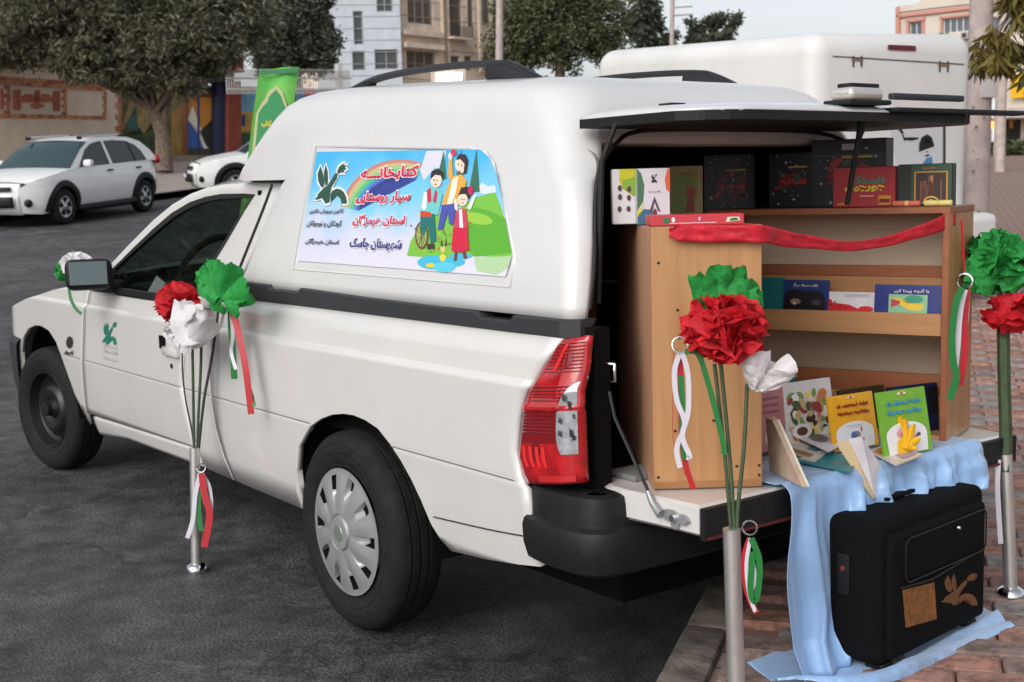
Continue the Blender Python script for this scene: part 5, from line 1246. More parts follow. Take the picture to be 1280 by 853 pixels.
# ------------------------------------------------------------------ blue satin cloth
def satin():
    m = mat('blue_satin', rgb(146, 184, 228), .30, sheen=.3, coat=.2, noise_amt=.06, noise_scale=8, bump=.4, bump_scale=24)
    return m
M_SAT = satin()
V = []; F = []
def add_grid(nu, nv, fn):
    o = len(V)
    for j in range(nv + 1):
        for i in range(nu + 1): V.append(Vector(fn(i / nu, j / nv)))
    for j in range(nv):
        for i in range(nu): F.append((o + j * (nu + 1) + i, o + j * (nu + 1) + i + 1, o + (j + 1) * (nu + 1) + i + 1, o + (j + 1) * (nu + 1) + i))
YA, YB, YS = .375, 1.145, .545
def fold(y, k):
    a = y * 26 + 1.6 * noise.noise(Vector((y * 5, k, 0))); b_ = y * 61 + k + 2 * noise.noise(Vector((y * 7, 3, k)))
    return (1 - abs(math.sin(a)) ** .7) * 1.5 - .6 + (1 - abs(math.sin(b_))) * .5
def top_drape(u, v):
    y = YA + (YB - YA) * u
    long_ = 1 - min(1, max(0, (y - YS) / .03)); lowz = .525 + (PAVE_H + .012 - .525) * long_
    if v < .2:
        t = v / .2; x = 1.17 + .215 * t; return (x, y + .01 * noise.noise(Vector((x * 8, y * 5, 7))), TZ + .005 + .004 * (1 + noise.noise(Vector((x * 9, y * 9, 1)))) * (t ** .5))
    t = (v - .2) / .8; k = min(1, t * 3)
    if t < .12:
        a = t / .12 * math.pi / 2; x = 1.385 + .035 * math.sin(a); z = TZ + .014 - .034 * (1 - math.cos(a))
    else:
        w = (t - .12) / .88; x = 1.42 + .02 * w; z = TZ - .020 - w * (TZ - .020 - lowz + .02 * noise.noise(Vector((y * 9, 2, 2))) * (1 - long_))
    f1 = fold(y, 1 + .25 * t) * .020 + .004 * noise.noise(Vector((y * 16, t * 4, 2)))
    sw_ = -.035 * long_ * t * (1 - (y - YA) / (YS - YA)) if y < YS + .03 else 0
    e = max(0, (u - .90) / .10)
    return (x + f1 * k + .035 * long_ * max(0, t - .85) / .15 * (1 if t > .85 else 0), y + sw_ + .014 * math.sin(t * 7 + y * 20) * k * (.3 + .7 * long_) + .02 * e * math.sin(t * 3), z + .006 * fold(y, 3) * k * (1 - long_))
add_grid(120, 46, top_drape)
g0 = on_z(PAVE_H, 972, 862); g1 = on_z(PAVE_H, 1100, 862); g2 = on_z(PAVE_H, 1268, 786); g3 = on_z(PAVE_H, 1250, 762)
def floor_sheet(u, v):
    A = Vector((1.30, .36, 0)).lerp(Vector((1.26, 1.22, 0)), u)
    fr = smooth_pts([g0, g1, on_z(PAVE_H, 1190, 822), g2], 8); i = min(len(fr) - 1, int(u * (len(fr) - 1) + .5)); B = fr[i]
    p = A.lerp(B, v); w = noise.noise(Vector((p.x * 9, p.y * 9, 3)))
    z = PAVE_H + .010 + .012 * max(0, w) + (.012 * math.sin(v * 20 + u * 5) if v > .75 else 0) * (1 if v > .75 else 0)
    z += .018 * max(0, 1 - abs(v - .94) / .06)
    return (p.x, p.y, max(z, PAVE_H + .006))
add_grid(60, 26, floor_sheet)
o = mesh('blue_cloth', V, F, M_SAT, smooth=True, label='light blue satin cloth draped over the tailgate and spread on the pavement', cat='cloth')
md = o.modifiers.new('solidify', 'SOLIDIFY'); md.thickness = .0012; md.offset = 1
# ------------------------------------------------------------------ black suitcase
M_NYLON = mat('black_nylon', (.005, .005, .0055), .9, spec=.12, noise_amt=.2, noise_scale=80, bump=.4, bump_scale=260)
M_NYL2 = mat('black_piping', (.009, .009, .0095), .5, spec=.3)
SZ = PAVE_H + .022
sa = on_z(SZ, 1028, 800); sb = on_z(SZ, 1099, 838); scn = on_z(SZ, 1229, 771)
SX = (scn - sb); SW = SX.length; SX.normalize(); SN = Vector((SX.y, -SX.x, 0)); SDp = .225
hh = on_plane(sb, SN, 1098, 655).z - SZ
MS = fmat(sb, SX, -SN)
case = empty('suitcase', sb + SX * SW / 2, 'black nylon suitcase with a brown emblem standing on the blue cloth', 'suitcase')
def rbox(name, c, s, m, par, M, bev, seg=4):
    return box(name, c, s, m, par, M=M, bevel=bev, seg=seg)
rbox('shell', (SW / 2, SDp / 2, hh / 2), (SW, SDp, hh), M_NYLON, case, MS, .024, 4)
rbox('front_panel', (SW / 2, -.002, hh * .47), (SW - .05, .03, hh - .05), M_NYLON, case, MS, .014, 3)
rbox('upper_pocket', (SW / 2 + .01, -.012, hh * .70), (SW - .12, .03, hh * .30), M_NYLON, case, MS, .014, 3)
def piping(pts, r=.0035): tube('piping', [MS @ Vector(p) for p in pts], r, M_NYL2, case, n=6)
w0, w1, h0, h1 = .022, SW - .022, .03, hh - .02
def rr_path(x0, z0, x1, z1, y, r=.035):
    out = []
    for cx, cz_, a0 in ((x1 - r, z0 + r, -90), (x1 - r, z1 - r, 0), (x0 + r, z1 - r, 90), (x0 + r, z0 + r, 180)):
        for k in range(5): a = R(a0 + 22.5 * k); out.append((cx + r * math.cos(a), y, cz_ + r * math.sin(a)))
    return out + [out[0]]
piping(rr_path(.02, .018, SW - .02, hh - .012, .012)); piping(rr_path(.02, .018, SW - .02, hh - .012, SDp - .02)); piping(rr_path(.02, .018, SW - .02, hh - .012, .055), .0028)
piping(rr_path(.068, hh * .56, SW - .048, hh * .86, -.027, .02), .0022)
piping([(.06, -.018, hh * .53), (.2, -.020, hh * .50), (SW - .05, -.018, hh * .555)], .003)
rbox('carry_handle', (SW * .48, SDp * .42, hh + .008), (.14, .024, .010), M_NYLON, case, MS, .004)
rbox('handle_plate', (SW * .5, SDp * .75, hh + .002), (.22, .05, .010), M_NYL2, case, MS, .004)
rbox('lock_plate', (-.003, SDp * .42, hh * .60), (.008, .032, .10), M_NYL2, case, MS, .003)
lathe('lock_button', [(.007, 0), (.006, .003), (.0005, .004)], mat('lock_red', (.30, .06, .06), .3, metal=.5), case, n=12, M=MS @ Matrix.Translation((-.0072, SDp * .42, hh * .645)) @ Matrix.Rotation(R(-90), 4, 'Y'))
for x in (.05, SW - .05): rbox('foot', (x, .03, -.008), (.05, .05, .022), M_NYL2, case, MS, .005)
for x in (.05, SW - .05): rbox('foot', (x, SDp - .03, -.008), (.05, .05, .022), M_NYL2, case, MS, .005)
def sch(u, v, l=-.0178): 
    p = on_plane(sb + SN * -l, SN, u, v); return p
M_COPP = mat('brown_print', rgb(132, 84, 40), .55, noise_amt=.35, noise_scale=60)
flat('brown_patch', [(1128, 738), (1168, 728), (1171, 774), (1132, 785)], M_COPP, case, sch)
bird((1176, 757, 1222, 716), mat('dark_brown_print', rgb(112, 72, 40), .6), case, lambda a, b: sch(a, b), name='brown_emblem')
lathe('zip_pull', [(.006, 0), (.005, .004), (.0005, .005)], M_CHROME, case, n=10, M=MS @ Matrix.Translation((SW * .62, -.028, hh * .80)) @ Matrix.Rotation(R(90), 4, 'X'))

# folded card hanging over the tailgate edge
q0 = on_z(SZ + hh + .014, 1094, 622); q1 = on_z(SZ + hh + .014, 1121, 611); _d = (q0 - CAM).dot(_f); q3 = at_depth(1060, 549, _d - .03); q2 = at_depth(1077, 546, _d - .05)
r, ch, n = free_board('folded_card', 'white folded card with a grey photograph leaning from tailgate to suitcase', [q0, q1, q2, q3], .002, (226, 222, 228), 'card')
art(r, ch, [(.22, .40), (.80, .40), (.85, .92), (.25, .95)], (150, 146, 156)); art(r, lifted(ch, 1), ell(.5, .72, .2, .14), (104, 100, 110)); art(r, lifted(ch, 1), [(.4, .34), (.6, .34), (.5, .44)], (90, 86, 96))
scribble(r, ch, (.25, .14, .85, .22), (90, 90, 100), seed=6)
poly_prism('inner_leaf', [q0 + Vector((0, 0, 0)), q3, q3 + Vector((-.02, -.02, -.012)), q0 + Vector((.003, -.016, .0))], n * .001, mat('cover_214_190_150', rgb(214, 190, 150), .6), r)

# ------------------------------------------------------------------ paper flowers, ribbons, stanchions
M_FRED = mat('red_crepe', rgb(206, 26, 40), .7, noise_amt=.18, noise_scale=45, bump=.4, bump_scale=90, transl=.25)
M_FGRN = mat('green_crepe', rgb(44, 156, 70), .7, noise_amt=.2, noise_scale=45, bump=.4, bump_scale=90, transl=.25)
M_FWHT = mat('white_crepe', rgb(232, 230, 232), .75, noise_amt=.04, noise_scale=45, bump=.4, bump_scale=90, transl=.2)
M_RRED = mat('red_satin_ribbon', rgb(176, 20, 34), .4); M_RGRN = mat('green_satin_ribbon', rgb(20, 112, 48), .4); M_RWHT = mat('white_satin_ribbon', rgb(206, 202, 212), .4)
M_STEM = mat('green_stem_wrap', rgb(58, 76, 48), .7, noise_amt=.2, noise_scale=40); M_WIRE = mat('dark_wire', (.02, .022, .02), .5)
M_TUBE = mat('brushed_steel', (.68, .66, .64), .38, metal=.85, noise_amt=.08, noise_scale=12)
def pom(name, c, rad, m, par, n=46, seed=1, squash=(1, 1, .8), ruff=.5, up=Vector((0, 0, 1))):
    """ball of crumpled paper petals"""
    rr = random.Random(seed); V = []; F = []; c = Vector(c); NU, NV = 5, 4
    for k in range(n):
        z = 1 - 2 * (k + .5) / n; ph = k * 2.39996 + rr.uniform(-.3, .3); rh = math.sqrt(max(0, 1 - z * z))
        d = Vector((rh * math.cos(ph), rh * math.sin(ph), z)); x, y = frame_of(d); ro = rr.uniform(0, 6.28); x, y = x * math.cos(ro) + y * math.sin(ro), y * math.cos(ro) - x * math.sin(ro)
        w = rad * rr.uniform(.42, .68); l = rad * rr.uniform(.55, .8); o = len(V); sd = rr.uniform(0, 50); cup = rr.uniform(.2, .5)
        for j in range(NV + 1):
            for i in range(NU + 1):
                a = (i / NU - .5) * 2; b = j / NV
                p = d * (rad * .50 + l * .50 * b + rad * cup * .3 * b * (1 - a * a)) + x * (a * w * (.35 + .65 * b)) + y * (w * .9 * (b - .3) * (1 - .25 * a * a))
                nz = noise.noise_vector(Vector((a * 2.2 + sd, b * 2.4, k))) * rad * ruff * .30 * (.3 + b)
                p = p + nz; V.append(c + Vector((p.x * squash[0], p.y * squash[1], p.z * squash[2])))
        for j in range(NV):
            for i in range(NU): F.append((o + j * (NU + 1) + i, o + j * (NU + 1) + i + 1, o + (j + 1) * (NU + 1) + i + 1, o + (j + 1) * (NU + 1) + i))
    return mesh(name, V, F, m, par, smooth=True, auto=55)
def paper_leaf(name, base, tip, width, m, par, seed=0, curl=.3):
    """broad crumpled sheet from base to tip"""
    base, tip = Vector(base), Vector(tip); d = tip - base; l = d.length; x = d.normalized(); s = x.cross(_f).normalized(); nn = s.cross(x)
    def fn(u, v):
        a = (u - .5) * 2; w = width * (math.sin(math.pi * min(1, .12 + v * .80)) ** .7)
        p = base + d * v + s * (a * w / 2) + nn * (curl * w * (a * a - .3) + .1 * l * math.sin(v * 3))
        return p + noise.noise_vector(Vector((a * 1.6 + seed, v * 2.5, seed * 3))) * width * .16 * (.3 + v)
    return grid(name, 8, 10, fn, m, par)
def ring_obj(c, r, par, nrm=None):
    nrm = Vector(nrm) if nrm is not None else -_f
    x, y = frame_of(nrm.normalized()); pts = [Vector(c) + (x * math.cos(2 * math.pi * k / 24) + y * math.sin(2 * math.pi * k / 24)) * r for k in range(25)]
    return tube('metal_ring', pts, r * .13, M_CHROME, par, n=6)
def stanchion(label, P, T):
    r = empty('stanchion', P, label, 'stanchion', 'stanchions with paper flowers round the pickup')
    lathe('base', [(.0005, .0), (.038, .0), (.0395, .008), (.038, .018), (.033, .027), (.024, .032), (.0195, .034), (.0005, .035)], M_CHROME, r, loc=P, n=36)
    tube('tube', [Vector(P) + Vector((0, 0, .03)), T], .0185, M_TUBE, r, n=24)
    return r, T
def tail(par, pts_list):
    for px, dep, w, m in pts_list: ribbon('ribbon_tail', [at_depth(u, v, dep) for u, v in px], w, m, par, n=6)
# left stanchion beside the door
P = on_z(0, 247.5, 713); P = P - Vector((_f.x, _f.y, 0)) * .02; dp_ = (P - CAM).dot(_f)
s1, T1 = stanchion('stanchion holding red, white and green paper flowers against the pickup door', P, at_depth(243.5, 560, dp_ - .04))
dep = (T1 - CAM).dot(_f)
b1 = empty('flower_bunch', T1, 'red, white and green paper flowers on dark stems before the pickup door', 'paper flowers')
def stem(par, px, d0, d1, rad, m):
    n = len(px) - 1; tube('stem', smooth_pts([at_depth(u, v, d0 + (d1 - d0) * i / n) for i, (u, v) in enumerate(px)], 5), rad, m, par, n=6)
def offd(u, v, o): return on_y(-o, u, v)
stem(b1, [(243, 575), (240, 540), (232, 500), (228, 460), (228, 425)], dep, dep, .003, M_WIRE)
stem(b1, [(243, 575), (242, 520), (241, 460), (240, 415)], dep, dep, .0055, M_STEM)
stem(b1, [(246, 575), (248, 520), (251, 460), (252, 400)], dep, dep, .0055, M_STEM)
stem(b1, [(247, 575), (255, 500), (266, 440), (275, 370)], dep, dep, .0055, M_WIRE)
pom('red_flower', offd(222, 379, .10), .078, M_FRED, b1, 50, 3, (1, 1, .95))
for k, (bx, by, tx, ty, w) in enumerate(((240, 430, 212, 412, .10), (240, 432, 228, 375, .13), (238, 425, 256, 392, .12), (228, 432, 246, 398, .14), (225, 430, 205, 418, .07))):
    paper_leaf('white_petal', offd(bx, by, .16), offd(tx, ty, .17), w, M_FWHT, b1, 11 + k)
pom('white_core', offd(230, 412, .13), .066, M_FWHT, b1, 26, 4, (1, 1, .75), ruff=.35)
pom('green_flower', offd(270, 353, .08), .068, M_FGRN, b1, 26, 5, (1, 1, 1.05), ruff=.7)
for k, (bx, by, tx, ty, w) in enumerate(((276, 372, 255, 330, .12), (276, 372, 282, 328, .11), (276, 374, 250, 350, .10), (280, 376, 309, 360, .10), (278, 378, 262, 384, .08), (282, 378, 298, 384, .08))):
    paper_leaf('green_petal', offd(bx, by, .12), offd(tx, ty, .13), w, M_FGRN, b1, 31 + k)
for px, o_, w_, m_ in [([(288, 380), (289, 410), (291, 440), (293, 474)], .06, .022, M_RGRN), ([(288, 384), (291, 420), (289, 440), (295, 462)], .065, .012, M_RWHT), ([(290, 386), (299, 420), (307, 460), (314, 518)], .07, .022, M_RRED), ([(291, 390), (300, 430), (308, 470), (318, 508)], .06, .014, M_RGRN)]:
    ribbon('ribbon_tail', [offd(u, v, o_) for u, v in px], w_, m_, b1, n=6)
tail(s1, [([(250, 592), (244, 620), (241, 650), (234, 673)], dep - .02, .016, M_RWHT), ([(251, 592), (248, 620), (249, 650), (252, 664)], dep - .015, .018, M_RGRN), ([(252, 592), (256, 620), (262, 645), (255, 684)], dep - .03, .024, M_RRED), ([(253, 592), (262, 610), (264, 640), (256, 672)], dep - .02, .012, M_RWHT)])
ring_obj(at_depth(251, 585, dep - .02), .016, s1)
# centre stanchion by the tailgate corner
T2 = on_z(.62, 914.5, 661); P = Vector((T2.x, T2.y, PAVE_H)) + Vector((_r.x, _r.y, 0)) * .010; s2, T2 = stanchion('stanchion before the tailgate corner with a large red paper flower', P, T2)
dep = (T2 - CAM).dot(_f)
b2 = empty('flower_bunch', T2, 'large red paper flower with green leaves and a white paper cup', 'paper flowers')
stem(b2, [(916, 690), (912, 640), (905, 560), (893, 455)], dep, dep, .0042, M_STEM)
stem(b2, [(919, 690), (917, 640), (911, 560), (901, 455)], dep, dep, .0045, M_STEM)
stem(b2, [(922, 690), (922, 640), (930, 560), (934, 480)], dep, dep, .0045, M_STEM)
pom('red_flower', at_depth(908, 411, dep - .02), .080, M_FRED, b2, 84, 7, (1.02, 1.02, .90), ruff=.75)
for k, (bx, by, tx, ty, w) in enumerate(((893, 395, 869, 342, .055), (905, 392, 884, 345, .05), (908, 392, 903, 331, .085), (914, 395, 921, 334, .085), (920, 395, 935, 348, .07), (930, 395, 948, 362, .06), (890, 400, 873, 372, .05), (925, 400, 945, 380, .05))):
    paper_leaf('green_leaf', at_depth(bx, by, dep + .02), at_depth(tx, ty, dep + .0), w, M_FGRN, b2, 51 + k)
cb_ = at_depth(944, 482, dep)
def cup(name, base, tips, par, m, seed):
    V = [Vector(base)]; F = []
    for k, (t, w) in enumerate(tips): pass
def quad_sheet(name, c, bulge, par, m, seed):
    P = [at_depth(u, v, d) for u, v, d in c]
    def fn(u, v):
        p = (P[0] * (1 - u) + P[1] * u) * (1 - v) + (P[3] * (1 - u) + P[2] * u) * v
        return p - _f * (bulge * math.sin(math.pi * u) * (.3 + .7 * v)) + noise.noise_vector(Vector((u * 3 + seed, v * 3, seed))) * .006
    return grid(name, 10, 8, fn, m, par)
quad_sheet('white_petal', [(936, 482, dep), (950, 488, dep - .02), (964, 437, dep - .05), (923, 446, dep - .03)], .02, b2, M_FWHT, 1)
quad_sheet('white_petal', [(938, 486, dep - .01), (956, 490, dep - .03), (998, 466, dep - .05), (984, 441, dep - .03)], .025, b2, M_FWHT, 2)
quad_sheet('white_petal', [(934, 480, dep + .01), (946, 489, dep), (972, 455, dep + .03), (938, 438, dep + .02)], -.02, b2, M_FWHT, 3)
quad_sheet('white_petal', [(944, 489, dep - .02), (972, 487, dep - .04), (997, 470, dep - .06), (960, 462, dep - .06)], .01, b2, M_FWHT, 4)
quad_sheet('white_petal', [(928, 470, dep - .02), (944, 489, dep - .03), (954, 470, dep - .06), (926, 452, dep - .05)], .012, b2, M_FWHT, 5)
ring_obj(at_depth(850, 431, dep), .0165, b2, (.6, -.75, .1)); tube('ring_wire', [at_depth(849, 424, dep), at_depth(853, 418, dep), at_depth(866, 412, dep)], .0022, M_WIRE, b2, n=5)
tail(b2, [([(850, 441), (843, 465), (846, 500), (856, 530), (846, 560), (850, 585)], dep + .005, .011, M_RWHT), ([(853, 441), (860, 470), (860, 515), (853, 545), (862, 570), (858, 572)], dep, .011, M_RWHT), ([(850, 441), (851, 480), (852, 540), (857, 580), (867, 612)], dep + .012, .012, M_RRED), ([(851, 470), (853, 510), (853, 545), (857, 575)], dep + .008, .012, M_RGRN), ([(856, 440), (872, 442), (884, 475), (896, 520), (905, 560), (903, 568)], dep - .01, .012, M_RGRN)])
stem(b2, [(842, 440), (841, 490), (843, 560), (864, 606)], dep + .014, dep + .014, .0008, M_RRED)
ring_obj(at_depth(937, 660, dep - .01), .015, s2, (.7, -.7, 0))
tail(s2, [([(937, 673), (930, 700), (934, 740), (946, 767)], dep - .01, .012, M_RRED), ([(938, 673), (933, 705), (936, 740), (944, 765)], dep - .014, .008, M_RWHT), ([(939, 673), (949, 700), (948, 735), (943, 752), (938, 735), (941, 690)], dep - .016, .013, M_RGRN), ([(940, 690), (944, 720), (941, 738)], dep - .012, .006, M_RWHT)])
# right stanchion on the pavement
P = on_z(PAVE_H, 1263, 748); dp_ = (P - CAM).dot(_f); s3, T3 = stanchion('stanchion on the brick pavement beyond the suitcase with green and red flowers', P, at_depth(1256.5, 568, dp_ - .03))
dep = (T3 - CAM).dot(_f)
b3 = empty('flower_bunch', T3, 'green pompom above red and white paper flowers beside the tailgate end', 'paper flowers')
stem(b3, [(1257, 590), (1257, 540), (1255, 470), (1254, 405)], dep, dep, .017, M_STEM)
stem(b3, [(1254, 420), (1251, 390), (1250, 350)], dep, dep, .007, M_WIRE)
pom('green_flower', at_depth(1244, 327, dep), .098, M_FGRN, b3, 70, 9, (1, 1, .85), ruff=.6)
for k, (bx, by, tx, ty, w) in enumerate(((1245, 345, 1206, 350, .08), (1245, 345, 1222, 362, .07), (1255, 345, 1285, 350, .08), (1240, 345, 1210, 335, .07))): paper_leaf('green_petal', at_depth(bx, by, dep - .06), at_depth(tx, ty, dep - .07), w, M_FGRN, b3, 91 + k)
pom('red_flower', at_depth(1262, 392, dep - .02), .070, M_FRED, b3, 30, 10, (1, 1, .80), ruff=.5)
pom('white_flower', at_depth(1284, 352, dep + .02), .06, M_FWHT, b3, 26, 11, (1.2, 1.2, .7), ruff=.5)
ring_obj(at_depth(1206, 352, dep - .19), .020, b3, (.3, -.95, 0)); tube('ring_wire', [at_depth(1206, 344, dep - .19), at_depth(1204, 315, dep - .17), at_depth(1202, 275, dep - .15)], .003, M_RRED, b3, n=5)
tail(b3, [([(1203, 360), (1195, 380), (1190, 420), (1192, 455), (1196, 470), (1187, 500)], dep - .22, .018, M_RGRN), ([(1206, 362), (1200, 390), (1197, 430), (1194, 460)], dep - .20, .016, M_RWHT), ([(1209, 362), (1206, 400), (1206, 440), (1200, 482)], dep - .19, .018, M_RRED), ([(1211, 366), (1209, 400), (1205, 430)], dep - .18, .008, M_RWHT)])
tail(s3, [([(1248, 575), (1247, 610), (1249, 650), (1251, 680)], dep - .02, .014, M_RWHT)])
# flowers tied to the door mirror
dep = (Vector((-2.10, -.10, 1.08)) - CAM).dot(_f)
b4 = empty('flower_bunch', (-2.1, -.1, 1.05), 'white and green paper flower tied behind the door mirror', 'paper flowers')
pom('white_flower', at_depth(97, 331, dep + .06), .062, M_FWHT, b4, 30, 21, (1.1, 1.1, .9), ruff=.4); pom('green_flower', at_depth(77, 341, dep + .06), .035, M_FGRN, b4, 20, 22, (.8, .8, 1.3))
tail(b4, [([(86, 356), (88, 372), (94, 385), (102, 393)], dep, .014, M_RGRN)])
# paper ornaments on the booklets
p = on_z(CZ + .006, 1134, 566); b5 = empty('paper_flower', p, 'yellow paper flower lying on the magazine', 'paper flower')
for k, (du, dv, w) in enumerate(((-8, -34, .022), (-2, -30, .022), (10, -24, .020), (16, -6, .02), (12, 6, .018), (-12, 2, .02), (-14, -14, .02), (2, 2, .02))): paper_leaf('petal', p + Vector((0, 0, .012)), on_plane(p, _f, 1134 + du, 556 + dv) + Vector((0, 0, .004)), w, mat('yellow_crepe', rgb(240, 186, 24), .7, transl=.2), b5, 101 + k)
p = on_z(CZ + .014, 1112, 560); pom('red_rosette', p + Vector((0, 0, .004)), .016, M_FRED, empty('paper_rosette', p, 'small red paper rosette in front of the green book', 'paper flower'), 20, 33)
# ------------------------------------------------------------------ background cars and box truck
M_CARW = mat('background_white_paint', (.86, .86, .85), .3, coat=.6)
M_CGLASS = mat('dark_car_glass', (.012, .016, .018), .12)
M_WSG = mat('blue_car_glass', (.03, .06, .07), .10)
M_ALLOY = mat('alloy', (.5, .5, .52), .35, metal=.8)
def car_mesh(P, H, label, group=None, S=1.0):
    """white hatchback; chart x back from the nose, y across (0 = its left side), z up"""
    up = GN; X = (H - GN * H.dot(GN)).normalized(); Yv = up.cross(X)
    M = Matrix(((X.x, Yv.x, up.x, P.x), (X.y, Yv.y, up.y, P.y), (X.z, Yv.z, up.z, P.z), (0, 0, 0, 1))) @ Matrix.Diagonal((S, S, S, 1))
    r = empty('hatchback_car', P, label, 'car', group); W = 1.66; LEN = 3.95
    XF, XB = .78, 3.27; rw = .31
    def yb(x, z):
        y = interp([(.2, .10), (.35, .03), (.55, .0), (.80, .015), (.93, .05)], z)
        if x < .55: y += ((.55 - x) / .55) ** 2.2 * .36
        if x > 3.45: y += ((x - 3.45) / .5) ** 2 * .22
        return y
    arch = lambda c, a: (c - .36 * math.cos(R(a)), .31 + .36 * math.sin(R(a)))
    low = [(0, .26), (.3, .22), (XF - .36, .24)] + [arch(XF, a) for a in range(10, 180, 10)] + [(XF + .36, .24), (XB - .36, .25)] + [arch(XB, a) for a in range(10, 180, 10)] + [(XB + .36, .27), (3.9, .36)]
    up_ = [(0, .66), (.12, .76), (.35, .83), (.75, .90), (1.1, .945), (3.5, .98), (3.78, .95), (3.93, .80)]
    xs = sorted(set([round(3.93 * i / 40, 3) for i in range(41)] + [round(p[0], 4) for p in low]))
    for mir in (0, 1):
        V = []; F = []; nr = 9
        for x in xs:
            a, b = interp(low, x), interp(up_, x)
            for j in range(nr + 1):
                z = a + (b - a) * j / nr; y = yb(x, z); V.append(M @ Vector((x, W - y if mir else y, z)))
        for i in range(len(xs) - 1):
            for j in range(nr): F.append((i * (nr + 1) + j, (i + 1) * (nr + 1) + j, (i + 1) * (nr + 1) + j + 1, i * (nr + 1) + j + 1))
        mesh('body_side', V, F, M_CARW, r, smooth=True)
        # black wheel-arch and sill cladding
        for c in (XF, XB):
            V = []; F = []
            for k in range(19):
                a = k * 10; 
                for rad, o in ((.345, -.006), (.40, -.020), (.455, -.005)):
                    x = c - rad * math.cos(R(a)); z = .31 + rad * math.sin(R(a)) - (.06 if a in (0, 180) else 0); y = yb(x, z) + o; V.append(M @ Vector((x, W - y if mir else y, z)))
            for k in range(18):
                for j in range(2): F.append((k * 3 + j, k * 3 + 3 + j, k * 3 + 4 + j, k * 3 + 1 + j))
            mesh('wheel_arch_trim', V, F, M_BLACKP, r, smooth=True)
        ys = .012 if not mir else W - .012
        box('sill_trim', ((XF + XB) / 2, ys, .27), (XB - XF - .74, .06, .09), M_BLACKP, r, M=M, bevel=.015)
        box('roof_bar', (2.35, .30 if not mir else W - .30, 1.475), (1.25, .035, .03), M_ALLOY, r, M=M, bevel=.01)
        for x in (1.72, 2.98): box('roof_bar_foot', (x, .30 if not mir else W - .30, 1.455), (.12, .045, .06), M_BLACKP, r, M=M, bevel=.015)
        for c in (XF, XB):
            y0 = .0 if not mir else W
            sg = -1 if not mir else 1
            w = mesh('tyre', [M @ v for v in _lathe_v([(.18, .0), (.21, .012 * sg), (.27, .012 * sg), (.305, -.01 * sg), (.31, -.05 * sg), (.31, -.15 * sg), (.2, -.19 * sg)], (c, y0 - sg * .03, .31))], _lathe_f(7), M_TYRE, r, smooth=True)
            al = mesh('alloy_wheel', [M @ v for v in _lathe_v([(.0005, .004 * sg), (.05, .004 * sg), (.055, -.005 * sg), (.175, -.002 * sg), (.19, .004 * sg), (.2, -.01 * sg)], (c, y0 - sg * .03, .31))], _lathe_f(6), M_ALLOY, r, smooth=True)
            for k in range(5):
                a = 2 * math.pi * k / 5 + .3
                pts = [Vector((c + q * math.cos(a + da), y0 - sg * .03 + sg * .006, .31 + q * math.sin(a + da))) for q, da in ((.075, -.25), (.165, -.36), (.165, .36), (.075, .25))]
                mesh('wheel_gap', [M @ p for p in pts], [(0, 1, 2, 3)], M_DARK, r)
        # mirror, handles
        box('wing_mirror', (1.38, -.08 if not mir else W + .08, 1.02), (.12, .16, .12), M_CARW, r, M=M, bevel=.035)
        for x in (2.16, 3.08): box('door_handle', (x, .008 if not mir else W - .008, .86), (.16, .03, .03), M_BLACKP, r, M=M, bevel=.008)
        for x in (1.33, 2.28): 
            pts = [(x, .30), (x + .008, .30), (x + .008, .93), (x, .93)]
            mesh('door_seam', [M @ Vector((px, (yb(px, pz) - .003) if not mir else W - yb(px, pz) + .003, pz)) for px, pz in pts], [(0, 1, 2, 3)], M_DARK, r)
        # side glass and pillars
        yg = lambda z: .055 + .34 * (z - .93)
        roofl = [(1.02, .93), (1.25, 1.08), (1.55, 1.27), (1.80, 1.38), (2.1, 1.435), (2.6, 1.445), (3.1, 1.42), (3.45, 1.33), (3.68, 1.17), (3.86, .95)]
        winl = [(1.30, .955), (1.42, 1.06), (1.63, 1.235), (1.85, 1.335), (2.1, 1.375), (2.6, 1.38), (2.98, 1.355), (3.22, 1.28), (3.38, 1.16), (3.46, .985)]
        V = []; F = []
        for (a, b), (c, d) in zip(roofl, winl):
            for x, z, o in ((a, b, 0), (c, d, 0)): y = yg(z) + o; V.append(M @ Vector((x, W - y if mir else y, z)))
        for i in range(len(roofl) - 1): F.append((2 * i, 2 * i + 2, 2 * i + 3, 2 * i + 1))
        mesh('pillar', V, F, M_CARW, r, smooth=True)
        mesh('side_glass', [M @ Vector((x, (W - yg(z) - .008) if mir else yg(z) + .008, z)) for x, z in winl + [(2.4, .975)]], [tuple(range(11))], M_CGLASS, r)
        for x in (2.24, 3.10):
            mesh('window_pillar', [M @ Vector((px, (W - yg(pz) + .001) if mir else yg(pz) - .001, pz)) for px, pz in ((x, .96), (x + (.09 if x < 3 else .03), .96), (x + (.04 if x < 3 else -.06), 1.38 if x < 3 else 1.34), (x - .03 if x < 3 else x - .09, 1.385 if x < 3 else 1.355))], [(0, 1, 2, 3)], M_CARW if x < 3 else M_BLACKP, r)
    def surf(name, pts, m, ins, nv=12, bow=.0, crown=.02):
        def fn(u, v):
            k = u * (len(pts) - 1); i = min(int(k), len(pts) - 2); t = k - i; x = pts[i][0] + (pts[i + 1][0] - pts[i][0]) * t; z = pts[i][1] + (pts[i + 1][1] - pts[i][1]) * t; y = ins(x, z)
            s = math.sin(math.pi * v) ** .7; return M @ Vector((x - bow * s, y + (W - 2 * y) * v, z + crown * s))
        return grid(name, max(6, len(pts) * 2), nv, fn, m, r)
    yg = lambda z: .055 + .34 * (z - .93)
    surf('bonnet', [(.10, .745), (.35, .83), (.75, .90), (1.1, .945)], M_CARW, lambda x, z: yb(x, .9), bow=.05, crown=.035)
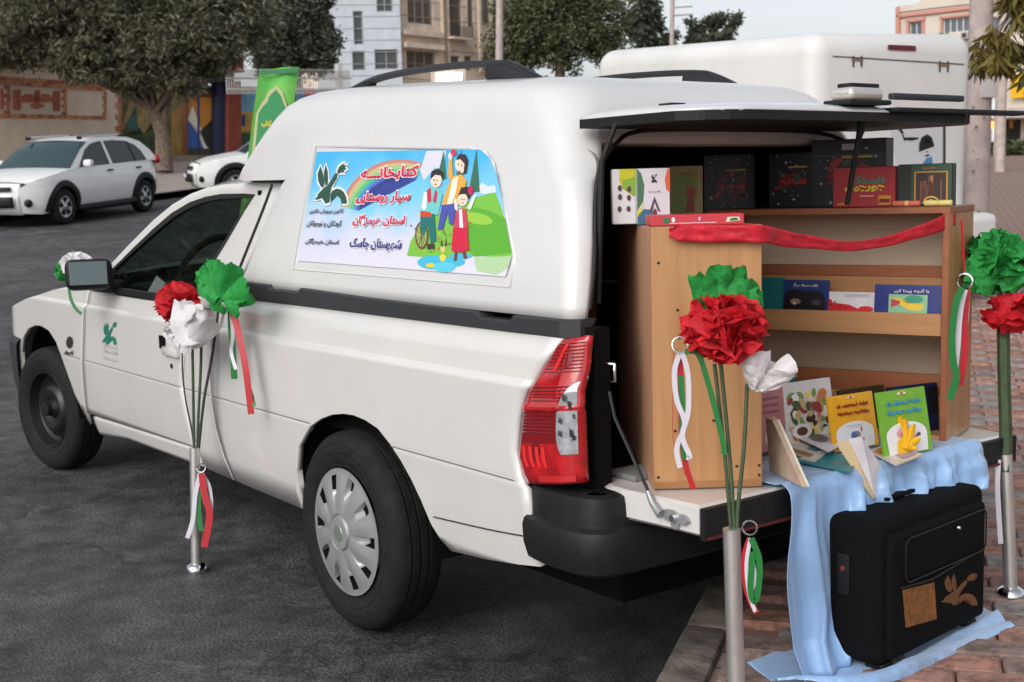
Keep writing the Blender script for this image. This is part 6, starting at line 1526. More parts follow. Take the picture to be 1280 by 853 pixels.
    surf('windscreen', [(1.04, .945), (1.25, 1.08), (1.55, 1.27), (1.80, 1.38)], M_WSG, lambda x, z: yg(z) + .01, bow=.10, crown=.01)
    surf('roof', [(1.78, 1.378), (2.1, 1.435), (2.6, 1.445), (3.1, 1.42), (3.45, 1.33)], M_CARW, lambda x, z: yg(z), crown=.03)
    surf('rear_screen', [(3.45, 1.33), (3.68, 1.17), (3.86, .95)], M_CGLASS, lambda x, z: yg(z), bow=-.06)
    surf('tail', [(3.86, .95), (3.93, .8), (3.95, .4), (3.9, .3)], M_CARW, lambda x, z: yb(3.9, z), bow=-.05)
    surf('front', [(.10, .745), (.02, .66), (-.02, .5), (.0, .30), (.1, .22)], M_CARW, lambda x, z: .36, bow=.12)
    def nose(name, y0, y1, z0, z1, m, o=.055):
        def fn(u, v):
            y = y0 + (y1 - y0) * u; z = z0 + (z1 - z0) * v; s = math.sin(math.pi * (y - .36) / (W - .72)) ** .7 if .36 < y < W - .36 else 0
            x = interp([(.2, .08), (.3, 0), (.5, -.02), (.66, .02), (.75, .11)], z) - .12 * s - o; return M @ Vector((x, y, z))
        grid(name, 12, 3, fn, m, r, thick=.004)
    nose('grille', .45, W - .45, .635, .70, M_BLACKP); nose('lower_grille', .40, W - .40, .36, .54, M_BLACKP); nose('number_plate', .62, W - .62, .44, .53, M_FWHT, .07)
    nose('grille_badge', W / 2 - .05, W / 2 + .05, .64, .70, M_ALLOY, .066)
    for s in (0, 1):
        y = [.09, .40]; yy = [W - a if s else a for a in y]
        pts = [(.10, y[1], .66), (.085, y[1], .735), (.30, .13, .815), (.46, .055, .825), (.30, .10, .70), (.18, .20, .655)]
        mesh('headlamp', [M @ Vector((a - .02, W - (b - .02) if s else b - .02, c)) for a, b, c in pts], [tuple(range(6))], mat('headlamp_dark', (.10, .11, .12), .15, metal=.5), r)
        pts = [(.14, .30, .70), (.15, .30, .755), (.27, .16, .775), (.24, .16, .71)]
        mesh('headlamp_reflector', [M @ Vector((a - .035, W - (b - .03) if s else b - .03, c)) for a, b, c in pts], [(0, 1, 2, 3)], mat('lamp_bright', (.75, .77, .78), .2), r)
        p = M @ Vector((.10, W - .26 if s else .26, .42)); bm = bmesh.new(); bmesh.ops.create_uvsphere(bm, u_segments=12, v_segments=8, radius=.07 * S); bmesh.ops.translate(bm, vec=p, verts=bm.verts); bm_obj('fog_lamp', bm, M_BLACKP, r, smooth=True)
        p = M @ Vector((3.84, W - .10 if s else .10, .98)); bm = bmesh.new(); bmesh.ops.create_uvsphere(bm, u_segments=12, v_segments=8, radius=.09 * S); bmesh.ops.translate(bm, vec=p, verts=bm.verts); bm_obj('tail_lamp', bm, M_RED, r, smooth=True)
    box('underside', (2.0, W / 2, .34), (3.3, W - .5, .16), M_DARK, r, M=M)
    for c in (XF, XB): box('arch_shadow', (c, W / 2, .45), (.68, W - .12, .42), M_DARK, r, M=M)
    return r
def _lathe_v(prof, loc, n=28):
    return [Vector((loc[0] + p * math.cos(2 * math.pi * i / n), loc[1] + h, loc[2] + p * math.sin(2 * math.pi * i / n))) for i in range(n) for p, h in prof]
def _lathe_f(k, n=28): return [(i * k + j, ((i + 1) % n) * k + j, ((i + 1) % n) * k + j + 1, i * k + j + 1) for i in range(n) for j in range(k - 1)]
def ground_hit(u, v):
    d = ray(u, v); t = 2.0
    while t < 300:
        p = CAM + d * t
        if p.z < ground(p.x, p.y): return p
        t += .05
    return None
fwp = ground_hit(86, 281); fdep = (fwp - CAM).dot(_f)
# heading: rear wheel at the same scale further away
best = None
for k in range(200):
    dd_ = fdep + .2 + k * .02; p = at_depth(186, 272, dd_); p.z = ground(p.x, p.y); L_ = (p - fwp).length
    if best is None or abs(L_ - 2.49) < best[0]: best = (abs(L_ - 2.49), p)
H = (best[1] - fwp).normalized(); N_ = GN.cross(H)
car_mesh(fwp - H * .78 + Vector((0, 0, .0)), H, 'white hatchback with black wheel arch trim parked across the road')
p2 = at_depth(250, 245, 27.0); p2.z = ground(p2.x, p2.y)
car_mesh(p2, (_r * .93 + _f * .36), 'white car mostly hidden behind the pickup cab and green banner')
# the white box truck behind the pickup
AX = Vector((-math.sin(YAW + R(30)), math.cos(YAW + R(30)), 0)); AX = (AX - GN * AX.dot(GN)).normalized(); AY = GN.cross(AX) * -1   # AX forwards, AY to its right
bt_w = 1.75; DB = 10.0
for k in range(300):
    DB = 6 + k * .03; a = at_depth(1012, 200, DB); b = a + AY * bt_w; q = b - CAM; uu = 640 + FPX * q.dot(_r) / q.dot(_f)
    if uu < 1212: break
base = a.copy(); base.z = ground(a.x, a.y); topz = at_depth(1030, 44, DB).z
bt = empty('box_truck', base, 'tall white box truck parked behind the pickup', 'truck')
HT = topz - base.z; MB = Matrix(((AY.x, AX.x, GN.x, base.x), (AY.y, AX.y, GN.y, base.y), (AY.z, AX.z, GN.z, base.z), (0, 0, 0, 1)))
M_BT = mat('box_truck_white', (.70, .695, .68), .4, coat=.2, noise_amt=.04, noise_scale=2)
rbox('cargo_box', (bt_w / 2, 1.45, HT / 2 + .28), (bt_w, 2.9, HT - .56), M_BT, bt, MB, .16, 6)
rbox('lower_body', (bt_w / 2, 1.9, .62), (bt_w - .04, 4.4, .55), M_BT, bt, MB, .06, 3)
rbox('cab', (bt_w / 2, 3.5, 1.05), (bt_w - .1, 1.6, 1.0), M_BT, bt, MB, .2, 5)
rbox('windscreen', (bt_w / 2, 4.27, 1.25), (bt_w - .35, .12, .45), M_CGLASS, bt, MB, .04)
for x in (.08, bt_w - .08):
    for y in (.75, 3.6): 
        V_ = _lathe_v([(.18, 0), (.22, .02), (.30, .02), (.33, -.01), (.33, -.18)], (0, 0, 0)); Mw = MB @ Matrix.Translation((x, y, .33)) @ Matrix.Rotation(R(90), 4, 'Z') @ Matrix.Rotation(0 if x < .5 else math.pi, 4, 'Z')
        mesh('wheel', [Mw @ Vector((v.x, -v.y, v.z)) for v in V_], _lathe_f(5), M_TYRE, bt, smooth=True)
rbox('rear_bumper', (bt_w / 2, -.06, .45), (bt_w - .1, .12, .16), M_STRIP, bt, MB, .03)
BTP = base - AX * .004
def btc(u, v, l=.004): return on_plane(base - AX * l, AX, u, v)
def btq(name, px, m, l=.004): return flat(name, px, m, bt, lambda a, b: btc(a, b, l))
M_BTL = mat('dark_line', (.03, .028, .026), .6)
btq('door_seam', [(1041, 69.8), (1205, 80.0), (1205, 81.4), (1041, 71.2)], M_BTL)
btq('brake_lamp', [(1110, 56), (1145, 57.5), (1145, 64), (1110, 62.5)], mat('dark_red_lamp', (.14, .02, .025), .3), .006)
for u in (1072, 1180):
    for dx in (-5, 5): btq('hinge', [(u + dx - 1, 68 + (u - 1041) * .062), (u + dx + 1, 68 + (u - 1041) * .062), (u + dx + 1, 82 + (u - 1041) * .06), (u + dx - 1, 82 + (u - 1041) * .06)], M_STRIP, .006)
    btq('hinge', [(u - 7, 71 + (u - 1041) * .062), (u + 7, 72 + (u - 1041) * .062), (u + 7, 75 + (u - 1041) * .062), (u - 7, 74 + (u - 1041) * .062)], mat('brass_hinge', (.3, .2, .12), .5, metal=.5), .008)
btq('door_gap', [(1179, 158), (1182, 158), (1182, 206), (1179, 206)], M_BTL)
btq('poster', [(1112, 156), (1178, 156), (1178, 240), (1128, 240)], mat('poster_grey', rgb(200, 202, 206), .5), .005)
btq('portrait_face', ell(1159, 184, 7.5, 11, 16), mat('print_206_204_204', rgb(206, 204, 204)), .007)
btq('portrait_hair', [(1149, 190), (1149, 180), (1152, 172), (1159, 168), (1165, 172), (1168, 183), (1165, 181), (1162, 175), (1158, 173), (1154, 179), (1152, 188)], mat('print_20_20_24', rgb(20, 20, 24)), .009)
btq('portrait_collar', [(1153, 206), (1158, 198), (1165, 196), (1166, 208)], mat('print_70_130_170', rgb(70, 130, 170)), .008)
for (u, v) in ((1165, 190),): btq('portrait_features', [(1156, 194), (1162, 193), (1161, 195), (1157, 196)], mat('print_20_20_24', rgb(20, 20, 24)), .0095)
for pts in ([(1120, 158), (1124, 158), (1130, 166), (1127, 167)], [(1130, 172), (1140, 174), (1148, 172), (1148, 174), (1140, 176), (1131, 175)], [(1126, 162), (1130, 170), (1132, 176), (1130, 176)]): btq('poster_lettering', pts, mat('print_20_20_24', rgb(20, 20, 24)), .009)
for (u, v) in ((1156, 183), (1162, 181), (1159, 190)): btq('portrait_features', ell(u, v, 1.2, .9, 6), mat('print_20_20_24', rgb(20, 20, 24)), .0095)

# ------------------------------------------------------------------ trees
def leaf_mat(name, c, c2): return mat(name, c, .6, col2=c2, c2_scale=1.6, noise_amt=.35, noise_scale=7, transl=.3)
def tree(name, label, base, trunk_pts, clumps, m_leaf, nleaf, lsize, seed, group=None, trunk_r=(.28, .14), limbs=(), narrow=.45, droop=0.0):
    rr = random.Random(seed); r = empty(name, base, label, 'tree', group)
    mb = mat('bark_grey', rgb(112, 98, 86), .9, noise_amt=.35, noise_scale=9, bump=.6, bump_scale=25)
    lst = []
    P = smooth_pts(trunk_pts, 4); n = len(P); lst.append((P, [trunk_r[0] + (trunk_r[1] - trunk_r[0]) * i / (n - 1) for i in range(n)]))
    for l in limbs:
        Q = smooth_pts(l[0], 4); n = len(Q); lst.append((Q, [l[1] + (l[2] - l[1]) * i / (n - 1) for i in range(n)]))
    for c, rad in clumps:
        k = P[-1]; mid = k.lerp(Vector(c), .5) + Vector((rr.uniform(-.2, .2), rr.uniform(-.2, .2), rr.uniform(-.1, .3))) * rad[2]
        lst.append((smooth_pts([k, mid, Vector(c)], 3), [trunk_r[1] * .6 * (1 - .8 * i / 6) for i in range(7)]))
    multi_tube('trunk', lst, mb, r, n=8)
    V = []; F = []; tot = sum(q[1][0] * q[1][2] for q in clumps)
    for c, rad in clumps:
        c = Vector(c); k = int(nleaf * rad[0] * rad[2] / tot); subs = []
        for _ in range(max(5, k // 70)):
            d = Vector((rr.gauss(0, 1), rr.gauss(0, 1), rr.gauss(0, 1))).normalized() * rr.uniform(.45, 1.0); subs.append((Vector((d.x * rad[0], d.y * rad[1], d.z * rad[2])), rr.uniform(.16, .34)))
        for _ in range(k):
            s, sr = rr.choice(subs); d = Vector((rr.gauss(0, .5), rr.gauss(0, .5), rr.gauss(0, .5))) * sr; p = c + s + Vector((d.x * rad[0], d.y * rad[1], d.z * rad[2]))
            a = Vector((rr.uniform(-1, 1), rr.uniform(-1, 1), rr.uniform(-.7, .7) - droop)).normalized(); b = a.cross(Vector((rr.uniform(-1, 1), rr.uniform(-1, 1), rr.uniform(-1, 1)))).normalized()
            l = lsize * rr.uniform(.7, 1.3); w = l * narrow; o = len(V)
            V += [p, p + a * l * .5 + b * w * .5, p + a * l, p + a * l * .5 - b * w * .5]; F.append((o, o + 1, o + 2, o + 3))
    mesh('crown', V, F, m_leaf, r)
    return r
M_LF1 = leaf_mat('dusty_olive_leaf', (.10, .108, .06), (.165, .15, .095)); M_LF2 = leaf_mat('dark_green_leaf', (.07, .083, .056), (.11, .12, .08)); M_LF3 = leaf_mat('mid_green_leaf', (.09, .11, .05), (.145, .145, .075))
def T_(u, v, d): return at_depth(u, v, d)
def S_(d, w, h): return (w * d / FPX, w * d / FPX * .8, h * d / FPX)
D = 36.0
gb = at_depth(205, 205, D); gb.z = ground(gb.x, gb.y) + .2
tree('street_tree', 'broad dusty tree with a forked trunk leaning over the mural wall', gb, [gb, T_(203, 170, D), T_(195, 140, D)],
     [(T_(60, 20, D), S_(D, 110, 62)), (T_(150, 30, D - 1), S_(D, 80, 60)), (T_(215, 40, D - 1), S_(D, 85, 62)), (T_(280, 20, D), S_(D, 75, 45)), (T_(10, 40, D + 1), S_(D, 70, 45)), (T_(130, -30, D), S_(D, 150, 50)), (T_(190, 90, D - .5), S_(D, 45, 22)), (T_(30, 62, D + 1), S_(D, 70, 18)), (T_(110, 66, D - 1), S_(D, 60, 22)), (T_(240, 78, D - 1), S_(D, 45, 24)), (T_(165, 92, D - 1), S_(D, 42, 22)), (T_(222, 98, D - 1.2), S_(D, 40, 20)), (T_(110, 86, D - 1), S_(D, 46, 16)), (T_(260, 60, D - 1), S_(D, 50, 30))], M_LF1, 90000, .20, 1, narrow=.3, droop=.5,
     trunk_r=(.28, .16), limbs=[([T_(200, 165, D), T_(185, 130, D), T_(165, 112, D), T_(140, 80, D)], .15, .06), ([T_(203, 160, D), T_(212, 120, D), T_(240, 85, D)], .14, .06), ([T_(196, 145, D), T_(190, 120, D), T_(196, 95, D)], .16, .10)])
D = 50
gb = at_depth(372, 150, D); gb.z = ground(gb.x, gb.y)
tree('round_tree', 'dark round tree behind the white railings', gb, [gb, T_(372, 110, D), T_(372, 80, D)], [(T_(350, 45, D), S_(D, 52, 48)), (T_(392, 55, D), S_(D, 42, 40)), (T_(375, 10, D), S_(D, 50, 36)), (T_(335, 70, D), S_(D, 30, 26))], M_LF2, 30000, .2, 2, trunk_r=(.25, .16))
D = 62
gb = at_depth(700, 150, D); gb.z = ground(gb.x, gb.y)
tree('street_tree', 'large green tree beyond the canopy next to the pale lamp post', gb, [gb, T_(700, 90, D), T_(700, 60, D)], [(T_(655, 30, D), S_(D, 55, 50)), (T_(700, 45, D), S_(D, 60, 48)), (T_(750, 35, D), S_(D, 48, 48)), (T_(690, -5, D), S_(D, 70, 30)), (T_(640, 70, D), S_(D, 36, 26))], M_LF3, 30000, .25, 3, trunk_r=(.3, .2))
D = 85
gb = at_depth(815, 150, D); gb.z = ground(gb.x, gb.y)
tree('street_tree', 'dim tree standing behind the utility pole', gb, [gb, T_(815, 90, D), T_(812, 50, D)], [(T_(805, 25, D), S_(D, 28, 36)), (T_(825, 50, D), S_(D, 26, 22))], M_LF2, 5000, .4, 4, trunk_r=(.3, .2))
D = 95
gb = at_depth(890, 150, D); gb.z = ground(gb.x, gb.y)
tree('small_tree', 'thin airy tree standing against the sky', gb, [gb, T_(890, 90, D), T_(888, 55, D)], [(T_(866, 42, D), S_(D, 18, 16)), (T_(888, 28, D), S_(D, 20, 14)), (T_(908, 32, D), S_(D, 20, 18)), (T_(890, 48, D), S_(D, 34, 10))], M_LF2, 2600, .42, 5, trunk_r=(.25, .12))
D = 11.5
gb = at_depth(1330, 330, D); gb.z = ground(gb.x, gb.y) + PAVE_H
tree('pavement_tree', 'tree with drooping narrow yellow green leaves beside the pale post', gb, [gb, T_(1322, 200, D), T_(1312, 60, D), T_(1300, -20, D)], [(T_(1262, 30, D), S_(D, 36, 40)), (T_(1240, 60, D), S_(D, 24, 32)), (T_(1290, 70, D), S_(D, 40, 40)), (T_(1290, -30, D), S_(D, 70, 40))], leaf_mat('yellow_green_leaf', (.06, .075, .02), (.22, .16, .03)), 1500, .19, 6, trunk_r=(.10, .05), narrow=.20, droop=1.1)

# ------------------------------------------------------------------ posts
M_POST = mat('pale_concrete_post', rgb(176, 162, 156), .8, noise_amt=.14, noise_scale=5, bump=.2, bump_scale=30)
def post(name, label, u_base, v_base, dep, r0, r1, top_v, u_top, extra=None, cat='post'):
    b = at_depth(u_base, v_base, dep); b.z = ground(b.x, b.y) + .05; t = at_depth(u_top, top_v, dep)
    r = empty(name, b, label, cat); n = 24
    V_ = []; tube('shaft', [b, b.lerp(t, .5), t], [r0, (r0 + r1) / 2, r1], M_POST, r, n=20)
    lathe('collar', [(r0 * 1.25, 0), (r0 * 1.25, .08), (r0 * 1.02, .12)], M_POST, r, loc=b, n=20)
    return r, b, t
r, b, t = post('lamp_post', 'thick pale spotted lamp post on the brick pavement', 1217, 352, 12.5, .128, .112, -60, 1229)
rr = random.Random(2)
for k in range(14):
    v = rr.uniform(60, 290); p = at_depth(1228 + (v - 20) * -.04 + rr.uniform(-9, 9), v, 12.5 - .15); lathe('stain', [(rr.uniform(.008, .02), 0), (.0005, .001)], mat('post_stain', rgb(120, 104, 98), .9), r, n=8, M=Matrix.Translation(p) @ (-_f).to_track_quat('Z', 'Y').to_matrix().to_4x4())
p = at_depth(1229, 112, 12.5); rbox('notice', (0, 0, 0), (.15, .30, .18), mat('notice_white', rgb(206, 200, 198), .7), r, Matrix.Translation(p) @ Matrix.Rotation(YAW, 4, 'Z'), .004, 1)
post('lamp_post', 'thinner grey post further along the brick pavement', 1249, 229, 27, .11, .095, -20, 1256)
post('utility_pole', 'pale utility pole standing in front of the stone building', 622, 150, 48, .16, .13, -40, 625, cat='pole')
r, b, t = post('utility_pole', 'slim pale pole with a bracket beside the airy tree', 838, 150, 70, .14, .12, -30, 841, cat='pole')
for v in (18, 8): tube('cross_arm', [at_depth(838, v + 2, 70), at_depth(866, v, 70)], .05, M_POST, r, n=6)

# ------------------------------------------------------------------ walls and buildings across the road
class Facade:
    def __init__(s, A, B):
        s.A = Vector((A.x, A.y, 0)); s.B = Vector((B.x, B.y, 0)); s.X = (s.B - s.A).normalized(); s.L = (s.B - s.A).length; s.N = Vector((s.X.y, -s.X.x, 0))
        if s.N.dot(CAM - s.A) < 0: s.N = -s.N
    def at(s, u, v): p = on_plane(s.A, s.N, u, v); return ((p - s.A).dot(s.X), p.z)
    def P(s, a, z, out=0.0): return s.A + s.X * a + Vector((0, 0, z)) + s.N * out
    def wall(s, par, m, a0, a1, z0, z1, holes, th=.25, name='wall'):
        A_ = sorted(set([a0, a1] + [h[0] for h in holes] + [h[2] for h in holes])); Z_ = sorted(set([z0, z1] + [h[1] for h in holes] + [h[3] for h in holes])); V = []; F = []
        for i in range(len(A_) - 1):
            for j in range(len(Z_) - 1):
                ca, cz_ = (A_[i] + A_[i + 1]) / 2, (Z_[j] + Z_[j + 1]) / 2
                if ca < a0 or ca > a1 or cz_ < z0 or cz_ > z1 or any(h[0] < ca < h[2] and h[1] < cz_ < h[3] for h in holes): continue
                o = len(V); V += [s.P(A_[i], Z_[j]), s.P(A_[i + 1], Z_[j]), s.P(A_[i + 1], Z_[j + 1]), s.P(A_[i], Z_[j + 1])]; F.append((o, o + 1, o + 2, o + 3))
        for h in holes:
            o = len(V)
            for out in (0, -th): V += [s.P(h[0], h[1], out), s.P(h[2], h[1], out), s.P(h[2], h[3], out), s.P(h[0], h[3], out)]
            for k in range(4): F.append((o + k, o + (k + 1) % 4, o + 4 + (k + 1) % 4, o + 4 + k))
        return mesh(name, V, F, m, par)
    def bx(s, name, a0, a1, z0, z1, o0, o1, m, par, **kw):
        pts = [s.P(a, z, o) for o in (o0, o1) for a, z in ((a0, z0), (a1, z0), (a1, z1), (a0, z1))]
        return mesh(name, pts, [(0, 1, 2, 3), (7, 6, 5, 4), (0, 4, 5, 1), (1, 5, 6, 2), (2, 6, 7, 3), (3, 7, 4, 0)], m, par, **kw)
    def rect(s, px):
        u0, v0, u1, v1 = px; a0, zt = s.at(u0, v0); a1, _ = s.at(u1, v0); _, zb = s.at((u0 + u1) / 2, v1); _, zt = s.at((u0 + u1) / 2, v0); return (min(a0, a1), zb, max(a0, a1), zt)
def window(fc, par, h, frame, pane, split=1, th=.2):
    w = fc.bx('window', h[0] + .02, h[2] - .02, h[1] + .02, h[3] - .02, -th, -th + .03, pane, par)
    fw_ = .06
    for k in range(split + 1):
        a = h[0] + (h[2] - h[0] - fw_) * k / split; fc.bx('frame', a, a + fw_, h[1], h[3], -th + .03, -th + .09, frame, w)
    for z in (h[1], h[3] - fw_): fc.bx('frame', h[0], h[2], z, z + fw_, -th + .03, -th + .085, frame, w)
    return w
M_WFR = mat('window_frame_grey', rgb(150, 148, 146), .6); M_PANE = mat('dark_pane', (.05, .06, .065), .12); M_PANEW = mat('warm_pane', (.16, .12, .09), .2)
M_GREYW = mat('pale_grey_cladding', rgb(190, 196, 204), .7, noise_amt=.06, noise_scale=2); M_STONE = mat('beige_stone', rgb(224, 206, 188), .8, noise_amt=.14, noise_scale=1.2)
M_JOINT = mat('stone_joint', rgb(150, 132, 118), .9)
def building(name, label, A, B, ztop, zbot, m, holes_px, splits, depth=10.0, frame=None, pane=None, courses=0, joint=None):
    f = Facade(A, B); r = empty(name, f.P(f.L / 2, zbot), label, 'building'); holes = [f.rect(h) for h in holes_px]
    f.wall(r, m, 0, f.L, zbot, ztop, holes)
    for h, sp in zip(holes, splits): window(f, r, h, frame or M_WFR, pane or M_PANE, sp)
    # other sides and roof
    q = [f.P(0, 0), f.P(f.L, 0), f.P(f.L, 0, -depth), f.P(0, 0, -depth)]; up = Vector((0, 0, 1)); V = [p + up * z for z in (zbot, ztop) for p in q]
    mesh('outer_wall', V, [(1, 2, 6, 5), (2, 3, 7, 6), (3, 0, 4, 7)], m, r); mesh('roof_slab', [p + up * .0 for p in V[4:]], [(0, 1, 2, 3)], m, r)
    f.bx('parapet', 0, f.L, ztop - .3, ztop + .05, 0.0, .12, m, r)
    k = 0; z = zbot
    while courses and z < ztop:
        f.bx('stone_course', 0, f.L, z, z + .035, .002, .012, joint or M_JOINT, r); z += courses
    return r, f
gA = at_depth(398, 100, 60); gB = at_depth(503, 100, 60.5)
bz = ground(gA.x, gA.y) - .5
r, f = building('grey_building', 'pale grey clad apartment building behind the round tree', gA, gB, at_depth(450, -90, 60).z, bz, M_GREYW, [(470, -14, 490, 15), (441, 14, 453, 56), (468, 62, 497, 87), (441, -60, 453, -16), (440, 64, 456, 88)], [2, 1, 2, 1, 1], courses=.55, joint=mat('cladding_joint', rgb(146, 152, 160), .8))
sA = at_depth(503, 100, 61); sB = at_depth(622, 100, 66)
r, f = building('stone_building', 'beige stone apartment building with balconies beside the grey one', sA, sB, at_depth(560, -90, 63).z, bz, M_STONE, [(508, -30, 540, 30), (558, -2, 577, 48), (508, 64, 544, 88), (584, -6, 592, 34), (558, 70, 575, 88), (580, 70, 590, 88), (596, -10, 612, 30), (598, 64, 612, 86)], [3, 1, 3, 1, 1, 1, 1, 1], pane=M_PANEW, courses=.75)
for (px, h) in (((500, 40, 548, 46), .35), ((500, 56, 548, 62), .45)): 
    q = f.rect(px); f.bx('cornice', q[0], q[2], q[1], q[3], .0, h, M_STONE, r)
q = f.rect((556, 34, 580, 48)); bal = f.bx('balcony', q[0], q[2], q[1] - .1, q[1], .0, .6, M_STONE, r)
for k in range(9): a = q[0] + (q[2] - q[0]) * k / 8; f.bx('baluster', a, a + .04, q[1], q[3], .52, .56, M_STRIP, bal)
for u in (548, 553, 594): q = f.rect((u, -80, u + 3, 90)); f.bx('pilaster', q[0], q[2], q[1], q[3], 0, .15, M_STONE, r)
tube('drain_pipe', [f.P(f.at(551, 0)[0], f.at(551, 90)[1], .2), f.P(f.at(551, 0)[0], f.at(551, -80)[1], .2)], .06, M_JOINT, r, n=6)
# right-hand building with pink bands
rA = at_depth(1123, 100, 75); rB = at_depth(1290, 100, 70); M_CREAM = mat('cream_render', rgb(206, 196, 182), .8, noise_amt=.05, noise_scale=1); M_PINK = mat('pink_band', rgb(196, 138, 124), .8)
r, f = building('cream_building', 'cream building with pink bands and air conditioners beyond the box truck', rA, rB, at_depth(1140, 10, 75).z, ground(rA.x, rA.y) - .5, M_CREAM, [(1137, 27, 1153, 45), (1179, 22, 1212, 41), (1137, 80, 1153, 98), (1180, 80, 1212, 98), (1240, 20, 1270, 42)], [2, 4, 2, 4, 3], frame=mat('white_frame', rgb(210, 208, 204), .5), pane=mat('blue_pane', (.10, .13, .15), .15))
for px in ((1121, 9, 1292, 13), (1121, 9, 1126, 150)): q = f.rect(px); f.bx('pink_trim', q[0], q[2], q[1], q[3], .0, .18, M_PINK, r)
for px in ((1133, 23, 1157, 27), (1175, 19, 1215, 22), (1134, 27, 1137, 46), (1153, 27, 1156, 46), (1176, 22, 1179, 41)): q = f.rect(px); f.bx('pink_trim', q[0], q[2], q[1], q[3], .0, .12, M_PINK, r)
for u in (1177, 1205): q = f.rect((u, 41, u + 9, 49)); ac = f.bx('air_conditioner', q[0], q[2], q[1], q[3], .0, .5, mat('ac_white', rgb(176, 172, 168), .6), r); f.bx('fan_grille', q[0] + .08, q[2] - .08, q[1] + .06, q[3] - .06, .5, .52, M_STRIP, ac)
q = Facade(at_depth(1147, 100, 78), at_depth(1292, 100, 73)); rr_ = q.bx('penthouse', 0, q.L, at_depth(1150, 14, 78).z, at_depth(1150, -60, 78).z, -6, 0, M_CREAM, r)
# low shops and bushes along the far right pavement
sh = Facade(at_depth(1180, 200, 40), at_depth(1320, 200, 36)); zb = at_depth(1240, 200, 38).z; r = empty('shop_row', sh.P(sh.L / 2, zb), 'row of low lit shops behind the bushes beyond the post', 'shop')
sh.wall(r, M_CREAM, 0, sh.L, zb - .6, at_depth(1240, 85, 38).z, [sh.rect((1209, 104, 1216, 190)), sh.rect((1234, 120, 1243, 195)), sh.rect((1246, 150, 1276, 195))], .4)
M_LIT = mat('lit_window', (.5, .4, .3), .4, emit=(1.0, .78, .5), emit_s=1.6); M_LITC = mat('lit_window_cool', (.4, .5, .55), .4, emit=(.7, .9, 1.0), emit_s=1.0); M_SIGNO = mat('lit_orange_sign', (.6, .2, .04), .4, emit=(1.0, .4, .08), emit_s=2.0); M_SIGNY = mat('yellow_sign', rgb(232, 176, 30), .5)
for px, m in (((1209, 104, 1216, 190), M_LITC), ((1234, 120, 1243, 195), M_LITC), ((1246, 150, 1276, 195), M_PANE)): q = sh.rect(px); sh.bx('shop_window', q[0], q[2], q[1], q[3], -.3, -.25, m, r)
q = sh.rect((1233, 152, 1246, 161)); sh.bx('orange_sign', q[0], q[2], q[1], q[3], .05, .15, M_SIGNO, r); q = sh.rect((1270, 92, 1300, 122)); sh.bx('yellow_sign', q[0], q[2], q[1], q[3], .1, .2, M_SIGNY, r)
q = sh.rect((1232, 138, 1300, 150)); sh.bx('awning', q[0], q[2], q[1], q[3], 0, 1.2, mat('awning_white', rgb(206, 200, 196), .7), r)
lp = empty('street_light', at_depth(1246, 78, 33), 'glowing warm street light between the two posts', 'street light')
bm = bmesh.new(); bmesh.ops.create_uvsphere(bm, u_segments=16, v_segments=10, radius=.10); bmesh.ops.scale(bm, vec=(1, 1, .8), verts=bm.verts); bmesh.ops.translate(bm, vec=at_depth(1246, 78, 33), verts=bm.verts); bm_obj('lamp_globe', bm, mat('warm_lamp', (1, .7, .4), .4, emit=(1.0, .62, .28), emit_s=9), lp, smooth=True)
pb = at_depth(1244, 205, 33); pb.z = ground(pb.x, pb.y); tube('lamp_pole', [pb, at_depth(1246, 80, 33)], .05, M_POST, lp, n=10)
for k, (u, v, w) in enumerate(((1245, 188, 22), (1270, 190, 24), (1292, 188, 22))):
    c = at_depth(u, v, 34); b = c.copy(); b.z = ground(b.x, b.y); tree('clipped_bush', ('low clipped bush growing next to the thinner grey post', 'low clipped bush growing before the shop awning', 'low clipped bush growing under the yellow sign')[k], b, [b, b + Vector((0, 0, .3))], [(c, S_(34, w, 13))], M_LF3, 1800, .14, 40 + k, group='bushes beyond the lamp posts', trunk_r=(.04, .03))
# the wall with brick bands
D0, D1 = 38.0, 43.0
W_ = Facade(at_depth(-60, 205, 36.8), at_depth(150, 205, D1)); M_WALLC = mat('beige_wall', rgb(224, 206, 186), .85, noise_amt=.07, noise_scale=1.5); M_BRK = mat('orange_brick', rgb(190, 132, 96), .85, noise_amt=.22, noise_scale=5); M_BRK2 = mat('rust_brick', rgb(172, 96, 72), .85, noise_amt=.2, noise_scale=5)
wl = empty('boundary_wall', W_.P(W_.L / 2, 2), 'beige wall with orange brick frames and a rust red relief panel', 'wall')
def wq(px, name, o0, o1, m):   # quad following the pixel outline, kept on the wall plane
    pts = [W_.at(u, v) for u, v in px]; V = [W_.P(a, z, o) for o in (o0, o1) for a, z in pts]
    return mesh(name, V, [(0, 1, 2, 3), (7, 6, 5, 4), (0, 4, 5, 1), (1, 5, 6, 2), (2, 6, 7, 3), (3, 7, 4, 0)], m, wl)
wq([(-60, 230), (150, 222), (150, 88), (-60, 72)], 'wall_face', -.3, 0, M_WALLC)
def bricks(px0, px1, t0, t1, n, rows, m1, m2, name='brick'):
    """run of bricks between two pixel edges"""
    pass
wq([(-60, 71), (150, 87), (150, 92), (-60, 76.5)], 'coping', -.36, .10, M_BRK2)
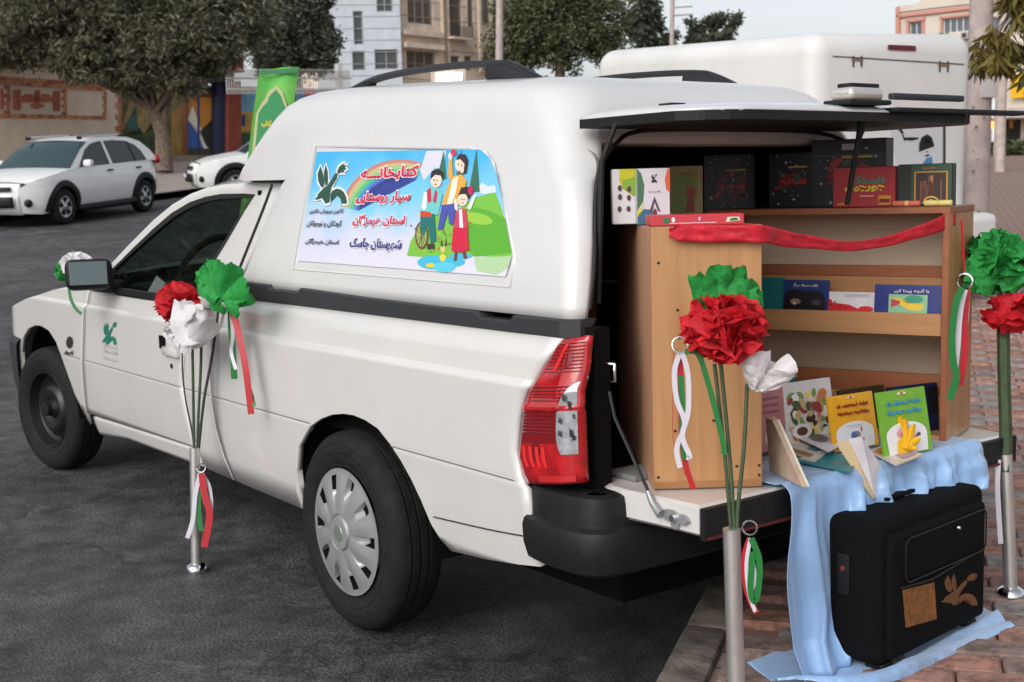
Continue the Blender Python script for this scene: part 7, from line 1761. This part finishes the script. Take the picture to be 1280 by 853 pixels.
def brick_run(c00, c10, c11, c01, nu, nv, stack=False):
    q = random.Random(int(c00[0] * 7 + c00[1]))
    A = [Vector((*W_.at(*c), 0)) for c in (c00, c10, c11, c01)]
    def b(u, v): p = (A[0] * (1 - u) + A[1] * u) * (1 - v) + (A[3] * (1 - u) + A[2] * u) * v; return p
    for j in range(nv):
        for i in range(nu):
            g = .06; off = .5 * (j % 2) if not stack else 0; u0, u1 = (i + off + g / 2) / nu, (i + off + 1 - g / 2) / nu
            if u0 >= 1: continue
            u1 = min(u1, 1); v0, v1 = (j + .08) / nv, (j + .92) / nv; o = .03 + q.uniform(0, .012); pts = [b(u0, v0), b(u1, v0), b(u1, v1), b(u0, v1)]
            V = [W_.P(p.x, p.y, oo) for oo in (0, o) for p in pts]
            mesh('brick', V, [(7, 6, 5, 4), (0, 4, 5, 1), (1, 5, 6, 2), (2, 6, 7, 3), (3, 7, 4, 0)], M_BRK if q.random() < .7 else M_BRK2, wl)
brick_run((-20, 105.5), (132, 114.5), (132, 104), (-20, 94), 22, 2); brick_run((-20, 148), (132, 150), (132, 145), (-20, 141.5), 22, 1)
brick_run((128, 145), (132.5, 145), (132.5, 115), (128, 114.6), 1, 6); brick_run((77, 144.5), (83, 145), (83, 112), (77, 111.5), 1, 7); brick_run((5, 143), (12, 143.3), (12, 107.6), (5, 107), 1, 7)
brick_run((144, 222), (151, 222), (151, 93), (144, 92), 1, 18)
wq([(13, 142), (76, 144), (76, 111.5), (13, 108)], 'relief_ground', 0, .012, mat('relief_plaster', rgb(206, 192, 176), .85)); wq([(-20, 141), (4, 141.8), (4, 107), (-20, 105)], 'relief_ground', 0, .012, mat('relief_plaster', rgb(206, 192, 176), .85))
for px in ([(25, 128), (66, 128), (66, 122), (25, 121)], [(42, 136), (49, 136), (49, 113), (43, 113)], [(16, 138), (19, 138), (19, 112), (16, 112)], [(21, 138), (25, 138), (25, 112), (21, 112)], [(66, 139), (69, 139), (69, 114), (66, 114)], [(71, 139), (74, 139), (74, 114), (71, 114)], [(0, 137), (3, 137), (3, 111), (0, 111)], [(38, 134), (42, 134), (42, 131), (38, 131)], [(50, 134), (54, 134), (54, 131), (50, 131)], [(28, 121), (40, 121), (40, 118), (31, 118)], [(52, 121), (62, 121), (60, 118), (52, 118)]): wq(px, 'relief_motif', .012, .05, M_BRK2)
# unseen wall run and tree copies added for reflections in the cab window
W_.bx('wall_face', -70, 0, ground(W_.P(-30, 0).x, W_.P(-30, 0).y) - 3.5, W_.at(-60, 72)[1] - .3, -.3, 0, M_WALLC, wl)
for k in range(4):
    t0 = bpy.data.objects['street_tree']; off = W_.X * (-21 - 10.5 * k) + Vector((0, 0, 0)); q_ = t0.location + off
    c_ = copy_tree(t0); c_.location = Vector((q_.x, q_.y, ground(q_.x, q_.y) + .2)); c_['label'] = 'dusty street tree added out of view along the beige wall for window reflections'; c_['group'] = 'unseen trees added for reflections along the beige wall'; c_.rotation_euler.z = .5 * k
rl = []
for k in range(46):
    u = -50 + k * 4.3; a, z = W_.at(u, 72 + u * .075); rl.append(([W_.P(a, z, -.1), W_.P(a, z + .95, -.1)], .018))
a0, z0 = W_.at(-50, 72); a1, z1 = W_.at(145, 83); rl += [([W_.P(a0, z0 + .8, -.1), W_.P(a1, z1 + .8, -.1)], .02), ([W_.P(a0, z0 + .2, -.1), W_.P(a1, z1 + .2, -.1)], .02)]
multi_tube('railing', rl, M_STRIP, wl, n=4)
# mural wall with gateway
Mw_ = Facade(at_depth(150, 205, 43.5), at_depth(440, 205, 52)); mw = empty('mural_wall', Mw_.P(Mw_.L / 2, 2.4), 'painted mural wall with a doorway behind the forked tree', 'wall')
def mq(px, name, o0, o1, m, par=None):
    pts = [Mw_.at(u, v) for u, v in px]; V = [Mw_.P(a, z, o) for o in (o0, o1) for a, z in pts]
    return mesh(name, V, [(0, 1, 2, 3), (7, 6, 5, 4), (0, 4, 5, 1), (1, 5, 6, 2), (2, 6, 7, 3), (3, 7, 4, 0)], m, par or mw)
def mp(px, name, c, o=.02):
    return flat(name, px, mat('mural_%d_%d_%d' % c, rgb(*c), .8, noise_amt=.25, noise_scale=2.5), mw, lambda a, b: Mw_.P(*Mw_.at(a, b), o))
mq([(150, 230), (440, 226), (440, 112), (150, 104)], 'wall_face', -.3, 0, mat('mural_base', rgb(112, 104, 70), .85, noise_amt=.3, noise_scale=1.2))
mp([(150, 196), (230, 196), (230, 165), (205, 150), (180, 168), (165, 150), (150, 170)], 'mural_paint', (70, 84, 48)); mp([(150, 165), (160, 130), (175, 120), (190, 150), (180, 168), (165, 150)], 'mural_paint', (150, 128, 84), .022); mp([(155, 160), (170, 130), (172, 165)], 'mural_paint', (60, 96, 90), .024); mp([(212, 196), (228, 196), (228, 130), (214, 140)], 'mural_paint', (150, 120, 70), .024); mp([(165, 190), (200, 192), (195, 172), (175, 170)], 'mural_paint', (56, 70, 44), .026)
mp([(290, 140), (325, 140), (325, 115), (290, 115)], 'mural_paint', (110, 160, 186)); mp([(290, 165), (325, 165), (325, 140), (290, 140)], 'mural_paint', (186, 150, 70), .022); mp([(290, 196), (325, 196), (325, 170), (290, 165)], 'mural_paint', (50, 80, 60), .022); mp([(298, 158), (306, 158), (306, 144), (298, 144)], 'mural_paint', (50, 70, 130), .026); mp([(370, 135), (440, 135), (440, 112), (370, 112)], 'mural_paint', (110, 150, 190), .022); mp([(380, 120), (395, 120), (395, 113), (380, 113)], 'mural_paint', (190, 70, 60), .026)
# doorway with painted leaves
gt = mq([(229, 197), (268, 197), (268, 112), (229, 112)], 'gate', .02, .10, mat('gate_green', rgb(60, 62, 44), .7))
def gp(px, c, o): 
    return flat('gate_paint', px, mat('mural_%d_%d_%d' % c, rgb(*c), .7), gt, lambda a, b: Mw_.P(*Mw_.at(a, b), o))
gp([(230, 185), (230, 122), (262, 122), (262, 185)], (196, 128, 50), .11); gp([(230, 186), (230, 150), (240, 142), (252, 186)], (56, 96, 170), .115); gp([(232, 150), (238, 132), (244, 150), (258, 186), (252, 186), (242, 160)], (226, 220, 206), .12); gp([(247, 165), (262, 150), (262, 186), (256, 184)], (40, 36, 30), .122); gp([(244, 186), (247, 186), (247, 118), (244, 118)], (60, 60, 110), .125); gp([(230, 122), (262, 122), (262, 117), (230, 117)], (120, 60, 40), .125)
for px in ([(228, 198), (231, 198), (231, 112), (228, 112)],): mq(px, 'gate_post', .0, .2, mat('gate_post_brown', rgb(112, 70, 50), .7))
mq([(264, 198), (275, 198), (275, 100), (264, 100)], 'blue_column', 0, .35, mat('navy_column', rgb(42, 48, 78), .7)); mq([(274, 197), (290, 197), (290, 103), (274, 103)], 'red_column', 0, .55, mat('red_column', rgb(130, 62, 46), .8, noise_amt=.15, noise_scale=2)); mq([(228, 104), (280, 104), (280, 84), (228, 86)], 'lintel', -.2, .6, mat('dark_lintel', rgb(52, 56, 58), .7)); mq([(229, 96), (243, 96), (243, 88), (229, 88)], 'red_sign', .6, .64, mat('red_sign', rgb(130, 46, 36), .6))
c = at_depth(287, 90, 46); c2 = at_depth(287, 50, 46); lathe('brown_drum', [(.0005, 0), (.52, 0), (.54, 1.2), (.0005, 1.2)], mat('rust_drum', rgb(126, 66, 42), .8, noise_amt=.2, noise_scale=2), mw, loc=Vector((c.x, c.y, c.z)), n=28)
mq([(146, 222), (300, 222), (300, 195), (146, 196)], 'plinth', 0, .9, mat('grey_plinth', rgb(132, 120, 106), .9, noise_amt=.2, noise_scale=2))
# white bent railings on the mural wall
rl = []; rf = Facade(at_depth(282, 115, 45.5), at_depth(450, 115, 49))
for k in range(52):
    u = 284 + k * 3.0; a, z = rf.at(u, 118); _, zt = rf.at(u, 97); p = rf.P(a, z); t = rf.P(a, zt); rl.append(([p, t, t + rf.N * .35 + Vector((0, 0, .25)) - rf.X * .2], .022))
for v in (112, 98): a0, z0 = rf.at(283, v); a1, z1 = rf.at(440, v); rl.append(([rf.P(a0, z0), rf.P(a1, z1)], .03))
wr = empty('white_railing', rf.P(rf.L / 2, rf.at(350, 116)[1]), 'white railings with bent tops above the mural wall', 'railing'); multi_tube('bars', rl, mat('white_rail_paint', rgb(206, 204, 200), .6), wr, n=4)
for u in (425,): a, z = rf.at(u, 125); rf.bx('rail_post', a - .1, a + .1, z, rf.at(u, 80)[1], -.1, .1, mat('white_rail_paint', rgb(206, 204, 200)), wr)
# lit sign seen through the roof rail
sg = Facade(at_depth(535, 110, 56), at_depth(600, 110, 57)); r = empty('lit_sign', sg.P(sg.L / 2, sg.at(562, 115)[1]), 'small glowing white shop sign seen under the roof rail', 'sign')
q = sg.rect((540, 86, 582, 112)); sg.bx('sign_board', q[0], q[2], q[1] - 3.0, q[3], -.15, -.02, M_STONE, r)
for px in ((545, 92, 553, 104), (554, 91, 562, 103), (563, 90, 568, 103), (569, 91, 577, 104)): q = sg.rect(px); sg.bx('lit_letter', q[0], q[2], q[1], q[3], -.02, .05, mat('neon_white', (.9, .9, 1), .4, emit=(.92, .95, 1.0), emit_s=1.3), r)

# ------------------------------------------------------------------ green banner behind the cab
BD = 8.3
bn = empty('green_banner', gz(at_depth(335, 300, BD)), 'leaning green banner with yellow lettering behind the pickup cab', 'banner')
c00, c10, c11, c01 = [at_depth(u, v, BD) for u, v in ((303, 250), (352, 250), (374, 84), (325, 87))]
down = .55
def bfn(u, v):
    b = c00 + (c00 - c01) * down * (1 - v) * 1.0 * (1 if True else 0); lo = c00.lerp(c10, u) - (c01.lerp(c11, u) - c00.lerp(c10, u)) * .55
    p = lo.lerp(c01.lerp(c11, u), v); return p - _f * (.02 * math.sin(u * 7 + v * 3) + .015 * math.sin(v * 9))
grid('fabric', 14, 40, bfn, mat('banner_green', rgb(84, 186, 84), .7, col2=rgb(140, 206, 96), c2_scale=3, transl=.2), bn)
def bch(u, v, l=.006):   # photo pixels to banner plane
    return on_plane(c00 - _f * (.045 + l), _f, u, v)
def bprint(name, px, c, l): flat(name, px, mat('print_%d_%d_%d' % c, rgb(*c), .6), bn, lambda a, b: bch(a, b, l))
arch = [(314, 240), (323, 142), (328, 134), (334, 128), (337, 120), (345, 112), (351, 120), (354, 128), (358, 138), (354, 240)]
bprint('arch_border', [(310, 240), (320, 142), (326, 131), (331, 124), (335, 115), (345, 107), (353, 115), (356, 124), (360, 137), (357, 240)], (176, 180, 130), .002); bprint('arch_field', arch, (34, 132, 76), .004)
bprint('top_band', [(325, 88), (374, 85), (373, 91), (324, 94)], (40, 110, 66), .002)
for i, (s, fit) in enumerate((('هفته کتاب', (327, 160, 352, 150)), ('کتابخوانی', (322, 192, 340, 184)), ('خوش آمدید', (316, 226, 340, 219)))):
    lettering(s, fit, mat('banner_yellow', rgb(226, 206, 50), .6), bn, lambda a, b: bch(a, b, .007), bold=.03, name='banner_lettering')
tube('pole', [gz(at_depth(305, 330, BD)) , c00 - (c01 - c00) * .55 + _f * .03, c01 + _f * .03], .010, M_POST, bn, n=8)
lathe('pole_base', [(.0005, 0), (.16, 0), (.16, .02), (.03, .05), (.0005, .05)], M_BLACKP, bn, loc=gz(at_depth(305, 330, BD)), n=24)
